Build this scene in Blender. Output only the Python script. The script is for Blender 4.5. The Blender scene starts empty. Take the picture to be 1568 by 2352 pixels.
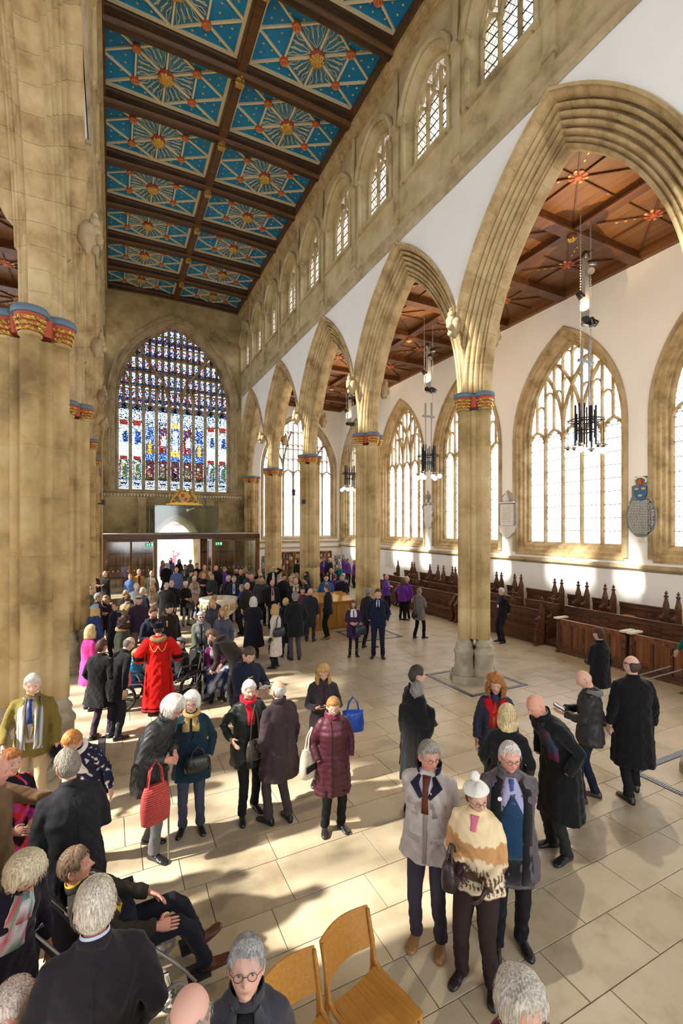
import bpy, bmesh, math, random
from math import sin, cos, pi, sqrt, atan2, radians, hypot
from mathutils import Vector, Matrix, noise
from mathutils.bvhtree import BVHTree
C = bpy.context.scene.collection
scene = bpy.context.scene
rnd = random.Random(7)
# ------------------------------------------------------------- camera
H = 3.6                                   # eye height (organ loft / raised platform)
YAW = radians(26.4)                       # turned to the north of the nave axis
F = 1062.0                                # focal length in pixels of a 1568 px wide frame
cam_d = bpy.data.cameras.new('camera'); cam = bpy.data.objects.new('camera', cam_d); C.objects.link(cam)
cam.location = (0, 0, H); cam.rotation_euler = (pi/2, 0, -YAW)
cam_d.sensor_fit = 'HORIZONTAL'; cam_d.sensor_width = 36; cam_d.lens = 36*F/1568
cam_d.shift_y = (1210-1176)/1568; cam_d.clip_start = .05; cam_d.clip_end = 400
scene.camera = cam
# ------------------------------------------------------------- light
world = bpy.data.worlds.new('sky'); scene.world = world; world.use_nodes = True
wn = world.node_tree.nodes; wl = world.node_tree.links; wn.clear()
wo = wn.new('ShaderNodeOutputWorld'); wb = wn.new('ShaderNodeBackground')
wb.inputs[0].default_value = (.93, .96, 1, 1); wb.inputs[1].default_value = 5.0
wl.new(wb.outputs[0], wo.inputs[0])
sun_d = bpy.data.lights.new('sun', 'SUN'); sun_d.energy = 21; sun_d.angle = radians(2); sun_d.color = (1, .93, .80)
sun = bpy.data.objects.new('sun', sun_d); C.objects.link(sun)
ELEV = radians(38.5)
sdir = Vector((cos(ELEV), -.10*cos(ELEV), -sin(ELEV)))
sun.rotation_euler = sdir.to_track_quat('-Z', 'Y').to_euler(); sun.location = (-20, 14, 25)
scene.view_settings.view_transform = 'Standard'; scene.view_settings.look = 'None'
scene.view_settings.gamma = 1; scene.view_settings.use_curve_mapping = False
scene.view_settings.exposure = .0
scene.cycles.use_denoising = True
scene.cycles.max_bounces = 9; scene.cycles.diffuse_bounces = 6; scene.cycles.transparent_max_bounces = 12
scene.cycles.sample_clamp_indirect = 6
# ------------------------------------------------------------- helpers
def tag(o, label=None, cat=None, group=None, kind=None):
    if label: o['label'] = label
    if cat: o['category'] = cat
    if group: o['group'] = group
    if kind: o['kind'] = kind
    return o
def empty(name, loc=(0, 0, 0), rz=0, parent=None):
    o = bpy.data.objects.new(name, None); C.objects.link(o); o.location = loc; o.rotation_euler = (0, 0, rz)
    o.empty_display_size = .1
    if parent: o.parent = parent
    return o
def link(name, me, parent=None, loc=None, rz=None, mat=None):
    o = bpy.data.objects.new(name, me); C.objects.link(o)
    if parent: o.parent = parent
    if loc is not None: o.location = loc
    if rz is not None: o.rotation_euler = (0, 0, rz)
    return o
def mesh(name, verts, faces, mats, smooth=False, fm=None, cols=None):
    me = bpy.data.meshes.new(name); me.from_pydata([tuple(v) for v in verts], [], faces)
    for m in (mats if isinstance(mats, (list, tuple)) else [mats]): me.materials.append(m)
    if fm: me.polygons.foreach_set('material_index', fm)
    if smooth: me.polygons.foreach_set('use_smooth', [True]*len(faces))
    if cols:
        a = me.color_attributes.new('Col', 'FLOAT_COLOR', 'POINT')
        a.data.foreach_set('color', [c for k in cols for c in (*k, 1)])
    me.update(); return me
class MB:
    """collects shapes in one mesh"""
    def __init__(s): s.v = []; s.f = []; s.m = []; s.mi = 0
    def add(s, vs, fs):
        b = len(s.v); s.v += [tuple(v) for v in vs]; s.f += [tuple(b+i for i in f) for f in fs]; s.m += [s.mi]*len(fs)
    def box(s, c, d, rz=0, M=None, taper=1):
        x, y, z = (k/2 for k in d); R = Matrix.Rotation(rz, 3, 'Z') if rz else None
        vs = []
        for sz in (-1, 1):
            t = taper if sz > 0 else 1
            for sx, sy in ((-1, -1), (1, -1), (1, 1), (-1, 1)):
                p = Vector((sx*x*t, sy*y*t, sz*z))
                if R: p = R @ p
                p += Vector(c)
                if M: p = M @ p
                vs.append(p)
        s.add(vs, [(3, 2, 1, 0), (4, 5, 6, 7), (0, 1, 5, 4), (1, 2, 6, 5), (2, 3, 7, 6), (3, 0, 4, 7)]); return s
    def lathe(s, prof, n=12, c=(0, 0, 0), M=None, caps=True):
        vs = []
        for r, z in prof:
            for i in range(n):
                a = 2*pi*i/n; p = Vector((c[0]+r*cos(a), c[1]+r*sin(a), c[2]+z)); vs.append(M @ p if M else p)
        fs = [(j*n+i, j*n+(i+1) % n, (j+1)*n+(i+1) % n, (j+1)*n+i) for j in range(len(prof)-1) for i in range(n)]
        if caps:
            fs.append(tuple(range(n))[::-1]); fs.append(tuple((len(prof)-1)*n+i for i in range(n)))
        s.add(vs, fs); return s
    def tube(s, pts, r, n=6, closed=False, flat=1):
        """round bar along points; r number or list"""
        pts = [Vector(p) for p in pts]; N = len(pts); vs = []
        up = Vector((0, 0, 1))
        for i, p in enumerate(pts):
            a = pts[(i-1) % N] if (i or closed) else p; b = pts[(i+1) % N] if (i < N-1 or closed) else p
            t = (b-a).normalized()
            if abs(t.dot(up)) > .95: up = Vector((0, 1, 0)) if abs(t.y) < .9 else Vector((1, 0, 0))
            u = t.cross(up).normalized(); w = u.cross(t).normalized(); up = w
            rr = r[i] if isinstance(r, (list, tuple)) else r
            for k in range(n):
                q = 2*pi*k/n; vs.append(p+u*rr*cos(q)+w*rr*sin(q)*flat)
        fs = [(i*n+k, i*n+(k+1) % n, ((i+1) % N)*n+(k+1) % n, ((i+1) % N)*n+k) for i in range(N if closed else N-1) for k in range(n)]
        if not closed: fs += [tuple(range(n))[::-1], tuple((N-1)*n+k for k in range(n))]
        s.add(vs, fs); return s
    def bar(s, pts, w, d0, d1, ch=.35):
        """moulded stone bar in the local x/z plane; w width, y from d0 (front) to d1 (back), chamfered"""
        P = [Vector((p[0], 0, p[1])) for p in pts]; N = len(P); vs = []; n = 6
        for i, p in enumerate(P):
            a = P[max(i-1, 0)]; b = P[min(i+1, N-1)]; t = (b-a).normalized(); u = Vector((t.z, 0, -t.x)); k = 1
            if 0 < i < N-1:
                t1 = (P[i]-P[i-1]).normalized(); k = 1/max(.5, abs(t1.dot(t)))
            m = (d0+d1)/2; q = w/2*k; e = q*ch
            for du, yy in ((-e, d0), (e, d0), (q, m), (e, d1), (-e, d1), (-q, m)): vs.append(p+u*du+Vector((0, yy, 0)))
        fs = [(i*n+k, i*n+(k+1) % n, (i+1)*n+(k+1) % n, (i+1)*n+k) for i in range(N-1) for k in range(n)]
        fs += [tuple(range(n))[::-1], tuple((N-1)*n+k for k in range(n))]
        s.add(vs, fs); return s
    def prism(s, poly, z0, z1):
        n = len(poly); s.add([(x, y, z0) for x, y in poly]+[(x, y, z1) for x, y in poly],
            [tuple(range(n))[::-1], tuple(range(n, 2*n))]+[(i, (i+1) % n, n+(i+1) % n, n+i) for i in range(n)]); return s
    def slab(s, poly, y0, y1):
        """polygon in x/z extruded in y"""
        n = len(poly); s.add([(x, y0, z) for x, z in poly]+[(x, y1, z) for x, z in poly],
            [tuple(range(n)), tuple(range(n, 2*n))[::-1]]+[(i, n+i, n+(i+1) % n, (i+1) % n) for i in range(n)]); return s
    def xf(s, M): s.v = [tuple(M @ Vector(v)) for v in s.v]; return s
    def me(s, name, mats, smooth=False): return mesh(name, s.v, s.f, mats, smooth, s.m if isinstance(mats, (list, tuple)) else None)
    def o(s, name, mats, parent=None, loc=None, rz=None, smooth=False): return link(name, s.me(name, mats, smooth), parent, loc, rz)
def struct(o): return tag(o, kind='structure')
def autosmooth(me, ang=40):
    me.polygons.foreach_set('use_smooth', [True]*len(me.polygons))
    bm = bmesh.new(); bm.from_mesh(me); a = radians(ang)
    for e in bm.edges:
        if len(e.link_faces) != 2 or e.calc_face_angle(0) > a: e.smooth = False
    bm.to_mesh(me); bm.free(); return me
# ------------------------------------------------------------- materials
def mat(name, col, rough=.7, metal=0, spec=.4, bump=0, bscale=30, var=0, vscale=4, col2=None, emis=None, trans=None, sheen=0):
    m = bpy.data.materials.new(name); m.use_nodes = True; nt = m.node_tree; N = nt.nodes; L = nt.links
    b = N['Principled BSDF']; b.inputs['Base Color'].default_value = (*col, 1); b.inputs['Roughness'].default_value = rough
    b.inputs['Metallic'].default_value = metal; b.inputs['Specular IOR Level'].default_value = spec
    if sheen: b.inputs['Sheen Weight'].default_value = sheen
    if var or col2:
        n = N.new('ShaderNodeTexNoise'); n.inputs['Scale'].default_value = vscale; n.inputs['Detail'].default_value = 5
        g = N.new('ShaderNodeTexCoord'); L.new(g.outputs['Object'], n.inputs['Vector'])
        r = N.new('ShaderNodeValToRGB'); L.new(n.outputs['Fac'], r.inputs[0]); L.new(r.outputs[0], b.inputs['Base Color'])
        c2 = col2 or tuple(k*(1-var) for k in col)
        r.color_ramp.elements[0].position = .35; r.color_ramp.elements[0].color = (*c2, 1)
        r.color_ramp.elements[1].position = .65; r.color_ramp.elements[1].color = (*col, 1)
    if bump:
        n = N.new('ShaderNodeTexNoise'); n.inputs['Scale'].default_value = bscale; n.inputs['Detail'].default_value = 3
        g = N.new('ShaderNodeTexCoord'); L.new(g.outputs['Object'], n.inputs['Vector'])
        bu = N.new('ShaderNodeBump'); bu.inputs['Strength'].default_value = bump; bu.inputs['Distance'].default_value = .02
        L.new(n.outputs['Fac'], bu.inputs['Height']); L.new(bu.outputs[0], b.inputs['Normal'])
    if emis:
        b.inputs['Emission Color'].default_value = (*emis[0], 1); b.inputs['Emission Strength'].default_value = emis[1]
    return m
def stone(name, cols, scale=1.1, bump=.35, per_object=.09, spots=True):
    """weathered limestone: cols = light, mid, dark"""
    m = bpy.data.materials.new(name); m.use_nodes = True; nt = m.node_tree; N = nt.nodes; L = nt.links; b = N['Principled BSDF']
    b.inputs['Roughness'].default_value = .85; b.inputs['Specular IOR Level'].default_value = .25
    geo = N.new('ShaderNodeNewGeometry'); oi = N.new('ShaderNodeObjectInfo')
    n = N.new('ShaderNodeTexNoise'); n.inputs['Scale'].default_value = scale; n.inputs['Detail'].default_value = 8; n.inputs['Roughness'].default_value = .62
    L.new(geo.outputs['Position'], n.inputs['Vector'])
    a = N.new('ShaderNodeMath'); a.operation = 'MULTIPLY_ADD'; L.new(oi.outputs['Random'], a.inputs[0]); a.inputs[1].default_value = per_object; L.new(n.outputs['Fac'], a.inputs[2])
    s = N.new('ShaderNodeMath'); s.operation = 'SUBTRACT'; L.new(a.outputs[0], s.inputs[0]); s.inputs[1].default_value = per_object/2
    r = N.new('ShaderNodeValToRGB'); e = r.color_ramp.elements; e[0].position = .3; e[0].color = (*cols[2], 1); e[1].position = .68; e[1].color = (*cols[0], 1)
    x = e.new(.47); x.color = (*cols[1], 1); L.new(s.outputs[0], r.inputs[0]); L.new(r.outputs[0], b.inputs['Base Color'])
    n2 = N.new('ShaderNodeTexNoise'); n2.inputs['Scale'].default_value = 22; n2.inputs['Detail'].default_value = 4; L.new(geo.outputs['Position'], n2.inputs['Vector'])
    bu = N.new('ShaderNodeBump'); bu.inputs['Strength'].default_value = bump; bu.inputs['Distance'].default_value = .012
    L.new(n2.outputs['Fac'], bu.inputs['Height']); L.new(bu.outputs[0], b.inputs['Normal'])
    return m
def wood(name, c1, c2, axis=2, scale=9, rough=.45, stretch=14):
    m = bpy.data.materials.new(name); m.use_nodes = True; nt = m.node_tree; N = nt.nodes; L = nt.links; b = N['Principled BSDF']
    b.inputs['Roughness'].default_value = rough; b.inputs['Specular IOR Level'].default_value = .35
    g = N.new('ShaderNodeTexCoord'); mp = N.new('ShaderNodeMapping'); oi = N.new('ShaderNodeObjectInfo')
    sc = [scale]*3; sc[axis] = scale/stretch; mp.inputs['Scale'].default_value = sc
    L.new(g.outputs['Object'], mp.inputs['Vector']); v = N.new('ShaderNodeVectorMath'); v.operation = 'ADD'
    L.new(mp.outputs[0], v.inputs[0]); L.new(oi.outputs['Random'], v.inputs[1])
    n = N.new('ShaderNodeTexNoise'); n.inputs['Scale'].default_value = 2.2; n.inputs['Detail'].default_value = 6; n.inputs['Distortion'].default_value = .6
    L.new(v.outputs[0], n.inputs['Vector']); r = N.new('ShaderNodeValToRGB')
    r.color_ramp.elements[0].position = .32; r.color_ramp.elements[0].color = (*c2, 1); r.color_ramp.elements[1].position = .68; r.color_ramp.elements[1].color = (*c1, 1)
    L.new(n.outputs['Fac'], r.inputs[0]); L.new(r.outputs[0], b.inputs['Base Color'])
    return m
def glass_mat(name, tcol, lead=0, refl=.04, size=.13, diff=None, dmix=.0):
    """thin glazing: transparent with optional diamond leading and frosting"""
    m = bpy.data.materials.new(name); m.use_nodes = True; nt = m.node_tree; N = nt.nodes; L = nt.links; N.clear()
    o = N.new('ShaderNodeOutputMaterial'); t = N.new('ShaderNodeBsdfTransparent'); t.inputs[0].default_value = (*tcol, 1)
    g = N.new('ShaderNodeBsdfGlossy'); g.inputs[1].default_value = .08
    mx = N.new('ShaderNodeMixShader'); mx.inputs[0].default_value = refl; L.new(t.outputs[0], mx.inputs[1]); L.new(g.outputs[0], mx.inputs[2]); last = mx
    if diff:
        tl = N.new('ShaderNodeBsdfTranslucent'); tl.inputs[0].default_value = (*diff, 1)
        m2 = N.new('ShaderNodeMixShader'); m2.inputs[0].default_value = dmix; L.new(last.outputs[0], m2.inputs[1]); L.new(tl.outputs[0], m2.inputs[2]); last = m2
    if lead:
        tc = N.new('ShaderNodeTexCoord'); sp = N.new('ShaderNodeSeparateXYZ'); L.new(tc.outputs['Object'], sp.inputs[0])
        def line(op):
            a = N.new('ShaderNodeMath'); a.operation = 'MULTIPLY'; L.new(sp.outputs['Z'], a.inputs[0]); a.inputs[1].default_value = .72
            b = N.new('ShaderNodeMath'); b.operation = op; L.new(sp.outputs['X'], b.inputs[0]); L.new(a.outputs[0], b.inputs[1])
            d = N.new('ShaderNodeMath'); d.operation = 'DIVIDE'; L.new(b.outputs[0], d.inputs[0]); d.inputs[1].default_value = size
            f = N.new('ShaderNodeMath'); f.operation = 'FRACT'; L.new(d.outputs[0], f.inputs[0])
            c = N.new('ShaderNodeMath'); c.operation = 'LESS_THAN'; L.new(f.outputs[0], c.inputs[0]); c.inputs[1].default_value = lead; return c
        l1 = line('ADD'); l2 = line('SUBTRACT'); mxm = N.new('ShaderNodeMath'); mxm.operation = 'MAXIMUM'; L.new(l1.outputs[0], mxm.inputs[0]); L.new(l2.outputs[0], mxm.inputs[1])
        d = N.new('ShaderNodeBsdfDiffuse'); d.inputs[0].default_value = (.22, .22, .25, 1)
        m3 = N.new('ShaderNodeMixShader'); L.new(mxm.outputs[0], m3.inputs[0]); L.new(last.outputs[0], m3.inputs[1]); L.new(d.outputs[0], m3.inputs[2]); last = m3
    L.new(last.outputs[0], o.inputs[0]); return m
M = {}
M['stone'] = stone('limestone', ((.62, .48, .26), (.46, .33, .15), (.22, .15, .065)))
M['stone_arch'] = stone('arch_stone', ((.64, .50, .29), (.49, .36, .18), (.28, .19, .09)), scale=2.2)
M['stone_grey'] = stone('grey_stone', ((.55, .46, .31), (.42, .33, .19), (.23, .18, .10)), scale=1.6)
M['stone_dark'] = stone('west_stone', ((.52, .42, .23), (.37, .28, .14), (.17, .125, .06)), scale=.9)
M['stone_cler'] = stone('clerestory_stone', ((.64, .54, .34), (.50, .40, .21), (.26, .21, .12)), scale=1.3)
M['stone_pale'] = stone('pale_stone', ((.80, .76, .66), (.68, .62, .50), (.5, .44, .33)), scale=2)
M['base_stone'] = stone('base_stone', ((.50, .45, .35), (.36, .31, .22), (.23, .20, .15)), scale=3)
M['joint'] = mat('mortar_joint', (.18, .14, .08), .95)
M['plaster'] = mat('white_plaster', (.92, .92, .90), .9, spec=.1, bump=.15, bscale=8, var=.04, vscale=.7)
M['cream'] = mat('cream_plaster', (.80, .76, .68), .9, spec=.1, bump=.15, bscale=8)
M['gold'] = mat('gold_leaf', (.80, .50, .12), .32, .75, bump=.6, bscale=40, var=.45, vscale=14)
M['gilt'] = mat('gilt_paint', (.75, .55, .18), .5, .3)
M['red_paint'] = mat('red_paint', (.42, .07, .035), .55)
M['blue_paint'] = mat('blue_grey_paint', (.12, .19, .26), .6)
M['ceil_blue'] = mat('ceiling_blue', (.010, .25, .50), .6, var=.22, vscale=.8, col2=(.008, .17, .40))
M['ceil_grey'] = mat('ceiling_grey_blue', (.045, .22, .36), .6, var=.3, vscale=.6)
M['rib'] = mat('cream_rib', (.74, .64, .42), .6)
M['boss_red'] = mat('boss_orange', (.50, .10, .025), .5)
M['beam'] = wood('dark_oak_beam', (.085, .042, .016), (.03, .015, .007), axis=0, scale=5)
M['beamtrim'] = wood('oak_beam_edge', (.15, .068, .02), (.07, .03, .01), axis=0, scale=5)
M['aisle_wood'] = wood('aisle_boards', (.20, .088, .03), (.12, .05, .016), axis=1, scale=3)
M['aisle_beam'] = wood('aisle_beam', (.14, .055, .018), (.07, .026, .009), axis=1, scale=3)
M['pew'] = wood('dark_pew_oak', (.16, .065, .03), (.05, .02, .012), axis=1, scale=6, rough=.35)
M['pew_pan'] = wood('pew_panel_oak', (.27, .10, .035), (.10, .035, .014), axis=2, scale=6, rough=.35)
M['screen'] = wood('screen_oak', (.26, .11, .035), (.12, .045, .015), axis=2, scale=5, rough=.35)
M['screen_dk'] = wood('screen_oak_dark', (.12, .055, .025), (.06, .028, .014), axis=0, scale=5, rough=.35)
M['oak'] = wood('light_oak', (.52, .26, .06), (.40, .18, .035), axis=2, scale=5, rough=.3)
M['chair'] = wood('chair_oak', (.56, .27, .055), (.44, .20, .035), axis=1, scale=22, rough=.28, stretch=30)
M['black'] = mat('black_metal', (.015, .015, .018), .4, .4)
M['steel'] = mat('dull_steel', (.35, .37, .40), .4, .8)
M['bulb'] = mat('lit_bulb', (1, .9, .7), .5, emis=((1, .82, .55), 14))
M['spot'] = mat('lit_spotlight', (1, .95, .85), .5, emis=((1, .9, .75), 160))
M['lead_glass'] = glass_mat('leaded_glass', (.93, .95, 1), lead=.11, size=.16, diff=(.9, .93, 1), dmix=.3)
M['lead_plain'] = glass_mat('leaded_glass_south', (.95, .96, 1), lead=.06)
M['clear'] = glass_mat('clear_glass', (.88, .93, .91), refl=.09)
# ============================================================= setting out
XL, XR, PXL, PXR = -.43, 7.2, -.95, 7.72
XA, XS, YW, YE = 14.1, -7.33, 28.6, -6.85
BAY = 5.1
PY = [28.85-BAY*k for k in range(8)]        # pier rows, west to east
XC = (XL+XR)/2; ZS = 6.7; ZC = 11.62; ZN = 16.8
PL, AR, GR, CL = M['plaster'], M['stone_arch'], M['stone_grey'], M['stone_cler']
# ------------------------------------------------------------- floor
fm = stone('floor_limestone', ((.52, .44, .31), (.45, .37, .25), (.34, .275, .175)), scale=1.8, bump=.08, per_object=.2)
fm.node_tree.nodes['Principled BSDF'].inputs['Roughness'].default_value = .38
fm.node_tree.nodes['Principled BSDF'].inputs['Specular IOR Level'].default_value = .4
fl = MB().box((3.4, 11.2, -.12), (23, 37, .2)).o('floor', mat('floor_joint', (.33, .28, .20), .8)); struct(fl)
def tile_verts(x0, x1, y0, y1, g=.0035, b=.004):
    x0 += g; x1 -= g; y0 += g; y1 -= g
    return [(x0, y0, -.018), (x1, y0, -.018), (x1, y1, -.018), (x0, y1, -.018), (x0, y0, -.002), (x1, y0, -.002), (x1, y1, -.002), (x0, y1, -.002),
            (x0+b, y0+b, 0), (x1-b, y0+b, 0), (x1-b, y1-b, 0), (x0+b, y1-b, 0)]
TF = [(0, 1, 5, 4), (1, 2, 6, 5), (2, 3, 7, 6), (3, 0, 4, 7), (4, 5, 9, 8), (5, 6, 10, 9), (6, 7, 11, 10), (7, 4, 8, 11), (8, 9, 10, 11)]
r5 = random.Random(5); tiles = []; y = 2.77-.475*11
kk = 0
while y < YW:
    hgt = [.475, .475, .60, .475, .60][kk % 5] if y > 3.3 else .475; kk += 1
    y1 = min(y+hgt, YW); x = XS+r5.uniform(0, .6)
    cuts = [XS]
    while x < XA: cuts.append(x); x += r5.uniform(.72, 1.12)
    cuts.append(XA)
    for a, b in zip(cuts, cuts[1:]): tiles.append((a, b, y, y1))
    y = y1
def tvis(t):
    cx, cy = (t[0]+t[1])/2, (t[2]+t[3])/2; D = cx*sin(YAW)+cy*cos(YAW); u = (cx*cos(YAW)-cy*sin(YAW))/max(D, .1)
    return D if D > 2.9 and abs(u) < .8 else 99+abs(D)+abs(u)
tiles.sort(key=tvis)
for t in tiles[:290]:
    link('floor_tile', mesh('floor_tile', tile_verts(*t), TF, fm), fl)
mb = MB()
for t in tiles[290:]: mb.add(tile_verts(*t), TF)
tag(mb.o('floor_tile_field', fm, fl), kind='stuff')
# ------------------------------------------------------------- arch geometry
def arc_half(a, h, d, n, z0=0):
    """points from springing to apex of a two-centred arch, offset outwards by d (right half)"""
    R = (a*a+h*h)/(2*a); c = R-a; R2 = R+d; top = math.acos(min(1, c/R2))
    return [(R2*cos(top*i/n)-c, z0+R2*sin(top*i/n)) for i in range(n+1)]
def arch_loop(a, sill, spring, apex, n=10):
    """closed loop: sill left, sill right, up, over, down"""
    r = arc_half(a, apex-spring, 0, n, spring)
    return [(-a, sill), (a, sill)]+r+[(-x, z) for x, z in r[-2::-1]]
def arch_z(a, spring, apex, x):
    h = apex-spring; R = (a*a+h*h)/(2*a); c = R-a; return spring+sqrt(max(0, R*R-(abs(x)+c)**2))
def holed(mb, x0, x1, z0, z1, a, sill, spring, apex, y=0, n=10, flip=False):
    """flat wall from x0..x1, z0..z1 with an arched opening round x=0"""
    V = []; Fc = []
    def q(*p):
        b = len(V); V.extend([(u, y, w) for u, w in p]); f = tuple(range(b, b+len(p))); Fc.append(f[::-1] if flip else f)
    q((x0, z0), (x1, z0), (x1, sill), (x0, sill)) if sill > z0 else None
    q((x0, sill), (-a, sill), (-a, spring), (x0, spring)); q((a, sill), (x1, sill), (x1, spring), (a, spring))
    r = arc_half(a, apex-spring, 0, n, spring)
    for sgn, xe in ((1, x1), (-1, x0)):
        pts = [(sgn*p[0], p[1]) for p in r]
        q((sgn*a, spring), (xe, spring), (xe, z1), (sgn*a, z1)) if sgn > 0 else q((xe, spring), (sgn*a, spring), (sgn*a, z1), (xe, z1))
        for p, p2 in zip(pts, pts[1:]):
            q(p, (p[0], z1), (p2[0], z1), p2)
    mb.add(V, Fc); return mb
def reveal(mb, l0, y0, l1, y1):
    n = len(l0); mb.add([(x, y0, z) for x, z in l0]+[(x, y1, z) for x, z in l1], [(i, n+i, n+(i+1) % n, (i+1) % n) for i in range(n)])
# ------------------------------------------------------------- nave arcades
A_IN, R_IN, D_OUT = 2.08, 4.0, .76
prof = [(0, 0), (0, .085), (.015, .12), (.05, .138), (.075, .12), (.08, .05), (.10, .05), (.105, .115), (.13, .15), (.16, .14), (.165, .075), (.19, .075), (.195, .17), (.22, .21), (.26, .215), (.275, .19), (.28, .09), (.315, .09),
        (.32, .21), (.345, .25), (.38, .26), (.395, .235), (.40, .16), (.425, .16), (.43, .28), (.455, .315), (.495, .32), (.51, .29), (.515, .19), (.545, .19), (.55, .33), (.575, .37), (.61, .375), (.62, .34), (.625, .27), (.65, .27), (.655, .42), (.68, .47), (.715, .50), (.735, .52), (.74, .575), (.79, .585), (.80, .515)]
prof = [(d, -w) for d, w in prof[::-1]]+prof[1:]
NV = 15
def voussoir(i, sgn):
    g = .0018; R = (A_IN**2+R_IN**2)/(2*A_IN); c = R-A_IN; vs = []; fs = []; m = 3; n = len(prof)
    for k in range(m):
        row = []
        for d, w in prof:
            R2 = R+d; top = math.acos(c/R2); t = (i+k/(m-1))/NV; t += (g/R2/top)*(1 if k == 0 else -1 if k == m-1 and i < NV-1 else 0)
            row.append([w, R2*cos(top*t)-c, R2*sin(top*t)])
        ok = [j for j in range(n) if row[j][1] <= 2.548]; a_, b_ = ok[0], ok[-1]
        for j in range(n):
            q = row[a_] if j < a_ else row[b_] if j > b_ else row[j]; vs.append((q[0], sgn*(2.548 if j < a_ or j > b_ else q[1]), q[2]))
    for k in range(m-1):
        for j in range(n-1):
            f = (k*n+j, (k+1)*n+j, (k+1)*n+j+1, k*n+j+1); fs.append(f if sgn > 0 else f[::-1])
    fs.append(tuple(range(n)) if sgn < 0 else tuple(range(n))[::-1]); fs.append(tuple((m-1)*n+j for j in range(n)) if sgn > 0 else tuple((m-1)*n+j for j in range(n))[::-1])
    return autosmooth(mesh('voussoir', vs, fs, AR), 50)
VM = {(i, s): voussoir(i, s) for i in range(NV) for s in (-1, 1)}
# plaster spandrel of one bay, both faces
def spandrel():
    mb = MB(); r = arc_half(A_IN, R_IN, D_OUT, 24)
    for face in (-.5, .5):
        for s in (-1, 1):
            P = [(s*min(x, 2.55), z+ZS) for x, z in r]; V = []; Fc = []
            for p, q in zip(P, P[1:]):
                b = len(V); V += [(face, p[0], p[1]), (face, q[0], q[1]), (face, q[0], ZC+.1), (face, p[0], ZC+.1)]
                Fc.append((b, b+1, b+2, b+3) if (s*face > 0) else (b+3, b+2, b+1, b))
            mb.add(V, Fc)
    r2 = arc_half(A_IN, R_IN, .72, 24)      # hidden core behind the voussoirs
    return mb.me('plaster_spandrel', PL)
SPM = spandrel()
wallR = struct(empty('wall_right', (PXR, 0, 0))); wallL = struct(empty('wall_left', (PXL, 0, 0)))
def base_sec(r, R, n=10):
    """quatrefoil outline, shafts of radius r on the axes at distance R with small rolls between"""
    pts = []
    for q in range(4):
        a0 = q*pi/2
        for i in range(n+1):
            t = -pi*.60+pi*1.20*i/n; pts.append((R*cos(a0)+r*cos(a0+t), R*sin(a0)+r*sin(a0+t)))
        am = a0+pi/4; rr = R*.80; r3 = r*.62      # diagonal roll
        for i in range(6):
            t = -pi*.45+pi*.9*i/5; pts.append((rr*cos(am)+r3*cos(am+t), rr*sin(am)+r3*sin(am+t)))
    return pts
def loft(mb, secs, caps=True):
    n = len(secs[0][0]); V = []; Fc = []
    for poly, z in secs: V += [(x, y, z) for x, y in poly]
    for k in range(len(secs)-1): Fc += [(k*n+i, k*n+(i+1) % n, (k+1)*n+(i+1) % n, (k+1)*n+i) for i in range(n)]
    if caps: Fc += [tuple(range(n))[::-1], tuple((len(secs)-1)*n+i for i in range(n))]
    mb.add(V, Fc); return mb
SEC = base_sec(.12, .34)
ZB = 1.0
def rings4(prof, n=14, R=.30, amp=1):
    """four overlapping turned bases/capitals"""
    mb = MB()
    for q in range(4): mb.lathe(prof, n, (R*cos(q*pi/2), R*sin(q*pi/2), 0))
    return mb
base_me = rings4([(.27, 0), (.27, .10), (.25, .13), (.25, .17), (.265, .20), (.26, .25), (.225, .30), (.215, .33), (.215, .62), (.235, .65), (.24, .70), (.215, .74), (.185, .78), (.18, .82), (.195, .86), (.18, .90), (.145, .94), (.13, 1.0)], 16, .31).me('pier_base', M['base_stone']); autosmooth(base_me, 35)
plinth_me = rings4([(.33, 0), (.33, .12), (.31, .15)], 8, .31).me('plinth', M['base_stone'])
cap_me = rings4([(.125, 0), (.15, .02), (.15, .05), (.13, .07)], 16, .34).me('necking', M['stone']); autosmooth(cap_me)
capr = rings4([(.13, .07), (.14, .12), (.155, .2), (.185, .27), (.20, .30)], 16, .34).me('capital_bell', M['red_paint']); autosmooth(capr)
capb = rings4([(.20, .30), (.235, .31), (.245, .34), (.24, .38), (.22, .41)], 18, .32).me('capital_abacus', M['blue_paint']); autosmooth(capb)
capr2 = rings4([(.21, .295), (.228, .30), (.225, .325)], 16, .33).me('capital_red_roll', M['red_paint'])
def leaves():
    mb = MB(); rr = random.Random(3)
    for q in range(4):
        cx, cy = .34*cos(q*pi/2), .34*sin(q*pi/2)
        for k in range(13):
            a = q*pi/2+(k-6)*.33
            for j in range(3):
                z = .10+.065*j+rr.uniform(-.01, .01); r = .148+.018*j; an = a+(j % 2)*.16
                p = Vector((cx+r*cos(an), cy+r*sin(an), z)); s = rr.uniform(.024, .036)
                o = Vector((cos(an), sin(an), .3)); t = Vector((-sin(an), cos(an), 0)); up = Vector((0, 0, 1))
                mb.add([p-t*s-up*s*.7, p+t*s-up*s, p+t*s*.8+up*s, p-t*s+up*s*.8, p+o*s*.9], [(0, 1, 4), (1, 2, 4), (2, 3, 4), (3, 0, 4)])
    return mb.me('capital_foliage', M['gold'])
LEAF = leaves()
course_h = [.72, .80, .66, .84, .74, .70, .83]
tot = sum(course_h); ph = ZS-.41-ZB
def drum(h):
    g = .003; mb = MB(); sh = [(x*.985, y*.985) for x, y in SEC]
    loft(mb, [(sh, 0), (SEC, g*2), (SEC, h-g*2), (sh, h)]); return autosmooth(mb.me('stone_course', M['stone']), 50)
DR = [drum(h*ph/tot) for h in course_h]
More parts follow.
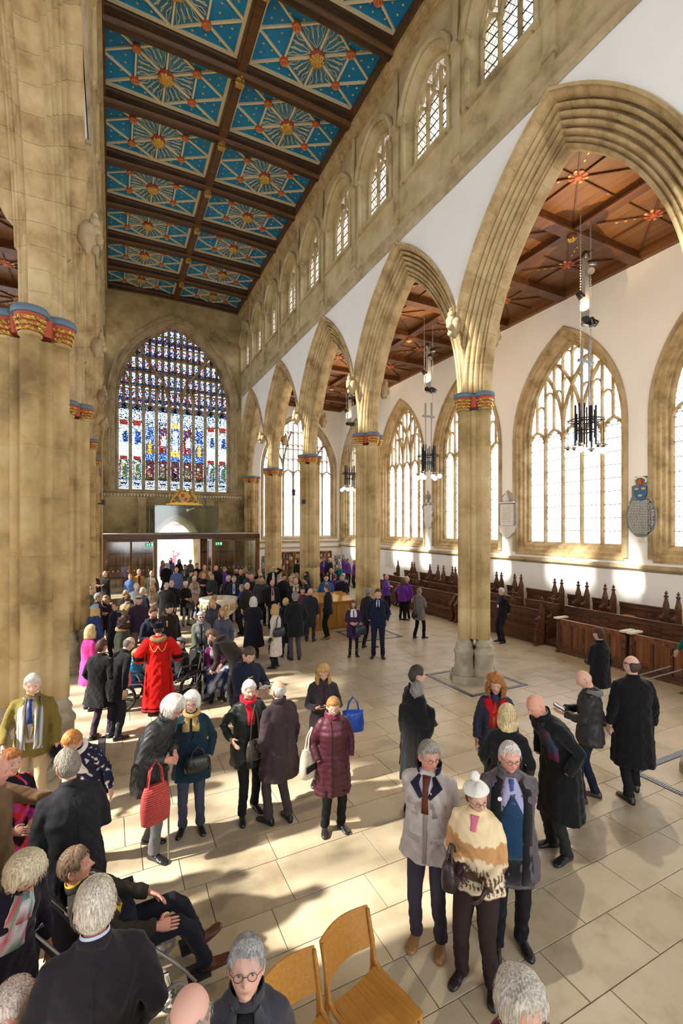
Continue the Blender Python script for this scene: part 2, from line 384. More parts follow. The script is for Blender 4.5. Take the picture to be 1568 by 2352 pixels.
def pier(x, y, label, half=0, hue=None):
    p = empty('arcade_pier', (x, y, 0)); tag(p, label, 'pier')
    link('plinth', plinth_me, p, (0, 0, 0)); link('base', base_me, p, (0, 0, 0)); z = ZB
    k0 = rnd.randrange(7)
    for k in range(7):
        d = DR[(k+k0) % 7]; link('stone_course', d, p, (0, 0, z)); z += course_h[(k+k0) % 7]*ph/tot
    c = link('capital', cap_me, p, (0, 0, ZS-.41)); link('bell', capr, c); link('abacus', capb, c); link('gilt_foliage', LEAF, c)
    mb = MB()
    loft(mb, [(base_sec(.13, .30), .08), (base_sec(.15, .32), .36)]); mb.o('core', M['red_paint'], c)
    return p
LR = ['stone arcade pier standing free between the pews and the nave crowd', 'clustered stone pier rising behind the oak counter', 'clustered pier just beyond the counter, fronting the bookshelves',
      'slender clustered pier beside the postcard rack', 'half pier against the west wall next to the lobby', 'pier of the front corner, only base and capital edge in view']
order = {8.45: 0, 13.55: 1, 18.65: 2, 23.75: 3, 28.85: 4, 3.35: 5}
for y in PY[:7]:
    k = order.get(round(y, 2))
    if k is None: pier(PXR, y, 'clustered stone pier behind the viewer on the pew side')
    else: pier(PXR, y if k != 4 else 28.05, LR[k])
LL = {8.45: 'massive front pier with sunlit shafts beside the man in a striped scarf', 13.55: 'second pier of the shaded arcade, partly hidden by the front pier', 18.65: 'third pier of the shaded arcade',
      23.75: 'fourth pier of the shaded arcade, thin sliver', 28.85: 'last pier of the shaded arcade at the west wall'}
for y in PY[:7]:
    yp = 28.05 if y > 28 else y
    pier(PXL-.02 if y > 8.5 else PXL-.09 if y > 8 else PXL-.45, yp if y > 8.5 or y < 8 else 8.2, LL.get(round(y, 2), 'clustered stone pier behind the viewer on the shaded side, %s' % ('near' if y > 0 else 'far')))
for wl_, s in ((wallR, 1), (wallL, -1)):
    for b in range(7):
        yc = PY[b]-BAY/2
        if yc < YE: continue
        if s > 0 or b < 5:
            for (i, sg), me in VM.items(): link('voussoir', me, wl_, (0, yc, ZS))
        link('plaster_spandrel', SPM, wl_, (0, yc, 0))
sw_ = [(0, .28), (.5, .29), (.8, .30), (1.0, .35), (1.3, .365), (1.5, .43), (1.7, .48), (1.80, .50), (1.86, .49)]
SPR = MB().slab([(-w, z) for z, w in sw_]+[(w, z) for z, w in sw_[::-1]], -.045, .045).me('springer', AR)
for wl_ in (wallR, wallL):
    for y in PY[1:6]: link('springer', SPR, wl_, (0, y, ZS), pi/2)
# hood-stop corbels where hood moulds meet (carved heads)
def corbel_me():
    bm = bmesh.new(); bmesh.ops.create_icosphere(bm, subdivisions=3, radius=1)
    for v in bm.verts:
        n = noise.noise(v.co*2.3)*.18+noise.noise(v.co*5)*.09; v.co *= 1+n
        v.co.x *= .15; v.co.y *= .15; v.co.z *= .27
        if v.co.z < 0: v.co.x *= 1+v.co.z*1.8; v.co.y *= 1+v.co.z*1.8
    me = bpy.data.meshes.new('carved_corbel'); bm.to_mesh(me); bm.free(); me.materials.append(M['stone_grey'])
    me.polygons.foreach_set('use_smooth', [True]*len(me.polygons)); return me
CORB = corbel_me()
def carved(mb, s=1):      # crouching carved figure, head, shoulders, knees
    for p, r in (((0, 0, .22), .085), ((0, .02, .08), .11), ((-.06, -.02, -.05), .075), ((.06, -.02, -.05), .075), ((0, .02, -.2), .07), ((0, 0, .33), .05)):
        mb.lathe([(r*sin(pi*k/6)+.002, -r*1.15*cos(pi*k/6)) for k in range(7)], 8, (p[0]*s, p[1]*s, p[2]*s))
    return mb
for xw, nm in ((PXR-.60, 'pew'), (PXL+.60, 'shade'), (PXR+.60, 'aisle')):
    for k, y in enumerate(PY[:6]):
        if nm == 'aisle' and k not in (2, 3, 4, 1): continue
        o = empty('carved_corbel', (xw, y, 8.28))
        where = {'pew': 'on the sunlit arcade', 'shade': 'on the shaded arcade', 'aisle': 'on the aisle face of the arcade'}[nm]
        nth = ['at the west wall', 'first from the west wall', 'second from the west wall', 'third from the west wall', 'fourth from the west wall', 'fifth from the west wall'][k]
        tag(o, 'carved stone figure corbel %s, %s' % (where, nth), 'corbel', 'carved corbels between the arches')
        link('bracket', CORB, o, (0, 0, -.05)); f = carved(MB()).o('figure', M['stone_grey'], o, ((-.1 if nm != 'shade' and nm != 'aisle' else .1), 0, 0), smooth=True)
# ------------------------------------------------------------- cornice, clerestory
def cornice(par, s):
    """s=+1: right wall (face towards -x)"""
    L0, L1 = YE, YW; mb = MB(); X0 = -.52*s
    sec = [(0, -.02), (.05, .03), (.07, .10), (.02, .16), (.02, .27), (.08, .31), (.085, .36), (.0, .46)]
    V = []; n = len(sec)
    for yy in (L0, L1): V += [(X0-s*a, yy, ZC+b) for a, b in sec]
    mb.add(V, [(i, i+1, n+i+1, n+i) for i in range(n-1)]); return mb.o('cornice', GR, par)
cornice(wallR, 1); cornice(wallL, -1)
CA, CSI, CSP, CAP = .98, 13.15, 14.75, 15.85          # clerestory reveal
def clerestory_mesh():
    mb = MB(); holed(mb, -1.275, 1.275, ZC+.4, ZN+.5, CA, CSI, CSP, CAP)
    holed(mb, -1.275, 1.275, ZC-.3, ZN+.5, .82, CSI+.12, CSP+.02, CAP-.15, y=1.0, flip=True)
    reveal(mb, arch_loop(CA, CSI, CSP, CAP), 0, arch_loop(.90, CSI+.1, CSP, CAP-.08), .18)
    reveal(mb, arch_loop(.90, CSI+.1, CSP, CAP-.08), .18, arch_loop(.82, CSI+.12, CSP+.02, CAP-.15), .42)
    reveal(mb, arch_loop(.82, CSI+.12, CSP+.02, CAP-.15), .42, arch_loop(.82, CSI+.12, CSP+.02, CAP-.15), 1.0)
    me = mb.me('clerestory_wall', CL)
    return me
def clerestory_hood():
    mb = MB(); r = arc_half(CA, CAP-CSP, .10, 10, CSP); pts = [(-x, z) for x, z in r[:-1]]+r[::-1]
    mb.bar(pts, .15, -.12, .04, .6)
    for sx in (-1, 1):
        mb.tube([(sx*(CA-.02), -.01, CSI-.05), (sx*(CA-.02), -.01, CSP)], .06, 8); mb.box((sx*(CA-.02), -.01, CSP), (.17, .15, .1)); mb.box((sx*(CA-.02), -.01, CSI-.05), (.17, .15, .12))
    mb.box((0, -.04, CSI-.06), (2*CA-.1, .12, .1))
    return mb.me('hood_mould', CL)
def clerestory_trac():
    mb = MB(); y0, y1 = .26, .42; a = .82; si = CSI+.1
    for x in (-.27, .27): mb.bar([(x, si), (x, CSP+.62)], .11, y0, y1)
    for cx in (-.545, 0, .545):
        r = arc_half(.22, .30, 0, 5, CSP-.12); mb.bar([(cx-x, z) for x, z in r[:-1]]+[(cx+x, z) for x, z in r[::-1]], .08, y0, y1)
        mb.bar([(cx, CSP+.2), (cx, arch_z(a, CSP+.02, CAP-.15, cx))], .06, y0, y1)
    for cx in (-.27, .27):
        r = arc_half(.20, .28, 0, 4, CSP+.3); mb.bar([(cx-x, z) for x, z in r[:-1]]+[(cx+x, z) for x, z in r[::-1]], .06, y0, y1)
    l = arch_loop(a, si, CSP+.02, CAP-.15)
    mb.bar(l[1:]+[l[0]], .12, y0, y1)
    return mb.me('tracery', CL)
def clerestory_glass():
    l = arch_loop(.82, CSI+.12, CSP+.02, CAP-.15); return mesh('glazing', [(x, .34, z) for x, z in l], [tuple(range(len(l)))], M['lead_glass'])
CW, CH, CT, CG = clerestory_mesh(), autosmooth(clerestory_hood()), clerestory_trac(), clerestory_glass()
CG2 = CG.copy(); CG2.materials[0] = M['lead_plain']
sb = MB()
for k in range(5): sb.box((0, .33, CSI+.38+.3*k), (1.6, .02, .018))
SB = sb.me('saddle_bar', M['black'])
wc = 1; 
for s, par in ((1, wallR), (-1, wallL)):
    for k in range(14):
        yc = PY[0]-BAY/4-BAY/2*k
        if yc < YE: break
        rz = -pi/2 if s > 0 else pi/2          # local -y faces the nave
        # local x -> world ; front (y=0) towards nave
        rz = -pi/2 if s > 0 else pi/2
        loc = (-.5*s, yc, 0)
        link('clerestory_bay', CW, par, loc, rz)
        w = struct(empty('window_%d' % wc, (par.location.x+loc[0], yc, 0), rz)); wc += 1
        link('hood_mould', CH, w); link('tracery', CT, w); link('glazing', CG if s > 0 else CG2, w); link('saddle_bar', SB, w)
    # pilaster shafts between windows and wall plate
    mb = MB(); x0 = -.5*s
    for k in range(15):
        yy = PY[0]-BAY/2*k
        if yy < YE: break
        mb.box((x0-.03*s, yy, (ZC+14.9)/2+.2), (.06, .24, 14.9-ZC-.2)); mb.box((x0-.05*s, yy, ZC+.62), (.10, .30, .10)); mb.box((x0-.05*s, yy, 14.6), (.10, .28, .08))
        mb.box((x0-.06*s, yy, 15.7), (.05, .16, 1.9)); mb.box((x0-.1*s, yy, 14.75), (.14, .2, .22), taper=.8)
    mb.o('pilaster_strip', CL, par)
    mb = MB()
    for a, (d, z0, z1) in enumerate(((.06, 16.36, 16.46), (.12, 16.46, 16.58), (.17, 16.58, 16.66), (.22, 16.66, 16.80))):
        mb.box((x0-s*d/2, (YE+YW)/2, (z0+z1)/2), (d, YW-YE, z1-z0))
    mb.o('wall_plate', AR, par)
    mb = MB(); mb.box((x0-.04*s, (YE+YW)/2, ZC+.37), (.03, YW-YE, .02))
    for k in range(22): mb.box((x0-.05*s, YW-1.6*k-.8, ZC+.38), (.08, .09, .05))
    mb.o('cable_conduit', M['stone_grey'], par)
# core filling between wall faces (solid above arches)
# ------------------------------------------------------------- nave ceiling
ceil = struct(empty('ceiling', (0, 0, 0)))
ZP = ZN+.42
def ceiling_panel_me():
    """one painted panel, local x 0..W (transverse), y 0..L"""
    pass
W2, L2 = (XR-XL)/2-.25, BAY/2-.36
def bx(mb, p, q, w, z0, z1):
    p = Vector(p); q = Vector(q); d = q-p; a = atan2(d.y, d.x); c = (p+q)/2; mb.box((c.x, c.y, (z0+z1)/2), (d.length, w, z1-z0), a)
board = MB().box((0, 0, .03), (W2, L2, .06)).me('blue_board', M['ceil_blue'])
hx, hy = W2/2-.05, L2/2-.05
rb = MB()
for s in (-1, 1): rb.box((0, s*hy, -.03), (W2, .09, .07)); rb.box((s*hx, 0, -.03), (.09, L2, .07))
bX, bY = hx*.48, hy*.5
corners = [(hx, hy), (-hx, hy), (-hx, -hy), (hx, -hy)]
for c in corners: bx(rb, (0, 0), c, .050, -.06, 0)
bx(rb, (0, -hy), (0, hy), .050, -.06, 0)
for sx in (-1, 1):
    bx(rb, (sx*bX, -bY), (sx*bX, bY), .050, -.06, 0)
    for sy in (-1, 1):
        bx(rb, (sx*bX, sy*bY), (0, sy*hy), .050, -.06, 0)
        bx(rb, (sx*bX, sy*bY), (sx*hx, 0), .055, -.055, 0)
RIBM = rb.me('cream_ribs', M['rib'])
gp = MB().add([(0, -hy, -.004), (bX, -bY, -.004), (bX, bY, -.004), (0, hy, -.004), (-bX, bY, -.004), (-bX, -bY, -.004)], [(0, 5, 4, 3, 2, 1)])
gm = MB(); gm.add([(0, -hy, -.004), (bX, -bY, -.004), (bX, bY, -.004), (0, hy, -.004), (-bX, bY, -.004), (-bX, -bY, -.004)], [(0, 5, 4, 3, 2, 1)])
GREY = gm.me('tracery_ground', M['ceil_grey'])
tr = MB()
hexp = [(0, -hy), (bX, -bY), (bX, bY), (0, hy), (-bX, bY), (-bX, -bY)]
for i in range(6):
    a = Vector(hexp[i]); b = Vector(hexp[(i+1) % 6]); mid = (a+b)/2
    for t in (-.36, -.12, .12, .36):
        e = mid+(b-a)*t*1.0; e = e*.93; st = mid*.22
        p1 = st.lerp(e, .45)+(b-a)*t*.15; p2 = st.lerp(e, .8)-(b-a)*t*.22
        for p, q in ((st, p1), (p1, e), (p1, p2), (p2, e+(b-a)*t*.16*-1)): bx(tr, p, q, .010, -.02, 0)
    for t in (-.2, .2): bx(tr, mid*.8+(b-a)*t, mid*.96+(b-a)*t*1.6, .010, -.02, 0); bx(tr, mid*.55+(b-a)*t*.5, mid*.85+(b-a)*t*.2, .010, -.02, 0)
TRC = tr.me('pale_tracery', M['rib'])
st = MB()
for x, y in [(.72, .82), (.5, .82), (.86, .6), (.62, .66), (.86, .35), (.70, .42), (.84, .12), (.64, .12), (.30, .86), (.40, .68), (.12, .93)]:
    for sx in (-1, 1):
        for sy in (-1, 1):
            if x == .12 and sx < 0: continue
            cx, cy = sx*x*hx, sy*y*hy; V = [(cx, cy, -.035)]
            for k in range(8): r = .046 if k % 2 == 0 else .022; V.append((cx+r*cos(k*pi/4), cy+r*sin(k*pi/4), -.006))
            st.add(V, [(0, 1+(k+1) % 8, 1+k) for k in range(8)])
STAR = st.me('gilt_star', M['gilt'])
def boss_me(r, n, h, m1, m2, s):
    mb = MB(); mb.mi = 0; mb.lathe([(r*.6, -h*.9), (r*.95, -h*.6), (r, -h*.2), (r*.9, 0)], 12); mb.mi = 1; rr = random.Random(s)
    for k in range(n):
        a = k*2.399; q = r*.82*sqrt(k/n); z = -h*.9-.25*h*(1-q/r); w = r*.27
        mb.lathe([(.001, -w), (w*.8, -w*.5), (w, 0)], 6, (q*cos(a), q*sin(a), z), caps=False)
    return autosmooth(mb.me('boss', [m1, m2]), 60)
BOSSG = boss_me(.23, 34, .15, M['red_paint'], M['gold'], 1)
rbm = MB(); rbm.mi = 0; rbm.lathe([(.10, -.10), (.125, -.09), (.13, -.05), (.12, 0)], 14); rbm.mi = 1
for k in range(14):                                        # raised interlaced letter on each small boss
    t0, t1 = k/14*2*pi*.8, (k+1)/14*2*pi*.8
    bx(rbm, (.062*cos(t0)*.9, .075*sin(t0)*cos(t0*.5)), (.062*cos(t1)*.9, .075*sin(t1)*cos(t1*.5)), .016, -.115, -.098)
bx(rbm, (-.05, -.07), (.05, .07), .016, -.115, -.098)
for k in range(14):
    a, b = 2*pi*k/14, 2*pi*(k+1)/14; bx(rbm, (.092*cos(a), .092*sin(a)), (.092*cos(b), .092*sin(b)), .012, -.115, -.098)
BOSSR = rbm.me('small_boss', [M['boss_red'], mat('boss_peach', (.75, .33, .13), .5)])
bm_ = MB()
bm_.box((0, 0, .27), (XR-XL, .34, .30)); BE1 = bm_.me('transverse_beam', M['beam'])
be = MB(); be.mi = 0
V = []; sec = [(-.20, .45), (-.20, .30), (-.17, .26), (-.15, .16), (-.17, .10), (-.13, .03), (-.09, 0), (.09, 0), (.13, .03), (.17, .10), (.15, .16), (.17, .26), (.20, .30), (.20, .45)]
n = len(sec)
for k in range(13):                                       # slightly cambered moulded tie beam
    x = (k/12-.5)*(XR-XL); dz = -.10+.10*(1-(2*k/12-1)**2)*1.0
    V += [(x, a, b+(dz if b < .2 else 0)) for a, b in sec]
be.add(V, [(k*n+i, k*n+i+1, (k+1)*n+i+1, (k+1)*n+i) for k in range(12) for i in range(n-1)])
for i, f in enumerate(be.f): be.m[i] = 1 if (i % (n-1)) in (4, 5, 7, 8) else 0
BEAM = autosmooth(be.me('tie_beam', [M['beam'], M['beamtrim']]), 30)
ridge = MB()
for k in range(1):
    ridge.box((0, 0, .28), (.30, BAY/2-.3, .30)); ridge.box((0, 0, .12), (.20, BAY/2-.3, .06))
RIDGE = ridge.me('ridge_beam', M['beamtrim'])
gb = MB(); gb.box((0, 0, -.06), (.22, .20, .30)); 
for k in range(24):
    a = rnd.uniform(0, 2*pi); z = rnd.uniform(-.2, .06); w = .035
    gb.lathe([(.001, -w), (w, 0), (.001, w)], 5, (.11*cos(a)*1.05, .10*sin(a)*1.1, z), caps=False)
GB = gb.me('gilt_beam_boss', M['gold'])
for k in range(15):
    yy = PY[0]-BAY/2*k-(.12 if k == 0 else 0)
    if yy < YE: break
    o = link('tie_beam', BEAM, ceil, (XC, yy, ZN)); link('gilt_beam_boss', GB, o, (0, 0, .02))
    yc = PY[0]-BAY/4-BAY/2*k
    link('ridge_beam', RIDGE, ceil, (XC, yc, ZN))
    for s in (-1, 1):
        xc = XC+s*((XR-XL)/4+.02)
        p = link('ceiling_panel', board, ceil, (xc, yc, ZP)); link('cream_ribs', RIBM, p); link('tracery_ground', GREY, p); link('pale_tracery', TRC, p); link('gilt_star', STAR, p)
        link('centre_boss', BOSSG, p, (0, 0, -.02), rnd.uniform(0, 6))
        for i in (-1, 1):
            for j in (-1, 1): link('small_boss', BOSSR, p, (i*bX, j*bY, -.02))
mb = MB()
for s in (-1, 1): mb.box((XC+s*((XR-XL)/2-.13), (YE+YW)/2, ZN+.18), (.26, YW-YE, .36))
mb.o('wall_beam', M['beamtrim'], ceil)
struct(MB().box((XC, (YE+YW)/2, ZP+.2), (XR-XL+2, YW-YE, .1)).o('roof', M['beam']))
# ------------------------------------------------------------- aisle windows, right (north) and left (south)
WA, WSI, WSP, WAP = 2.12, 2.55, 6.9, 10.45      # reveal at wall face
GA, GSI, GSP, GAP = 1.86, 3.05, 7.0, 10.12      # glass plane, .5 deep
def lancet(mb, cx, a, z, h, w, y0, y1, n=5, cusp=True):
    r = arc_half(a, h, 0, n, z); mb.bar([(cx-x, q) for x, q in r[:-1]]+[(cx+x, q) for x, q in r[::-1]], w, y0, y1)
    if cusp:
        for s in (-1, 1):
            for t in (1, 3):
                p = r[t]; mb.box((cx+s*(p[0]-.05), (y0+y1)/2, p[1]-.02), (.10, (y1-y0)*.5, .05), 0)
def aisle_tracery():
    mb = MB(); y0, y1 = .38, .56; n = 5; xs = [-GA+2*GA*k/n for k in range(n+1)]; hw = GA/n
    for x in xs[1:-1]: mb.bar([(x, GSI-.05), (x, GSP+.25)], .13, y0, y1)
    for k in range(n): lancet(mb, (xs[k]+xs[k+1])/2, hw, GSP-.35, .52, .10, y0, y1)
    l = arch_loop(GA, GSI, GSP, GAP); mb.bar(l[1:]+[l[0]], .16, y0, y1)
    Z = lambda x: arch_z(GA, GSP, GAP, x)
    # intersecting main ribs
    R = (GA*GA+(GAP-GSP)**2)/(2*GA)
    for x0, s in ((xs[2], -1), (xs[3], 1), (xs[2], 1), (xs[3], -1)):
        P = []
        for i in range(13):
            t = i/12*1.2; x = x0+s*(R-R*cos(t))*1.05; z = GSP+.1+R*sin(t)
            if z > Z(x)+.02 or abs(x) > GA: P.append((x, min(z, Z(x)))) ; break
            P.append((x, z))
        mb.bar(P, .12, y0, y1)
    for k in range(n):          # super-mullions and second tier heads
        cx = (xs[k]+xs[k+1])/2; top = Z(cx)
        mb.bar([(cx, GSP+.12), (cx, top)], .07, y0, y1)
        for j in (-1, 1):
            c2 = cx+j*hw/2; z2 = GSP+.95+(.35 if k in (1, 3) else .75 if k == 2 else -.1)
            if z2+.3 < Z(c2): lancet(mb, c2, hw/2, z2, .26, .055, y0, y1, 4, False)
            if z2+1.15 < Z(c2): lancet(mb, c2, hw/2, z2+.95, .24, .055, y0, y1, 4, False)
    for x in xs[1:-1]:
        mb.bar([(x, GSP+.2), (x, Z(x))], .07, y0, y1)
    return mb.me('tracery', M['stone_arch'])
def aisle_reveal():
    mb = MB(); L0 = arch_loop(WA, WSI, WSP, WAP, 14); Lh = arch_loop(WA-.02, WSI+.02, WSP, WAP-.03, 14)
    steps = [(WA, WSI, WSP, WAP, -.02), (WA-.05, WSI+.05, WSP, WAP-.06, -.02), (WA-.08, WSI+.12, WSP, WAP-.10, .07), (WA-.14, WSI+.2, WSP, WAP-.15, .09), (WA-.15, WSI+.26, WSP, WAP-.18, .2), (WA-.21, WSI+.36, WSP, WAP-.24, .24), (GA+.02, GSI-.02, GSP, GAP+.03, .42), (GA, GSI, GSP, GAP, .56)]
    for p, q in zip(steps, steps[1:]): reveal(mb, arch_loop(*p[:4], 14), p[4], arch_loop(*q[:4], 14), q[4])
    L1 = arch_loop(GA, GSI, GSP, GAP, 14); reveal(mb, L1, .56, arch_loop(GA+.3, GSI-.2, GSP, GAP+.3, 14), .95)
    return autosmooth(mb.me('moulded_reveal', M['stone_arch']), 25)
def hoodm(a, sp, ap):
    mb = MB(); r = arc_half(a, ap-sp, .07, 14, sp); mb.bar([(-a-.07, WSI+.1)]+[(-x, z) for x, z in r[:-1]]+r[::-1]+[(a+.07, WSI+.1)], .15, -.06, .03, .7); return mb.me('stone_surround', M['stone_grey'])
def panes(xs, a, si, sp, ap, y, m, name='glass_pane', n=8):
    out = []
    for x0, x1 in zip(xs, xs[1:]):
        P = [(x0, si), (x1, si)]; top = [(x1+(x0-x1)*i/n, 0) for i in range(n+1)]
        P += [(x, arch_z(a, sp, ap, x)) for x, _ in top]
        P = [p for p in P if p[1] >= si]
        out.append(mesh(name, [(x, y, z) for x, z in P], [tuple(range(len(P)))], m))
    return out
AX = [-GA+2*GA*k/5 for k in range(6)]
TRAC, REV, HOOD = aisle_tracery(), aisle_reveal(), hoodm(WA, WSP, WAP)
PN = panes(AX, GA, GSI, GSP, GAP, .47, M['lead_glass']); PS = panes(AX, GA, GSI, GSP, GAP, .47, M['lead_plain'])
sb = MB()
for k in range(9): sb.box((0, .455, GSI+.42+.43*k), (2*GA, .02, .016))
ASB = sb.me('saddle_bar', M['black'])
def aisle_wall_bay(top):
    mb = MB(); holed(mb, -BAY/2, BAY/2, 0, top, WA, WSI, WSP, WAP, n=14); return mb
awb = aisle_wall_bay(11.9).me('plaster_bay', PL); 
awbo = MB(); holed(awbo, -BAY/2, BAY/2, -.3, 12.3, GA+.3, GSI-.2, GSP, GAP+.3, y=.95, n=14, flip=True); AWO = awbo.me('outer_face', M['stone_grey'])
wallN = struct(empty('wall_north', (XA, 0, 0))); wallS = struct(empty('wall_south', (XS, 0, 0)))
for par, rz in ((wallN, -pi/2), (wallS, pi/2)):
    for b in range(7):
        yc = PY[b]-BAY/2
        if yc < YE: continue
        link('plaster_bay', awb, par, (0, yc, 0), rz); link('outer_face', AWO, par, (0, yc, 0), rz)
        w = struct(empty('window_%d' % wc, (par.location.x, yc, 0), rz)); wc += 1
        link('moulded_reveal', REV, w); link('stone_surround', HOOD, w); link('tracery', TRAC, w); link('saddle_bar', ASB, w)
        for p in (PN if par is wallN else PS): link('glass_pane', p, w)
    s = 1 if par is wallN else -1
    mb = MB(); V = []; sec = [(0, -.16), (.05, -.10), (.10, -.07), (.10, -.02), (.06, .02), (0, .05)]; n = len(sec)
    for yy in (YE, YW): V += [(-s*a, yy, 2.42+b) for a, b in sec]
    mb.add(V, [(i, i+1, n+i+1, n+i) for i in range(n-1)]); mb.o('string_course', M['stone_grey'], par)
    mb = MB(); V = []
east = struct(empty('light_block_east', (0, YE, 0)))  # unseen wall behind the camera, added to cut daylight from the east
mb = MB(); holed(mb, -(XR-XL)/2-.6, (XR-XL)/2+.6, 0, 17.6, 3.3, 0, 6.5, 12, flip=True); mb.o('light_block_arch', M['stone'], east, (XC, 0, 0))
mb = MB(); mb.box(((XA+PXR)/2, -.2, 6), (XA-PXR, .4, 12)); mb.box(((XS+PXL)/2, -.2, 6), (PXL-XS, .4, 12)); mb.o('light_block_aisles', PL, east)
# ------------------------------------------------------------- aisle ceilings
def aisle_ceiling(x0, x1, nm):
    ce = struct(MB().box(((x0+x1)/2, (YE+YW)/2, 11.78), (abs(x1-x0), YW-YE, .08)).o('ceiling', M['aisle_wood'])) if nm == 0 else struct(MB().box(((x0+x1)/2, (YE+YW)/2, 11.78), (abs(x1-x0), YW-YE, .08)).o('ceiling', M['aisle_wood']))
    lo, hi = min(x0, x1), max(x0, x1); cx = (lo+hi)/2; w = hi-lo
    tb = MB(); tb.box((0, 0, .12), (w, .26, .24)); tb.box((0, 0, .02), (w, .34, .07)); TB = tb.me('cross_beam', M['aisle_beam'])
    lb = MB(); lb.box((0, 0, .14), (.22, BAY/2-.3, .2)); lb.box((0, 0, .05), (.30, BAY/2-.3, .05)); LB = lb.me('long_beam', M['aisle_beam'])
    bt = MB()
    for j in range(15): bt.box((w/4, -BAY/4+.25+j*.15, .225), (w/2-.3, .012, .012))
    dg = MB()
    hw, hl = w/4-.14, BAY/4-.16
    for s in (-1, 1): bx(dg, (-hw, s*hl), (hw, -s*hl), .035, .195, .24)
    bx(dg, (-hw, 0), (hw, 0), .03, .195, .24); bx(dg, (0, -hl), (0, hl), .03, .195, .24); DG = dg.me('panel_rib', M['aisle_beam'])
    ro = MB(); ro.mi = 0
    for k in range(6): a = k*pi/3; ro.lathe([(.03, -.03), (.085, -.02), (.09, 0)], 8, (.13*cos(a), .13*sin(a), .23))
    ro.lathe([(.07, -.05), (.09, -.03), (.09, 0)], 10, (0, 0, .23)); ro.mi = 1
    for k in range(6): a = (k+.5)*pi/3; ro.lathe([(.02, -.035), (.045, -.02), (.045, 0)], 6, (.22*cos(a), .22*sin(a)*.7, .24))
    RO = ro.me('painted_rose', [M['boss_red'], M['gilt']])
    sg = MB()
    for k in range(10):
        a = k*2.1; r = .35+.07*k; sg.box((r*cos(a)*hw*.9, r*sin(a)*hl*.8, .235), (.07, .03, .012), a)
    SG = sg.me('gilt_star', M['gilt'])
    go = boss_me(.13, 12, .12, M['aisle_beam'], M['gold'], 4)
    for k in range(15):
        yy = PY[0]-BAY/2*k
        if yy < YE: break
        link('cross_beam', TB, ce, (cx, yy, 11.5))
        yc = yy-BAY/4; link('long_beam', LB, ce, (cx, yc, 11.5)); link('carved_boss', go, ce, (cx, yy, 11.5))
        for s in (-1, 1):
            x = cx+s*w/4; link('panel_rib', DG, ce, (x, yc, 11.5)); link('painted_rose', RO, ce, (x, yc, 11.5)); link('gilt_star', SG, ce, (x, yc, 11.5))
    mb = MB()
    for s in (-1, 1):
        xx = cx+s*(w/2-.08); mb.box((xx, (YE+YW)/2, 11.62), (.16, YW-YE, .26))
    mb.box((cx, YW-.08, 11.62), (w, .16, .26)); mb.o('wall_moulding', M['aisle_wood'], ce)
aisle_ceiling(PXR+.5, XA, 0); aisle_ceiling(PXL-.5, XS, 1)
# ------------------------------------------------------------- west wall
west = struct(empty('wall_west', (0, YW, 0)))
MWA, MWS, MWP, MWT = 3.42, 5.65, 10.9, 15.75      # great window reveal (x from XC)
DA, DSP, DAP = 1.35, 2.5, 4.3                    # west door opening
mb = MB(); holed(mb, -(XR-XL)/2-.6, (XR-XL)/2+.6, 5.2, 17.6, MWA, MWS, MWP, MWT, n=16); mb.o('ashlar_wall', M['stone_dark'], west, (XC, 0, 0))
mb = MB(); holed(mb, -(XR-XL)/2-.6, (XR-XL)/2+.6, 0, 5.2, DA, .0, DSP, DAP, n=12)
L0 = arch_loop(DA, 0, DSP, DAP, 12); reveal(mb, L0, 0, arch_loop(DA-.33, 0, DSP+.1, DAP-.38, 12), .9); mb.o('lower_wall', M['stone_dark'], west, (XC, 0, 0))
mb = MB()
rr = random.Random(8)
for row in range(10):                                 # raised ashlar blocks beside the window and below it
    pass
mb = MB()
for k in range(3):
    r = arc_half(DA, DAP-DSP, .05+.12*k, 12, DSP); mb.bar([(-x, z) for x, z in r[:-1]]+r[::-1], .10, -.06-.02*k, .03)
mb.o('door_arch', M['stone_grey'], west, (XC, 0, 0))
mb = MB(); steps = [(0, -.04), (.06, -.05), (.09, .08), (.17, .12), (.19, .26), (.27, .30), (.29, .44), (.36, .50), (.38, .62), (.42, .7)]
for (d0, y0), (d1, y1) in zip(steps, steps[1:]): reveal(mb, arch_loop(MWA+.12-d0, MWS-.1+d0*.6, MWP, MWT+.12-d0, 20), y0, arch_loop(MWA+.12-d1, MWS-.1+d1*.6, MWP, MWT+.12-d1, 20), y1)
autosmooth(mb.o('window_moulding', M['stone_grey'], west, (XC, 0, 0)).data, 30)
WGA, WGS, WGP, WGT = 3.13, 5.78, 10.9, 15.46
mb = MB(); r = arc_half(MWA, MWT-MWP, .16, 20, MWP); mb.bar([(-x, z) for x, z in r[:-1]]+r[::-1], .16, -.14, .02, .6); mb.o('hood_mould', M['stone_grey'], west, (XC, 0, 0))
mb = MB(); mb.box((0, -.05, 5.45), (XR-XL, .10, .12)); mb.box((0, -.08, 5.58), (XR-XL, .16, .05)); mb.o('sill_string', M['stone_grey'], west, (XC, 0, 0))
dn = MB().box((0, -.11, 5.38), (.085, .08, .11)).me('dentil', M['stone_pale'])
for k in range(46): link('dentil', dn, west, (XL+.08+k*.167, 0, 0))
mb = MB(); mb.box((-1.85, -.10, 4.1), (.42, .2, 2.4)); mb.box((-1.85, -.12, 5.2), (.5, .26, .14)); mb.box((1.9, -.1, 4.1), (.42, .2, 2.4)); mb.box((1.9, -.12, 5.2), (.5, .26, .14)); mb.o('buttress_strip', M['stone_dark'], west, (XC, 0, 0))
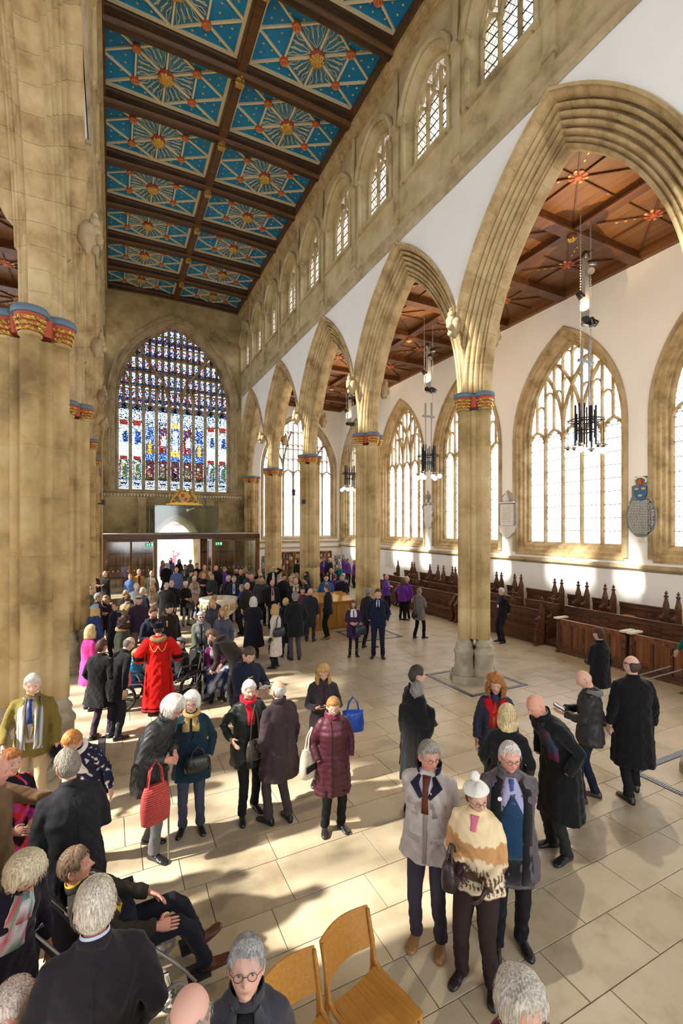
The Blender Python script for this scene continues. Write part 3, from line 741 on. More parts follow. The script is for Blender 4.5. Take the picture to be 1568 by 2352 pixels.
mb = MB(); mb.tube([(XC+3.62, -.06, 0), (XC+3.62, -.06, 5.6), (XC+3.55, -.06, 5.8), (XC+3.55, -.06, 6.9), (XC+3.45, -.06, 7.2), (XC+3.45, -.06, 7.9)], .035, 6); mb.o('drain_pipe', M['stone_grey'], west)
# tracery of the great window: nine lights, two sub-arches
gw = struct(empty('window_%d' % wc, (XC, YW, 0))); wc += 1; NL = 9
WX = [-WGA+2*WGA*k/NL for k in range(NL+1)]; hw = WGA/NL
Zg = lambda x: arch_z(WGA, WGP, WGT, x)
TR = MB(); y0, y1 = .45, .68
for k, x in enumerate(WX[1:-1], 1): TR.bar([(x, WGS-.05), (x, 10.75)], .19, y0-.04, y1)
for k in range(NL): lancet(TR, (WX[k]+WX[k+1])/2, hw, 10.25, .48, .11, y0, y1)
l = arch_loop(WGA, WGS, WGP, WGT, 20); TR.bar(l[1:]+[l[0]], .2, y0, y1)
def ribc(x0, z0, x1, z1, b, w=.15):
    P = []
    for i in range(11):
        t = i/10; x = x0+(x1-x0)*t; z = z0+(z1-z0)*t; nx, nz = -(z1-z0), (x1-x0); q = hypot(nx, nz); k = 4*t*(1-t)*b
        x += nx/q*k; z += nz/q*k
        if z > Zg(x): z = Zg(x)
        P.append((x, z))
    TR.bar(P, w, y0-.05, y1)
for s in (-1, 1):
    e = WX[3] if s < 0 else WX[6]; e2 = WX[4] if s < 0 else WX[5]; e0 = WX[1] if s < 0 else WX[8]; eb = WX[2] if s < 0 else WX[7]
    ribc(e0, 10.75, s*2.72, 12.5, .12*s, .12); ribc(e, 10.75, s*.62, 12.3, -.10*s)
    ribc(e2, 10.75, s*.70, 12.3, .08*s, .12); ribc(s*.66, 12.2, s*2.05, 14.2, -.10*s); 
    ribc(e, 10.75, s*1.9, 13.9, .1*s*-1, .10) if False else None
    ribc(s*.66, 12.3, s*.25, 10.75, .05*s, .11)
tiers = [(10.95, .62), (11.85, .70), (12.75, .70), (13.6, .62), (14.35, .5)]
for ti, (z, hh) in enumerate(tiers):
    n2 = NL*2
    for j in range(n2+1):
        x = -WGA+WGA*2*j/n2
        if Zg(x) > z+.1 and 0 < j < n2: TR.bar([(x, z-.15), (x, min(z+hh+.3, Zg(x)))], .10, y0, y1)
    for j in range(n2):
        cx = -WGA+WGA*2*(j+.5)/n2
        if Zg(cx) > z+hh: lancet(TR, cx, hw/2, z+hh-.2, .2, .085, y0, y1, 4, False)
    if ti in (1, 2, 3):
        xm = WGA*sqrt(max(0, 1-((z-.1-WGP)/(WGT-WGP))**2)); TR.bar([(-xm*.98, z-.1), (xm*.98, z-.1)], .06, y0, y1)
TR.o('tracery', M['stone_grey'], gw)
# stained glass: each light its own pane of many small coloured quarries
SGP = {'w': (.70, .80, .88), 'b': (.02, .07, .30), 'd': (.012, .03, .07), 'r': (.40, .015, .015), 'm': (.10, .012, .012), 'y': (.62, .33, .03), 'g': (.02, .12, .06), 's': (.35, .55, .75), 'k': (.004, .006, .01), 'p': (.18, .07, .25), 'f': (.75, .5, .38), 'n': (.14, .06, .02)}
def sg_mat():
    m = bpy.data.materials.new('stained_glass'); m.use_nodes = True; N = m.node_tree.nodes; L = m.node_tree.links; N.clear()
    o = N.new('ShaderNodeOutputMaterial'); t = N.new('ShaderNodeBsdfTransparent'); a = N.new('ShaderNodeVertexColor'); a.layer_name = 'Col'
    L.new(a.outputs[0], t.inputs[0]); g = N.new('ShaderNodeBsdfGlossy'); g.inputs[0].default_value = (.3, .3, .3, 1); mx = N.new('ShaderNodeMixShader'); mx.inputs[0].default_value = .03
    L.new(t.outputs[0], mx.inputs[1]); L.new(g.outputs[0], mx.inputs[2]); L.new(mx.outputs[0], o.inputs[0]); return m
SG = sg_mat(); rs = random.Random(11)
def sg_face(V, Fc, K, P, col):
    b = len(V); V.extend(P); Fc.append(tuple(range(b, b+len(P)))); K.extend([col]*len(P))
def jit(c, a=.35):
    k = (1+rs.uniform(-a, a)*1.3)*.55; return tuple(max(0, min(1, x*k*1.0)) for x in c)
LEADC = (.004, .004, .006)
def sg_light(k):
    """one light: base panel, lower scene, upper scene, pale canopy; every figure with halo, head and robe"""
    V = []; Fc = []; K = []; x0, x1 = WX[k]+.08, WX[k+1]-.08; z0, z1 = WGS+.03, 10.72; nx, nz = 15, 150
    dx = (x1-x0)/nx; dz = (z1-z0)/nz; P = {}; side = k in (0, 1, 7, 8); out = k in (2, 6)
    figs = []           # centre u, foot v, top v, robe, robe2
    if side: figs = [(.42, .14, .33, 'y' if k in (0, 1) else 's', 'p'), (.60, .15, .31, 'g', 'n'), (.45, .52, .73, 'w' if k != 1 else 'b', 's'), (.66, .54, .70, 'd', 'b')]
    elif out: figs = [(.4, .13, .27, 'n', 'm'), (.5, .42, .60, 'y', 'n'), (.55, .58, .76, 'b', 'd')]
    elif k == 4: figs = [(.5, .13, .26, 'k', 'm'), (.5, .46, .78, 's', 'w'), (.3, .40, .48, 'y', 'y'), (.7, .40, .48, 'y', 'y')]
    else: figs = [(.45, .13, .30, 'n', 'g'), (.40, .44, .60, 'm', 'r'), (.6, .52, .68, 'w', 's'), (.4, .64, .75, 'm', 'b')]
    for i in range(nx+1):
        for j in range(nz+1): P[i, j] = (x0+dx*i+(rs.uniform(-.4, .4)*dx if 0 < i < nx else 0), .56, z0+dz*j+(rs.uniform(-.4, .4)*dz if 0 < j < nz else 0))
    for j in range(nz):
        for i in range(nx):
            u, v = (i+.5)/nx, (j+.5)/nz; asp = (z1-z0)/(x1-x0)
            if v < .10: c = 'k' if (abs(v-.06) < .006 and .2 < u < .8) or rs.random() < .16 else rs.choice('wwws')
            elif v < .14: c = rs.choice('wsgdk' if side else 'kdnmg')
            elif v < .34: c = rs.choice('dkgns' if side else 'kndmm')
            elif v < .42: c = (rs.choice('mrmn') if side and .1 < u < .9 and v < .38 else 'w' if side else rs.choice('bbdsb'))
            elif v < .52: c = rs.choice('wws') if side else 'n' if k == 4 else rs.choice('dbn')
            elif v < .74: c = rs.choice('swdsw') if side else rs.choice('mmnk') if k in (3, 5) else rs.choice('dbwk') if k == 4 else rs.choice('dbbw')
            elif v < .80: c = rs.choice('mrmn') if side and .15 < u < .85 else rs.choice('wkd') if k != 4 else 'y' if .2 < u < .8 else 'w'
            else: c = 'k' if (int(u*9) % 2 == 0 and rs.random() < .5) or rs.random() < .08 else rs.choice('wwsws')
            for fu, f0, f1, a, b in figs:
                if f0 < v < f1:
                    t = (v-f0)/(f1-f0); w = .30*(1-t*.45)
                    if t < .80 and abs(u-fu) < w: c = (a if abs(u-fu) < w*.6 else b) if rs.random() > .14 else rs.choice('kw')
                hd = hypot((u-fu), (v-f1+.012)*asp)
                if hd < .13: c = 'f' if hd < .075 else rs.choice('wwy')
            if i in (0, nx-1) and rs.random() < .75: c = rs.choice('wws')
            sg_face(V, Fc, K, [P[i, j], P[i+1, j], P[i+1, j+1], P[i, j+1]], jit(SGP[c], .25) if rs.random() > .10 else LEADC)
    return mesh('stained_pane', V, Fc, SG, cols=K)
for k in range(NL): link('stained_pane', sg_light(k), gw)
V, Fc, K = [], [], []; nx, nz = 144, 124                   # tracery glass
gx = lambda i: -WGA+2*WGA*i/nx; gz = lambda j: 10.35+(WGT-10.35)*j/nz
for j in range(nz):
    for i in range(nx):
        x, z = gx(i+.5), gz(j+.5)
        if Zg(x) < z: continue
        q = abs(((x+WGA)/(2*hw)*2) % 1-.5)*2; t_ = ((z-10.95)/.88) % 1; base = 'kkdknkbm' if q > .5 or t_ < .12 or t_ > .86 else ('wwsf' if abs(t_-.72) < .08 else 'swswdbkr') 
        c = rs.choice(base); J = lambda a, b: (gx(a), .57, gz(b))
        sg_face(V, Fc, K, [J(i, j), J(i+1, j), J(i+1, j+1), J(i, j+1)], jit(SGP[c]) if rs.random() > .14 else LEADC)
link('tracery_glass', mesh('tracery_glass', V, Fc, SG, cols=K), gw)
# aisle west window (north side) with seven lights
def west_aisle(xc, par_name):
    global wc
    a, si, sp, ap = 2.72, 2.75, 7.2, 11.2; w = abs(XA-PXR-.5)
    p = struct(empty(par_name, (xc, YW, 0)))
    mb = MB(); holed(mb, -w/2-.3, w/2+.3, 0, 12.2, a, si, sp, ap, n=14); mb.o('plaster_face', PL, p)
    w_ = struct(empty('window_%d' % wc, (xc, YW, 0))); wc += 1
    mb = MB(); steps = [(0, -.03), (.05, -.03), (.08, .08), (.15, .1), (.17, .24), (.24, .34), (.26, .5)]
    for (d0, q0), (d1, q1) in zip(steps, steps[1:]): reveal(mb, arch_loop(a-d0, si+d0, sp, ap-d0, 16), q0, arch_loop(a-d1, si+d1, sp, ap-d1, 16), q1)
    autosmooth(mb.o('moulded_reveal', M['stone_grey'], w_).data, 25)
    a2, si2, ap2 = a-.26, si+.26, ap-.26; n = 7; xs = [-a2+2*a2*k/n for k in range(n+1)]; hq = a2/n; Z = lambda x: arch_z(a2, sp, ap2, x)
    mb = MB(); ya, yb = .34, .5
    for x in xs[1:-1]: mb.bar([(x, si2), (x, 7.3)], .14, ya, yb)
    for k in range(n): lancet(mb, (xs[k]+xs[k+1])/2, hq, 6.95, .42, .09, ya, yb)
    l = arch_loop(a2, si2, sp, ap2, 16); mb.bar(l[1:]+[l[0]], .18, ya, yb)
    for s in (-1, 1):
        e = xs[2] if s < 0 else xs[5]
        P = [(e+(s*1.0*(i/8)**1.6)*-1*-0.0+(-s)*(.0)-s*(-.9)*(1-cos(i/8*1.2))*-1, 7.3+2.6*i/8) for i in range(9)]
        P = [(x, min(z, Z(x))) for x, z in P]; mb.bar(P, .12, ya, yb)
        P = [(e-s*(-1.1)*(1-cos(i/8*1.3))*1.2, 7.3+2.1*i/8) for i in range(9)]; P = [(x, min(z, Z(x))) for x, z in P if abs(x) < a2]; mb.bar(P, .12, ya, yb)
    for k in range(n):
        for j in (-1, 1):
            c2 = (xs[k]+xs[k+1])/2+j*hq/2
            for z2 in (7.9, 8.85, 9.7):
                if z2+.35 < Z(c2): lancet(mb, c2, hq/2, z2, .24, .05, ya, yb, 4, False)
        cx = (xs[k]+xs[k+1])/2; mb.bar([(cx, 7.35), (cx, Z(cx))], .06, ya, yb)
    for x in xs[1:-1]: mb.bar([(x, 7.3), (x, Z(x))], .07, ya, yb)
    mb.bar([(-1.7, 8.75), (1.7, 8.75)], .07, ya, yb)
    mb.o('tracery', M['stone_grey'], w_)
    for m in panes(xs, a2, si2, sp, ap2, .43, M['lead_glass']): link('glass_pane', m, w_)
    sbb = MB()
    for k in range(9): sbb.box((0, .42, si2+.45+.45*k), (2*a2, .02, .016))
    sbb.o('saddle_bar', M['black'], w_)
    mb = MB(); mb.box((0, -.04, 2.62), (w, .1, .12)); mb.box((0, -.03, 2.25), (w, .08, .08)); mb.o('string_course', M['stone_grey'], p)
west_aisle((PXR+.5+XA)/2, 'wall_west_aisle_north'); west_aisle((PXL-.5+XS)/2, 'wall_west_aisle_south')
# ------------------------------------------------------------- floor gratings round the piers
def grating(x, y, label, h=.78):
    g = empty('floor_grating', (x, y, 0)); tag(g, label, 'grating', 'black heating gratings round the piers')
    mb = MB(); w = .11
    for s in (-1, 1): mb.box((0, s*h, .001), (2*h+w, w, .006)); mb.box((s*h, 0, .001), (w, 2*h-w, .006))
    mb.o('frame', M['black'], g)
    mb = MB(); n = 60
    for s in (-1, 1):
        for k in range(n):
            t = -h+2*h*(k+.5)/n; mb.box((t, s*h, .006), (.012, w-.02, .006)); 
            if abs(t) < h-w/2: mb.box((s*h, t, .006), (w-.02, .012, .006))
    tag(mb.o('slats', M['steel'], g), kind='stuff'); return g
grating(PXR-.07, 8.36, 'dark grating square set in the floor round the pier beside the red-scarfed woman')
grating(PXR, 13.5, 'dark grating square in the floor behind the man in the navy suit')
grating(PXR-.07, 3.4, 'dark grating corner at the cropped pier base by the picture edge')
grating(PXL+.02, 8.1, 'dark grating strip beside the front pier under the sunlit floor')
# ------------------------------------------------------------- pews
PB = MB(); 
def bench(x, y0, y1, zt, zs, zf, label, group, cap=True, seat=True, planks=.28, front=True, panels=False):
    """bench along y, facing -x; back top zt, seat zs, platform height zf"""
    L = y1-y0; yc = (y0+y1)/2; p = empty('pew', (x, yc, 0)); tag(p, label, 'pew', group)
    n = max(2, round(L/planks)); w = L/n
    pm = MB().box((0, 0, (zt+zf)/2-.06), (.022, w-.012, zt-zf-.14)).me('plank', M['pew'])
    for k in range(n): link('plank', pm, p, (0, -L/2+w*(k+.5), 0))
    mb = MB(); mb.box((-.01, 0, zt-.07), (.05, L, .10)); mb.box((-.01, 0, zt-.005), (.085, L, .035)); mb.box((-.02, 0, zt-.13), (.03, L, .02)); mb.o('top_rail', M['pew'], p)
    MB().box((0, 0, zf+.06), (.05, L, .12)).o('bottom_rail', M['pew'], p)
    if seat: MB().box((-.24, 0, zs), (.42, L, .035)).o('seat', M['pew'], p); MB().box((-.30, 0, (zs+zf)/2), (.025, L, zs-zf-.05)).o('seat_riser', M['pew'], p)
    return p
def pew_end(x, y, zf, zt, label, group):
    """bench end with a tall pointed head and finial, seen across the aisle"""
    p = empty('pew_end', (x, y, zf)); tag(p, label, 'pew end', group); h = zt-zf
    zb = h-.30; poly = [(-.30, 0), (.08, 0), (.08, zb-.25), (.085, zb-.12), (.05, zb-.02), (.02, zb+.05), (.012, zb+.1), (-.032, zb+.1), (-.04, zb+.05), (-.07, zb-.02), (-.115, zb-.12), (-.11, zb-.30), (-.17, zb-.36), (-.21, zb-.34), (-.26, zb-.42), (-.22, zb-.5), (-.24, zb-.56), (-.24, .5), (-.30, .42)]
    mb = MB(); mb.slab(poly, -.035, .035); mb.box((-.26, 0, .05), (.12, .11, .10)); mb.box((-.26, 0, .50), (.10, .10, .03)); mb.box((-.24, 0, zb-.5), (.12, .09, .03)); mb.o('end_panel', M['pew'], p)
    f = MB(); f.lathe([(.012, .08), (.02, .10), (.05, .12), (.062, .145), (.05, .17), (.022, .185), (.02, .20), (.042, .215), (.045, .235), (.025, .26), (.008, .30)], 8, (-.01, 0, zb)); f.o('finial', M['pew'], p, smooth=True)
    a = MB()
    a.lathe([(.005, -.05), (.045, -.03), (.055, .01), (.03, .05), (.005, .06)], 7, (-.24, 0, zb-.40)); a.o('arm_carving', M['pew'], p, smooth=True)
    return p
ORD = 'first second third fourth fifth sixth seventh eighth ninth tenth eleventh twelfth thirteenth fourteenth fifteenth sixteenth seventeenth eighteenth nineteenth twentieth'.split()
struct(MB().box((12.95, 14.3, .08), (2.15, 14.6, .16)).o('platform', M['pew']))
struct(MB().box((13.35, 14.3, .20), (1.4, 14.6, .10)).o('platform_step', M['pew']))
bk = [20.3, 18.95, 17.3, 15.95, 13.28, 12.35, 10.63, 9.74, 8.86, 7.12, 4.6]
wl8 = ['by the postcard rack', 'behind the purple-shirted man', 'behind the purple-shirted women', 'beside the free pier', 'behind the man with the lanyard', 'past the lanyard man', 'short, under the white tablet', 'short, under the main window', 'long, under the main window', 'under the oval tablet']
for k in range(10): bench(13.72, bk[k+1]+.1, bk[k]-.1, 1.34, .72, .25, 'dark oak wall pew, back row, %s' % wl8[k], 'back row pews')
for k, y in enumerate([20.3, 19.05, 18.85, 17.6, 17.0, 16.6, 16.0, 15.8, 13.4, 13.15, 12.5, 12.2, 10.77, 10.5, 9.89, 9.59, 8.99, 8.73, 7.27, 6.97]):
    pew_end(13.38, y, .25, 1.88, 'tall carved pew end with pointed finial, back row, %s counting from the shop end' % ORD[k], 'back row pew ends')
md = [20.6, 17.2, 13.6, 11.4, 9.9, 4.6]
for k in range(5): bench(12.62, md[k+1]+.1, md[k]-.1, 1.15, .56, .16, 'dark oak pew, middle row, %s' % ['at the shop end', 'behind the grey-coated photographer', 'behind the lanyard man', 'behind the open gap', 'behind the panelled desks'][k], 'middle row pews')
for k, y in enumerate([20.5, 17.3, 17.1, 13.7, 13.45, 11.55, 9.95]):
    pew_end(12.30, y, .16, 1.50, 'carved pew end with small finial, middle row, %s counting from the shop end' % ORD[k], 'middle row pew ends')
fr = [21.0, 17.6, 13.75, 9.95]
for k in range(3): bench(11.98, fr[k+1]+.12, fr[k]-.12, .98, .44, 0, 'dark oak front pew with open seat, %s' % ['at the shop end behind the purple shirts', 'beside the grey-coated photographer', 'behind the man with the lanyard'][k], 'front row pews')
for k, y in enumerate([20.9, 17.75, 17.5, 13.9, 13.65]):
    e = empty('pew_end', (11.9, y, 0)); tag(e, 'low scroll-armed front pew end, %s counting from the shop end' % ORD[k], 'pew end', 'scroll pew ends')
    MB().slab([(.12, 0), (.12, 1.0), (-.1, 1.0), (-.14, .9), (-.22, .78), (-.34, .68), (-.40, .58), (-.36, .4), (-.32, .2), (-.42, .06), (-.42, 0)], -.035, .035).o('end_panel', M['pew'], e)
    MB().tube([(-.12, 0, 1.0), (-.30, 0, .76), (-.42, 0, .62)], .045, 6).o('arm_rest', M['pew'], e)
pew_end(11.75, 9.92, 0, 1.48, 'tall carved front pew end with finial beside the open gap', 'front pew ends')
def desk(y0, y1, x, label):
    p = empty('reading_desk', (x, (y0+y1)/2, 0)); tag(p, label, 'desk', 'panelled desks before the pews'); L = y1-y0; n = 5; w = L/n
    MB().box((0, 0, .93), (.09, L, .06)).o('top_rail', M['pew_pan'], p); MB().box((.01, 0, .86), (.05, L, .10)).o('frieze_rail', M['pew_pan'], p)
    MB().box((0, 0, .09), (.08, L, .16)).o('plinth_rail', M['pew'], p)
    pm = MB().box((.015, 0, .48), (.02, w-.07, .66)).me('panel', M['pew_pan']); tr_ = MB(); 
    for s in (-1, 1): tr_.box((-.01, s*(w/2-.12)*.5, .24), (.015, (w-.12)/2-.02, .10), 0, None, .6)
    TRM = tr_.me('carved_base', M['pew'])
    sm = MB().box((0, 0, .50), (.055, .06, .68)).me('stile', M['pew'])
    for k in range(n): q = link('panel', pm, p, (0, -L/2+w*(k+.5), 0)); link('carved_base', TRM, q)
    for k in range(n+1): link('stile', sm, p, (0, -L/2+w*k, 0))
    for s in (-1, 1):
        mb = MB(); mb.slab([(-.10, 0), (-.06, .06), (-.03, .12), (-.06, .5), (-.03, .9), (-.10, .95), (.34, .95), (.30, .9), (.26, 0)], -.04, .04); q = mb.o('end_bracket', M['pew'], p, (0, s*(L/2+.05), 0))
        MB().box((.10, 0, .985), (.46, .13, .045)).o('pale_cap', M['stone_pale'], q)
desk(7.28, 9.1, 11.52, 'panelled oak pew front behind the walking figure in black'); desk(4.85, 7.0, 11.52, 'panelled oak pew front beside the green-coated figure')
MB().box((11.99, 8.0, .49), (.35, 2.2, .03)).o('desk_seat', M['pew']).name = 'seat_board'
tag(bpy.data.objects['seat_board'], 'plain dark seat board behind the panelled pew front', 'bench')
sbx = MB(); sbx.box((0, 0, .24), (.36, .24, .30)); sb_ = sbx.o('wooden_box', M['oak'], None, (13.42, 8.35, .95)); tag(sb_, 'small open pale wooden box on the back row pew', 'box'); sb_.location.z = .64
# ------------------------------------------------------------- oak counter, font
ct = empty('counter', (6.75, 15.1, 0)); tag(ct, 'light oak serving counter with sloping top in front of a pier', 'counter')
MB().box((0, 0, .04), (1.9, .86, .08)).o('plinth', M['oak'], ct); bd = MB().box((0, 0, .5), (1.94, .9, .84)); bd.o('body', M['oak'], ct)
for k in range(3): MB().box((-.64+.64*k, -.462, .48), (.60, .022, .78)).o('front_panel', M['oak'], ct)
mb = MB(); mb.add([(-1, -.52, .93), (1, -.52, .93), (1, .5, 1.13), (-1, .5, 1.13), (-1, -.52, .99), (1, -.52, .99), (1, .5, 1.19), (-1, .5, 1.19)], [(3, 2, 1, 0), (4, 5, 6, 7), (0, 1, 5, 4), (1, 2, 6, 5), (2, 3, 7, 6), (3, 0, 4, 7)]); mb.o('sloping_top', M['oak'], ct)
ft = empty('font', (3.16, 15.5, 0)); tag(ft, 'carved round stone font standing in the crowd of the nave', 'font')
mb = MB(); mb.lathe([(.62, 0), (.62, .14), (.5, .16), (.48, .28), (.30, .34), (.24, .5), (.26, .62), (.46, .74), (.58, .86), (.60, 1.16), (.63, 1.18), (.63, 1.25), (.52, 1.25), (.48, 1.05), (.1, .98)], 16, caps=False)
autosmooth(mb.o('bowl', M['stone_pale'], ft).data, 30)
fc = MB()
for k in range(16):
    a = (k+.5)*pi/8; R_ = Matrix.Rotation(a, 4, 'Z')
    fc.box((.585, 0, 1.0), (.05, .15, .22), M=R_); fc.lathe([(.02, -.05), (.05, 0), (.02, .05)], 6, M=R_ @ Matrix.Translation((.62, 0, 1.0))); fc.box((.27, 0, .55), (.04, .05, .22), M=R_)
tag(fc.o('carved_panels', M['stone'], ft), kind='stuff')
# ------------------------------------------------------------- west lobby
lb = empty('entrance_lobby', (XC, 24.65, 0)); tag(lb, 'glazed oak entrance lobby across the west end of the nave', 'lobby')
LW = XR-XL+.05; YD = 28.4-24.65
MB().box((0, YD/2, 3.12), (LW, YD+.1, .22)).o('roof_fascia', M['screen_dk'], lb); MB().box((0, YD/2, 3.245), (LW-.1, YD-.1, .03)).o('roof_edge', M['stone_pale'], lb)
MB().box((0, -.04, 3.0), (LW, .08, .06)).o('fascia_roll', M['screen_dk'], lb)
pst = MB().box((0, 0, 1.5), (.16, .18, 3.0)).me('post', M['screen'])
for x in (-LW/2+.1, LW/2-.1, -1.45, 1.35): link('post', pst, lb, (x, 0, 0))
leaf_fr = MB()
for s in (-1, 1): leaf_fr.box((s*.56, 0, 1.48), (.07, .05, 2.94))
leaf_fr.box((0, 0, .08), (1.05, .05, .14)); leaf_fr.box((0, 0, 2.9), (1.05, .05, .08)); LEAFF = leaf_fr.me('leaf_frame', M['screen'])
LEAFG = MB().box((0, 0, 1.5), (1.06, .012, 2.76)).me('leaf_glass', M['clear'])
dt = MB()
for k in range(5): dt.add([(-.42+.21*k+.022*cos(a), -.012, 1.46+.035*sin(a)) for a in [i*pi/4 for i in range(8)]], [tuple(range(8))[::-1]])
DOT = dt.me('safety_dots', mat('white_vinyl', (.85, .85, .85), .8))
hd = MB(); hd.tube([(.45, -.05, 1.0), (.45, -.09, 1.05), (.45, -.09, 1.55), (.45, -.05, 1.6)], .015, 6); HDL = hd.me('pull_handle', M['steel'])
def leaf(x, y, rz, hand=True):
    f = link('glazed_leaf', LEAFF, lb, (x, y, 0), rz); link('leaf_glass', LEAFG, f); link('safety_dots', DOT, f)
    if hand: link('pull_handle', HDL, f)
for x in (-3.12, -1.98): leaf(x, 0, 0)
for x in (1.98, 3.10): leaf(x, 0, 0)
leaf(-1.45, .55, pi/2*.97); leaf(1.32, .55, -pi/2*.97)
wd = MB().box((0, 0, 0), (.30, .03, .62)).me('oak_panel', M['screen'])
for s in (-1, 1):                                    # old linenfold doors against the west wall
    bb = MB().box((s*2.45, YD-.12, 1.45), (2.3, .10, 2.86)).o('panelled_partition', M['screen_dk'], lb)
    for i in range(6):
        for j in range(4): link('oak_panel', wd, bb, (s*2.45-.93+.372*i, YD-.185, .42+.69*j))
    hg = MB()
    for z in (.8, 2.1): hg.box((s*2.45, YD-.21, z), (2.2, .02, .05))
    hg.o('iron_strap', M['black'], bb)
# exit signs
grn = mat('exit_green', (.0, .28, .13), .5, emis=((0, .5, .22), .6)); wht = mat('sign_white', (.9, .92, .9), .5, emis=((1, 1, 1), .5))
for x, nm in ((-1.72, 'beside the open doorway'), (1.62, 'over the half-open glazed leaf')):
    e = empty('exit_sign', (XC+x, 24.5, 2.72)); tag(e, 'green running-man exit sign with arrow %s' % nm, 'exit sign', 'lobby exit signs')
    MB().box((0, 0, 0), (.36, .04, .17)).o('panel', grn, e); MB().box((0, 0, .095), (.04, .02, .19)).o('bracket', M['black'], e)
    a = MB(); a.box((-.02, -.024, -.01), (.022, .006, .09)); a.slab([(-.06, .02), (.02, .02), (-.02, .065)], -.027, -.021); a.o('arrow', wht, e)
    a = MB(); a.box((.11, -.024, 0), (.07, .006, .12)); a.box((-.12, -.024, .045), (.025, .006, .025)); a.box((-.12, -.024, 0), (.03, .006, .06)); a.box((-.135, -.024, -.04), (.016, .006, .05), .3); a.box((-.10, -.024, -.04), (.016, .006, .05)); a.o('pictogram', wht, e)
# glass box over the door
gbx = empty('glass_screen', (3.5, 25.0, 3.27)); tag(gbx, 'tall frameless glass box standing on the lobby roof', 'glass screen')
GM = glass_mat('box_glass', (.74, .80, .78), refl=.10); w_, d_, h_ = 1.58, 3.3, 1.42
for nm, c, d in (('front_pane', (-w_/2, 0, h_/2), (w_-.01, .02, h_)), ('front_pane', (w_/2, 0, h_/2), (w_-.01, .02, h_)), ('side_pane', (-w_, d_/2, h_/2), (.02, d_, h_)), ('side_pane', (w_, d_/2, h_/2), (.02, d_, h_)), ('top_pane', (0, d_/2, h_), (2*w_, d_, .02))): MB().box(c, d).o(nm, GM, gbx)
mb = MB(); g_ = .035
for x in (-w_, w_): mb.box((x, 0, h_/2), (g_, g_, h_)); mb.box((x, d_/2, h_+.02), (g_, d_, g_)); mb.box((x, d_/2, .01), (g_, d_, g_))
mb.box((0, 0, h_+.02), (2*w_, g_, g_*1.3)); mb.box((0, 0, .015), (2*w_, g_, g_)); mb.o('edge_frame', mat('grey_green_frame', (.10, .13, .12), .4), gbx)
mb = MB()
for x in (-1.5, -.75, 0, .75, 1.5): mb.lathe([(.02, 0), (.03, .01), (.03, .04)], 8, (x, -.03, h_-.06)); mb.lathe([(.02, 0), (.03, .01), (.03, .04)], 8, (x, -.03, .06))
mb.o('clamp', M['steel'], gbx)
cs = empty('security_camera', (3.6, 25.3, 4.48)); tag(cs, 'white security camera arm inside the glass box', 'camera'); MB().tube([(.3, 0, .12), (0, 0, 0)], .02, 6).o('arm', wht, cs); MB().lathe([(.03, -.08), (.06, -.04), (.06, .03), (.03, .06)], 8, (-.05, 0, 0)).o('housing', wht, cs)
# royal arms: shield held by two standing beasts over a scroll base
ca = empty('coat_of_arms', (3.35, 24.96, 4.72)); tag(ca, 'gilded coat of arms with two supporters on the glass box', 'coat of arms')
G = M['gold']
MB().slab([(-.92, 0), (.92, 0), (.84, .07), (.74, .06), (.66, .14), (.5, .10), (.40, .17), (.2, .12), (0, .15), (-.2, .12), (-.40, .17), (-.5, .10), (-.66, .14), (-.74, .06), (-.84, .07)], -.05, .05).o('scroll_base', mat('gold_base', (.72, .44, .09), .4, .6), ca)
MB().slab([(.27*sin(t)*(1 if cos(t) > 0 else 1), .42+.30*cos(t)) for t in [k*pi/10 for k in range(20)]], -.04, .02).o('cartouche', G, ca)
sh = [(-.20, .60), (.20, .60), (.20, .38), (.14, .24), (0, .13), (-.14, .24), (-.20, .38)]
MB().slab(sh, -.065, -.03).o('shield', mat('shield_gold', (.75, .5, .12), .5), ca)
for nm, po, c in (('quarter', [(-.18, .40), (-.01, .40), (-.01, .58), (-.18, .58)], (.55, .06, .02)), ('quarter', [(.01, .40), (.18, .40), (.18, .58), (.01, .58)], (.70, .45, .08)), ('quarter', [(-.01, .17), (-.01, .38), (-.18, .38), (-.12, .26)], (.30, .36, .40)), ('quarter', [(.01, .17), (.12, .26), (.18, .38), (.01, .38)], (.55, .06, .02))):
    MB().slab(po, -.075, -.066).o(nm, mat('quarter', c, .5), ca)
MB().slab([(-.07, .68), (.07, .68), (.11, .84), (.05, .78), (0, .90), (-.05, .78), (-.11, .84)], -.04, .03).o('crown', G, ca)
for s in (-1, 1):
    b_ = MB(); P = lambda *q: [(s*x, 0, z) for x, z in q]
    b_.tube(P((.62, .14), (.56, .28), (.50, .42), (.40, .58), (.33, .66)), [.04, .07, .09, .10, .075], 8)
    b_.tube(P((.36, .64), (.34, .74), (.30, .80)), [.08, .085, .05], 8); b_.tube(P((.30, .78), (.22, .77)), [.045, .03], 6); b_.tube(P((.36, .80), (.38, .88)), [.03, .01], 5)
    b_.tube(P((.54, .34), (.48, .22), (.50, .10)), [.07, .045, .03], 6); b_.tube(P((.60, .28), (.66, .18), (.62, .08)), [.07, .045, .03], 6)
    b_.tube(P((.42, .58), (.32, .52), (.27, .56)), [.05, .03, .025], 6); b_.tube(P((.42, .52), (.30, .42), (.26, .40)), [.05, .03, .025], 6)
    b_.tube(P((.62, .26), (.74, .34), (.78, .50), (.70, .58)), [.025, .02, .02, .03], 6); b_.o('supporter', G, ca, smooth=True)
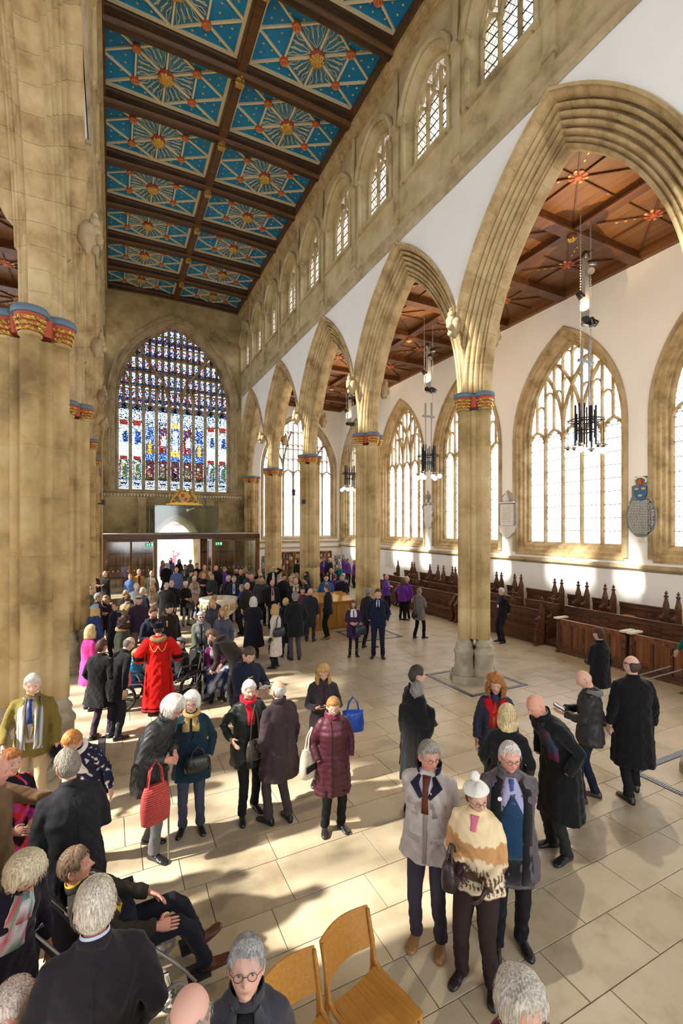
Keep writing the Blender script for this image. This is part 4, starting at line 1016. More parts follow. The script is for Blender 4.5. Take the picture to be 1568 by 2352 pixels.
# street outside the door
ex = empty('shop_front', (3.6, 44, 0)); tag(ex, 'pale shop front across the street with a red fascia, seen through the door', 'building')
MB().box((0, 0, 4), (24, .4, 8)).o('facade', mat('pale_render', (.75, .72, .72), .8), ex)
MB().box((1.5, -.25, 4.05), (5.4, .12, .62)).o('fascia', mat('fascia_red', (.55, .22, .18), .7), ex); MB().box((0, -.22, 4.55), (24, .1, .06)).o('ledge', M['steel'], ex)
MB().box((1.2, -.22, 2.6), (3.2, .06, 1.0)).o('shop_window', mat('shop_glass', (.45, .5, .62), .3), ex)
tc = bpy.data.curves.new('lettering', 'FONT'); tc.body = 'WORLD C'; tc.size = .52; tc.extrude = .01; tc.align_x = 'CENTER'
to = bpy.data.objects.new('lettering', tc); to.data.materials.append(mat('letter_white', (.9, .9, .9), .6)); C.objects.link(to); to.parent = ex; to.location = (1.5, -.33, 3.88); to.rotation_euler = (pi/2, 0, 0)
bpy.context.view_layer.update(); tm = bpy.data.meshes.new_from_object(to.evaluated_get(bpy.context.evaluated_depsgraph_get())); bpy.data.objects.remove(to); to = link('lettering', tm, ex, (1.5, -.33, 3.88)); to.rotation_euler = (pi/2, 0, 0)
struct(MB().box((3.4, 38, -.14), (40, 18.6, .2)).o('pavement', mat('pavement_grey', (.42, .41, .40), .9)))
# ------------------------------------------------------------- shop corner
def shelves(x, w, label):
    s = empty('bookcase', (x, 28.28, 0)); tag(s, label, 'bookcase', 'oak shop bookcases')
    MB().box((0, .14, 1.0), (w, .03, 2.0)).o('back', M['oak'], s)
    for q in (-1, 1): MB().box((q*(w/2-.015), 0, 1.0), (.03, .3, 2.0)).o('side', M['oak'], s)
    for k in range(6): MB().box((0, 0, .1+.375*k), (w-.06, .28, .025)).o('shelf', M['oak'], s)
    return s
cols = [(.5, .1, .08), (.1, .2, .4), (.7, .65, .5), (.15, .3, .2), (.8, .8, .75), (.25, .12, .3), (.6, .4, .1)]
bmts = [mat('book_cover', c, .6) for c in cols]; BK = [[MB().box((0, 0, h/2), (t, .18, h)).me('book', m) for m in bmts] for h, t in ((.22, .04), (.27, .06), (.19, .09))]
rb_ = random.Random(4); CN = ['red', 'blue', 'cream', 'green', 'white', 'purple', 'ochre']; WB = {10.0: 'behind the second pier', 11.05: 'by the brown coat', 12.75: 'near the card rack'}
for x, w, lab in ((10.0, 1.0, 'oak bookcase with books behind the second pier'), (11.05, .95, 'oak bookcase next to the man in a brown coat'), (12.75, 1.0, 'oak bookcase half hidden by the pier near the card rack')):
    shelves(x, w, lab)
    for k in range(2, 5):
        q = x-w/2+.1; nb_ = 0
        while q < x+w/2-.1:
            if rb_.random() < .7:
                nb_ += 1; ci = rb_.randrange(7); bo = link('book', BK[rb_.randrange(3)][ci], None, (q, 28.25, .1+.375*k+.0125)); tag(bo, '%s book, %s along the %s shelf up of the bookcase %s' % (CN[ci], ORD[nb_-1], ORD[k-1], WB[x]), 'book', 'books on the shop shelves')
            q += rb_.choice((.08, .12, .17))
def rack(x, y, label, m):
    r = empty('card_rack', (x, y, 0)); tag(r, label, 'card rack', 'postcard racks of the shop')
    MB().lathe([(.25, 0), (.25, .03), (.03, .05), (.02, 1.8), (.02, 1.95)], 10).o('pole', M['steel'], r); rc = random.Random(int(x*10)); k = 0
    cm = [mat('card', c, .6) for c in ((.7, .7, .72), (.1, .1, .12), (.35, .3, .28), (.2, .25, .3))]; cme = [MB().box((0, 0, 0), (.13, .012, .17)).me('postcard', q) for q in cm]
    for a in range(8):
        for z in range(8):
            t = a*pi/4; o = link('postcard', rc.choice(cme), r, (.2*cos(t), .2*sin(t), .4+.19*z), t+pi/2); o.rotation_euler.x = -.15
rack(8.35, 27.3, 'dark postcard spinner beside the lobby corner', 0); rack(13.15, 26.4, 'tall postcard spinner between two purple-shirted helpers', 0); rack(12.6, 25.9, 'pale card spinner in front of the tall one', 0)
# ------------------------------------------------------------- wall tablets
def ell(rx, rz, cz=0, n=24): return [(rx*cos(2*pi*k/n), cz+rz*sin(2*pi*k/n)) for k in range(n)]
slate = mat('grey_slate', (.20, .22, .22), .5, var=.3, vscale=6); marble = mat('white_marble', (.78, .78, .74), .5, var=.1, vscale=3); gmarb = mat('grey_marble', (.42, .42, .42), .5, var=.4, vscale=5)
def lines(mb, rows, wfun, z0, dz, y, t, seed):
    q = random.Random(seed)
    for k in range(rows):
        z = z0-dz*k; w = wfun(z); x = -w
        while x < w-.02:
            l = q.uniform(.025, .075); mb.box((min(x+l/2, w), y, z), (l, .004, t)); x += l+q.uniform(.012, .022)
    return mb
t1 = empty('wall_tablet', (XA-.03, 8.34, 3.9), -pi/2); tag(t1, 'oval grey slate memorial tablet topped by a blue shield', 'memorial')
MB().slab(ell(.43, .60), -.03, .03).o('oval_slate', slate, t1)
lines(MB(), 21, lambda z: .37*sqrt(max(0, 1-(z/.60)**2)), .46, .047, -.034, .018, 2).o('inscription', mat('incised_white', (.72, .74, .72), .7), t1)
MB().slab([(-.36, .40), (.36, .40), (.27, .62), (.27, .92), (.14, .96), (.16, 1.2), (-.16, 1.2), (-.14, .96), (-.27, .92), (-.27, .62)], -.02, .03).o('upper_slate', slate, t1)
MB().slab([(-.19, .90), (.19, .90), (.19, .68), (.12, .52), (0, .46), (-.12, .52), (-.19, .68)], -.055, -.02).o('blue_shield', mat('shield_blue', (.035, .12, .28), .5), t1)
for cx, cz in ((-.10, .80), (.10, .80), (0, .60)): MB().slab([(cx-.05, cz), (cx+.05, cz), (cx+.06, cz+.07), (cx+.025, cz+.03), (cx, cz+.08), (cx-.025, cz+.03), (cx-.06, cz+.07)], -.07, -.055).o('gilt_crown', M['gilt'], t1)
MB().tube([(-.16, -.05, 1.0), (-.17, -.05, 1.1), (-.06, -.06, 1.17), (.06, -.06, 1.17), (.17, -.05, 1.1), (.16, -.05, 1.0)], .03, 6).o('mantling', marble, t1); MB().lathe([(.05, 0), (.06, .08), (.045, .15), (.02, .18)], 8, (0, -.06, .94)).o('crest', M['boss_red'], t1)
mb = MB(); mb.box((0, 0, -.66), (.14, .06, .10)); mb.box((0, 0, -.73), (.18, .08, .04)); mb.o('corbel_foot', M['stone_pale'], t1)
t2 = empty('wall_tablet', (XA-.03, 13.5, 3.1), -pi/2); tag(t2, 'white marble tablet with grey gabled top beside the free pier', 'memorial')
MB().slab([(-.44, .3), (.44, .3), (.44, 1.62), (0, 1.95), (-.44, 1.62)], -.02, .03).o('grey_backing', gmarb, t2); MB().box((0, -.05, .98), (.66, .06, .86)).o('inscribed_slab', marble, t2)
lines(MB(), 9, lambda z: .22, 1.28, .07, -.085, .016, 5).o('inscription', mat('incised_grey', (.4, .4, .4), .7), t2)
MB().box((0, -.07, 1.46), (.80, .14, .05)).o('cornice', marble, t2); MB().slab([(-.42, .54), (.42, .54), (.38, .30), (.26, .22), (.18, .12), (0, .04), (-.18, .12), (-.26, .22), (-.38, .30)], -.07, .03).o('apron', marble, t2)
mb = MB(); mb.lathe([(.12, 0), (.15, .06), (.10, .22), (.07, .3)], 8, (0, -.07, 1.49)); mb.lathe([(.02, 0), (.055, .04), (.05, .09), (.01, .12)], 8, (0, -.07, 1.77)); mb.tube([(-.14, -.07, 1.52), (-.2, -.07, 1.65), (-.06, -.07, 1.75)], .035, 6); mb.o('carved_relief', marble, t2)
t3 = empty('wall_tablet', (XA-.03, 18.6, 3.5), -pi/2); tag(t3, 'pale cartouche memorial with an urn on top', 'memorial')
MB().slab([(-.34, 1.15), (.34, 1.15), (.38, .95), (.30, .7), (.34, .45), (.26, .15), (0, 0), (-.26, .15), (-.34, .45), (-.30, .7), (-.38, .95)], -.06, .03).o('cartouche', marble, t3)
mb = MB()
for s in (-1, 1):
    mb = MB(); mb.tube([(s*.36, -.05, .9), (s*.44, -.06, 1.1), (s*.30, -.06, 1.28), (s*.14, -.06, 1.2)], .05, 6); mb.tube([(s*.30, -.05, .7), (s*.38, -.05, .5), (s*.27, -.05, .2)], .035, 6); mb.o('scroll', gmarb, t3)
0; MB().lathe([(.08, 0), (.05, .05), (.04, .12), (.12, .22), (.13, .34), (.05, .42), (.03, .5), (.045, .54), (.01, .6)], 10, (0, -.06, 1.3)).o('urn', gmarb, t3, smooth=True)
t4 = tag(MB().box((0, 0, 0), (.75, .04, .9)).o('wall_plaque', marble, None, (XA-.02, 22.3, 1.75), -pi/2), 'small plain white plaque low on the aisle wall', 'plaque')
# ------------------------------------------------------------- aisle pendants
def torus(mb, c, R, r, n=10, vert=0):
    pts = [(c[0]+R*cos(2*pi*k/n)*(1 if not vert else cos(vert-1)), c[1]+R*cos(2*pi*k/n)*(0 if not vert else sin(vert-1)), c[2]+R*1.5*sin(2*pi*k/n)) for k in range(n)]; mb.tube(pts, r, 4, True)
CHN = MB()
for k in range(2): torus(CHN, (0, 0, -.035-.07*k), .018, .006, 8, 1+1.57*k)
for k in range(2, 14): torus(CHN, (0, 0, -.035-.07*k), .018, .006, 6, 1+1.57*(k % 2))
CHM = CHN.me('chain_length', M['steel'])
def spotlight(mb): 
    mb.lathe([(.05, -.12), (.075, -.10), (.085, .06), (.085, .10)], 10)
SPH = MB(); spotlight(SPH); SPHM = SPH.me('spot_head', M['black']); SPL = MB().lathe([(.001, .09), (.07, .088)], 10, caps=False).me('lamp_lens', M['bulb']); SPLX = SPL.copy(); SPLX.materials[0] = M['spot']
GLOBE = MB().lathe([(.001, -.09), (.05, -.078), (.08, -.04), (.088, 0), (.07, .05), (.035, .08)], 12).me('globe', M['bulb'])
for me in (SPHM, GLOBE): autosmooth(me, 50)
def pendant(x, y, label, bright=False):
    p = empty('pendant_light', (x, y, 0)); tag(p, label, 'pendant light', 'black iron pendant lights in the aisle')
    for s in (-1, 1):
        z = 11.76
        c = empty('chain', (s*.20, 0, 0), parent=p)
        while z > 7.95: link('chain_length', CHM, c, (0, 0, z)); z -= .98
    MB().box((0, 0, 9.75), (.17, .10, 1.75)).o('spot_column', M['steel'], p); MB().box((0, .06, 9.75), (.10, .05, 1.75)).o('cable_tray', M['black'], p)
    for i, (dx, dy, z, ax, az, lens) in enumerate(((-.16, -.12, 10.62, .9, 2.4, 1), (.14, -.08, 10.5, 1.6, .9, 0), (-.06, -.2, 10.18, 2.015 if bright else 1.2, -.94, 2 if bright else 0), (-.2, 0, 9.6, 2.6, .8, 0), (-.18, -.12, 8.95, 2.0, -.7, 1), (.18, -.1, 8.95, 2.3, .6, 0), (.02, -.16, 8.9, 2.9, .6, 0))):
        h = link('spot_head', SPHM, p, (dx, dy, z)); h.rotation_euler = (ax, 0, az)
        if lens: link('lamp_lens', SPL if lens == 1 else SPLX, h)
    mb = MB(); mb.box((0, 0, 7.92), (.56, .07, .07)); mb.box((-.14, 0, 8.15), (.05, .04, .55)); mb.box((.14, 0, 8.2), (.05, .04, .55)); mb.tube([(-.14, 0, 7.9), (-.14, 0, 6.2)], .022, 6); mb.tube([(.14, 0, 7.9), (.14, 0, 6.2)], .022, 6); mb.o('hanger', M['steel'], p)
    mb = MB()
    for k in range(12):
        a = 2*pi*k/12; r = .24+.02*(k % 2); hh = .45+.25*abs(cos(a)); mb.box((r*cos(a), r*sin(a), 6.25), (.035, .035, hh*1.6), a)
    for z in (6.1, 6.35):
        mb.tube([(.25*cos(2*pi*k/16), .25*sin(2*pi*k/16), z) for k in range(16)], .018, 5, True)
    mb.o('iron_basket', M['black'], p)
    mb = MB(); mb.tube([(.42*cos(2*pi*k/16), .42*sin(2*pi*k/16), 6.38) for k in range(16)], .015, 5, True)
    for k in range(6): a = 2*pi*k/6+.3; mb.tube([(.2*cos(a), .2*sin(a), 6.38), (.46*cos(a), .46*sin(a), 6.38)], .014, 5)
    mb.o('ring', M['black'], p)
    for k in range(6):
        a = 2*pi*k/6+.3; q = MB(); q.tube([(0, 0, .85), (0, 0, .12)], .008, 5); q.lathe([(.03, .18), (.10, .15), (.035, .12), (.045, .04)], 10); l = q.o('lamp_rod', M['black'], p, (.42*cos(a), .42*sin(a), 5.53+.05*(k % 2)))
        link('globe', GLOBE, l)
    ld = bpy.data.lights.new('pendant_glow', 'POINT'); ld.energy = 60; ld.color = (1, .76, .46); ld.shadow_soft_size = .3; lo = bpy.data.objects.new('pendant_glow', ld); C.objects.link(lo); lo.parent = p; lo.location = (0, 0, 5.4)
    l2 = bpy.data.lights.new('spot_cluster_glow', 'POINT'); l2.energy = 110; l2.color = (1, .70, .38); l2.shadow_soft_size = .15; l3 = bpy.data.objects.new('spot_cluster_glow', l2); C.objects.link(l3); l3.parent = p; l3.location = (-.9, -.9, 9.9)
    ud = bpy.data.lights.new('uplight', 'SPOT'); ud.energy = 380; ud.color = (1, .72, .40); ud.spot_size = 2.4; ud.spot_blend = .8; uo = bpy.data.objects.new('uplight', ud); C.objects.link(uo); uo.parent = p; uo.location = (-.16, -.12, 9.2); uo.rotation_euler = (pi*.9, 0, 0)
pendant(11.1, 8.0, 'iron pendant with a blazing spotlight over the lanyard man', True); pendant(11.1, 14.7, 'iron pendant hanging in front of the cartouche tablet'); pendant(11.1, 21.4, 'small distant iron pendant by the far aisle windows')
ln = empty('pendant_light', (9.9, 26.5, 0)); tag(ln, 'small black lantern hanging before the great aisle end window', 'pendant light')
MB().tube([(0, 0, 11.5), (0, 0, 5.9)], .012, 5).o('cable', M['black'], ln); mb = MB(); mb.lathe([(.05, 5.9), (.12, 5.82), (.10, 5.6), (.12, 5.5)], 8); mb.o('lantern', M['black'], ln)
# strong lamp reflected on the stone floor, from the bright pendant spot
sd = bpy.data.lights.new('nave_spot', 'SPOT'); sd.energy = 2600; sd.color = (1, .86, .66); sd.spot_size = radians(62); sd.spot_blend = .7; sd.shadow_soft_size = .09
so = bpy.data.objects.new('nave_spot', sd); C.objects.link(so); so.location = (11.0, 7.7, 10.15); so.rotation_euler = (Vector((4.2, 2.5, 0))-so.location).to_track_quat('-Z', 'Y').to_euler()
# ------------------------------------------------------------- small fittings
def fitting(x, y, z, rz, label):
    f = empty('floodlight', (x, y, z), rz); tag(f, label, 'floodlight', 'small black floodlights on the piers'); MB().tube([(0, 0, 0), (0, -.12, .02)], .02, 5).o('bracket', M['black'], f); MB().box((0, -.18, .06), (.13, .10, .18)).o('lamp_housing', M['black'], f)
fitting(PXR-.46, 18.4, 4.6, 0, 'small black floodlight fixed to the pier before the bookcases'); fitting(PXL+.50, 18.3, 4.4, pi/2, 'small black floodlight on a shaded pier')
pp = MB(); pp.tube([(PXL+.55, 23.9, 0.4), (PXL+.55, 23.9, 7.6), (PXL+.62, 23.9, 8.1)], .03, 6); tag(pp.o('conduit_pipe', mat('yellowed_pipe', (.5, .38, .14), .5), None), 'thin pale conduit running up the shaded arcade', 'pipe')
# ------------------------------------------------------------- chairs
def chair(x, y, rz, label):
    c = empty('chair', (x, y, 0), rz); tag(c, label, 'chair', 'light oak chairs in front')
    def panel(fn, nu, nv, t, name):
        V = []; Fc = []
        for side in (0, 1):
            for j in range(nv+1):
                for i in range(nu+1):
                    p, nrm = fn(i/nu, j/nv); V.append(tuple(Vector(p)+Vector(nrm)*t*(side-.5)))
        n = (nu+1)*(nv+1); f = lambda s, i, j: s*n+j*(nu+1)+i
        for j in range(nv):
            for i in range(nu): Fc.append((f(0, i, j), f(0, i, j+1), f(0, i+1, j+1), f(0, i+1, j))); Fc.append((f(1, i, j), f(1, i+1, j), f(1, i+1, j+1), f(1, i, j+1)))
        for i in range(nu): Fc.append((f(0, i, 0), f(0, i+1, 0), f(1, i+1, 0), f(1, i, 0))); Fc.append((f(0, i, nv), f(1, i, nv), f(1, i+1, nv), f(0, i+1, nv)))
        for j in range(nv): Fc.append((f(0, 0, j), f(1, 0, j), f(1, 0, j+1), f(0, 0, j+1))); Fc.append((f(0, nu, j), f(0, nu, j+1), f(1, nu, j+1), f(1, nu, j)))
        autosmooth(link(name, mesh(name, V, Fc, M['chair']), c).data, 40)
    # local +y forward ; seat .44 wide
    panel(lambda u, v: (((u-.5)*(.44-.05*(1-v)), -.20+.42*v, .445-.015*sin(pi*v)-.012*sin(pi*u)-(.02*(v-.85)/.15 if v > .85 else 0)), (0, 0, 1)), 8, 8, .014, 'seat')
    panel(lambda u, v: (((u-.5)*.45, -.235-.07*v-.055*(sin(pi*u)), .56+.25*v), (0, 1, .25)), 12, 4, .013, 'backrest')
    for s in (-1, 1):
        mb = MB(); x0 = s*.215
        mb.tube([(x0, -.29, .01), (x0, -.262, .25), (x0, -.235, .42), (x0, -.24, .60), (x0, -.285, .80)], [.014, .017, .02, .018, .012], 8); mb.o('rear_leg', M['chair'], c, smooth=True)
        mb = MB(); mb.tube([(x0, -.238, .60), (x0*1.0, -.215, .47), (x0, -.15, .43), (x0, .10, .425), (x0, .19, .40), (x0, .205, .33), (x0, .22, .01)], [.012, .018, .018, .018, .018, .018, .013], 8); mb.o('front_leg', M['chair'], c, smooth=True)
    MB().box((0, -.16, .415), (.41, .03, .03)).o('cross_rail', M['chair'], c); MB().box((0, .15, .405), (.41, .03, .03)).o('cross_rail', M['chair'], c)
chair(1.55, 2.62, pi+.27, 'light oak bentwood chair with its seat in full view'); chair(1.07, 2.49, pi+.27, 'light oak bentwood chair beside the grey-haired woman in glasses')
# ------------------------------------------------------------- wheelchairs
RUB, CHR = mat('rubber', (.02, .02, .02), .7), mat('chrome', (.55, .57, .6), .25, .9)
def wheelchair(x, y, rz, label, cush=(.05, .05, .07), big=.30, recl=0):
    w = empty('wheelchair', (x, y, 0), rz); tag(w, label, 'wheelchair', 'wheelchairs')
    def wheel(R, px, py, spokes, par):
        q = MB(); q.tube([(0, R*cos(2*pi*k/20), R*sin(2*pi*k/20)) for k in range(20)], R*.09+.006, 6, True); o = q.o('wheel', mat('tyre_grey', (.28, .28, .28), .7) if R < .22 else RUB, w, (px, py, R+.012), smooth=True)
        s = MB()
        for k in range(spokes): a = 2*pi*k/spokes; s.tube([(0, 0, 0), (0, R*.92*cos(a), R*.92*sin(a))], .004 if spokes > 8 else .014, 4)
        s.lathe([(.03, -.03), (.03, .03)], 8, M=Matrix.Rotation(pi/2, 4, 'Y')); s.o('spokes', CHR, o)
    for s in (-1, 1):
        wheel(big, s*.30, -.12, 12, w); wheel(.09, s*.25, .38, 5, w)
        mb = MB(); x0 = s*.23; mb.tube([(x0, -.24-recl*.2, .98), (x0, -.30-recl*.2, .95), (x0, -.22, .55), (x0, -.20, .3), (x0, .34, .28), (x0, .38, .12)], .013, 6); mb.tube([(x0, -.2, .50), (x0, .25, .50), (x0, .42, .30), (x0*.9, .55, .10)], .013, 6); mb.tube([(x0*1.1, -.2, .72), (x0*1.1, .15, .72), (x0*1.1, .22, .55)], .013, 6); mb.o('side_frame', CHR, w)
        MB().box((x0*1.1, 0, .735), (.05, .30, .03)).o('armrest', RUB, w); MB().box((x0*.6, .58, .10), (.16, .17, .015)).o('footplate', RUB, w); MB().tube([(x0, -.30-recl*.2, .95), (x0, -.38-recl*.2, .96)], .018, 6).o('push_handle', RUB, w)
    cm = mat('wheelchair_cloth', cush, .8); MB().box((0, .02, .50), (.43, .46, .07)).o('cushion', cm, w)
    mb = MB(); mb.add([(-.22, -.22, .5), (.22, -.22, .5), (.22, -.29-recl*.2, .93), (-.22, -.29-recl*.2, .93), (-.22, -.25, .5), (.22, -.25, .5), (.22, -.32-recl*.2, .93), (-.22, -.32-recl*.2, .93)], [(0, 1, 2, 3), (7, 6, 5, 4), (0, 4, 5, 1), (3, 2, 6, 7), (0, 3, 7, 4), (1, 5, 6, 2)]); mb.o('back_sling', cm, w)
    return w
# ============================================================= people
import numpy as np
_mc = {}
def cloth(c, rough=.9, kind='wool'):
    key = (c, kind)
    if key in _mc: return _mc[key]
    m = bpy.data.materials.new('cloth'); m.use_nodes = True; nt = m.node_tree; N = nt.nodes; L = nt.links; b = N['Principled BSDF']
    b.inputs['Base Color'].default_value = (*c, 1); b.inputs['Roughness'].default_value = {'wool': .95, 'nylon': .5, 'leather': .35, 'cotton': .85, 'hair': .55}[kind]
    b.inputs['Specular IOR Level'].default_value = {'wool': .15, 'nylon': .4, 'leather': .5, 'cotton': .2, 'hair': .3}[kind]
    if kind == 'wool': b.inputs['Sheen Weight'].default_value = .12
    tc = N.new('ShaderNodeTexCoord'); n = N.new('ShaderNodeTexNoise'); n.inputs['Scale'].default_value = {'wool': 9, 'nylon': 13, 'leather': 25, 'cotton': 9, 'hair': 30}[kind]; n.inputs['Detail'].default_value = 3
    L.new(tc.outputs['Object'], n.inputs['Vector']); bu = N.new('ShaderNodeBump'); bu.inputs['Strength'].default_value = .45; bu.inputs['Distance'].default_value = .02
    L.new(n.outputs['Fac'], bu.inputs['Height']); L.new(bu.outputs[0], b.inputs['Normal'])
    mx = N.new('ShaderNodeMixRGB'); mx.inputs[1].default_value = (*[k*.72 for k in c], 1); mx.inputs[2].default_value = (*[min(1, k*1.2) for k in c], 1); L.new(n.outputs['Fac'], mx.inputs[0]); L.new(mx.outputs[0], b.inputs['Base Color'])
    _mc[key] = m; return m
def vcol_mat(name, rough, sss=0, spec=.35):
    m = bpy.data.materials.new(name); m.use_nodes = True; N = m.node_tree.nodes; L = m.node_tree.links; b = N['Principled BSDF']; a = N.new('ShaderNodeVertexColor'); a.layer_name = 'Col'
    L.new(a.outputs[0], b.inputs['Base Color']); b.inputs['Roughness'].default_value = rough; b.inputs['Specular IOR Level'].default_value = spec
    return m
SKIN = vcol_mat('skin', .52); PRINT = vcol_mat('printed_cloth', .85, spec=.15)
def hair_mat(c):
    key = ('hair', c)
    if key in _mc: return _mc[key]
    m = bpy.data.materials.new('hair'); m.use_nodes = True; nt = m.node_tree; N = nt.nodes; L = nt.links; b = N['Principled BSDF']; b.inputs['Roughness'].default_value = .55; b.inputs['Specular IOR Level'].default_value = .3
    tc = N.new('ShaderNodeTexCoord'); mp = N.new('ShaderNodeMapping'); mp.inputs['Scale'].default_value = (130, 130, 14); L.new(tc.outputs['Object'], mp.inputs[0]); n = N.new('ShaderNodeTexNoise'); n.inputs['Scale'].default_value = 1; n.inputs['Detail'].default_value = 2; L.new(mp.outputs[0], n.inputs[0])
    r = N.new('ShaderNodeValToRGB'); r.color_ramp.elements[0].position = .3; r.color_ramp.elements[1].position = .7; r.color_ramp.elements[0].color = (*[k*.45 for k in c], 1); r.color_ramp.elements[1].color = (*[min(1, k*1.25) for k in c], 1)
    L.new(n.outputs['Fac'], r.inputs[0]); L.new(r.outputs[0], b.inputs['Base Color']); bu = N.new('ShaderNodeBump'); bu.inputs['Strength'].default_value = .5; bu.inputs['Distance'].default_value = .008; L.new(n.outputs['Fac'], bu.inputs['Height']); L.new(bu.outputs[0], b.inputs['Normal'])
    _mc[key] = m; return m
def G2(x, z, cx, cz, sx, sz): return math.exp(-((x-cx)/sx)**2-((z-cz)/sz)**2)
def skull(dx, dy, dz, f=1):
    x, y, z = dx*.076, dy*.096, dz*.118
    if y > 0: y *= .93
    if dz < 0:
        q = -dz; x *= 1-.26*q**1.4
        if y < 0: y *= 1-.42*q
        else: y *= 1-.05*q
    if dz > .3: x *= 1+.05*(dz-.3)
    if dy > 0 and f:
        a = abs(x); o = 0
        nz = max(0, min(1, (.020-z)/.045)); o += .026*math.exp(-(x/.0115)**2)*nz*math.exp(-(max(0, -.028-z)/.007)**2)
        o += .006*math.exp(-(x/.022)**2-((z+.026)/.010)**2)
        o -= .011*G2(a, z, .031, .006, .017, .013); o += .006*G2(a, z, .03, .030, .03, .010)
        o += .006*G2(a, z, .045, -.024, .022, .02); o += .006*G2(a, z, 0, -.055, .024, .012); o -= .005*G2(a, z, 0, -.061, .02, .0035); o -= .004*G2(a, z, 0, -.078, .024, .007)
        o += .010*G2(a, z, 0, -.100, .022, .016)
        y += o*min(1, dy*2.2)
    return x, y, z
def head_grid(nt_, np_, fn):
    V = []; Fc = []
    for i in range(nt_+1):
        th = pi*i/nt_
        for j in range(np_):
            ph = 2*pi*j/np_; V.append(fn(sin(th)*cos(ph), sin(th)*sin(ph), cos(th)))
    for i in range(nt_):
        for j in range(np_): Fc.append((i*np_+j, (i+1)*np_+j, (i+1)*np_+(j+1) % np_, i*np_+(j+1) % np_))
    return V, Fc
def ik(S, W, a, b, hint):
    d = W-S; L = d.length; mx = (a+b)*.985
    if L > mx: W = S+d*(mx/L); d = W-S; L = mx
    L = max(L, abs(a-b)+.03); u = d.normalized(); h = hint-u*hint.dot(u)
    h = h.normalized() if h.length > 1e-4 else Vector((1, 0, 0)); c = (a*a+L*L-b*b)/(2*L); return S+u*c+h*sqrt(max(0, a*a-c*c)), W
ARMS = {'down': (.27, .04, .84), 'front': (.10, .20, 1.0), 'belly': (.10, .21, 1.09), 'pocket': (.215, .09, .955), 'back': (.05, -.19, .95), 'phone': (.10, .27, 1.19), 'cross': (-.06, .20, 1.19),
        'head': (.14, .10, 1.66), 'reach': (.22, .52, 1.28), 'bag': (.25, .10, 1.06), 'out': (.34, .30, 1.12), 'lap': (.12, .32, .99), 'chest': (.09, .22, 1.26), 'face': (.06, .22, 1.50), 'armrest': (.30, .22, 1.13), 'wide': (.42, .02, .90), 'down2': (.24, .22, .80), 'low': (.16, .42, .82)}
def hand(mb, W, d, n, side, curl, lod):
    """palm and five fingers from wrist W along d, palm normal n"""
    d = d.normalized(); n = (n-d*n.dot(d)).normalized(); t = d.cross(n).normalized()*side; sg = 5 if lod > 1 else 4
    mb.tube([W-d*.02, W+d*.015, W+d*.05, W+d*.085], [.024, .032, .040, .036], 8 if lod else 5, flat=1) if False else None
    for off in (-.022, -.007, .008, .022): pass
    V = []; m = 8
    for q, wd, th in ((-.02, .026, .022), (.0, .029, .019), (.035, .040, .016), (.07, .043, .014), (.088, .040, .011)):
        c = W+d*q
        for k in range(m): a = 2*pi*k/m; V.append(c+t*wd*cos(a)+n*th*sin(a))
    mb.add(V, [(i*m+k, i*m+(k+1) % m, (i+1)*m+(k+1) % m, (i+1)*m+k) for i in range(4) for k in range(m)]+[tuple(range(m))[::-1], tuple(4*m+k for k in range(m))])
    for k, (off, ln) in enumerate(((-.031, .066), (-.011, .076), (.010, .080), (.030, .072))):
        p = W+d*.082+t*off; P = [p]; dd = d.copy(); 
        for j, fr in enumerate((.42, .33, .25)):
            ang = curl*(.5+.5*j); dd = (d*cos(ang)+n*sin(ang)).normalized(); P.append(P[-1]+dd*ln*fr*1.08)
        mb.tube(P, [.0098, .0092, .0085, .006], sg)
    p = W+d*.02+t*.028; mb.tube([p, p+(t*.8+d*.5+n*.3).normalized()*.034, p+(t*.8+d*.5+n*.3).normalized()*.034+(t*.2+d*.8+n*.5*(.4+curl)).normalized()*.034, p+(t*.8+d*.5+n*.3).normalized()*.034+(t*.1+d*.8+n*.7*(.4+curl)).normalized()*.058], [.014, .012, .0105, .007], sg)
PEND = []          # objects whose remesh is baked later
def remesh(me_raw, voxel, smooth):
    o = bpy.data.objects.new('tmp', me_raw); C.objects.link(o)
    m = o.modifiers.new('r', 'REMESH'); m.mode = 'VOXEL'; m.voxel_size = voxel; m.use_smooth_shade = True
    if smooth: s = o.modifiers.new('s', 'SMOOTH'); s.iterations = smooth; s.factor = .5
    return o
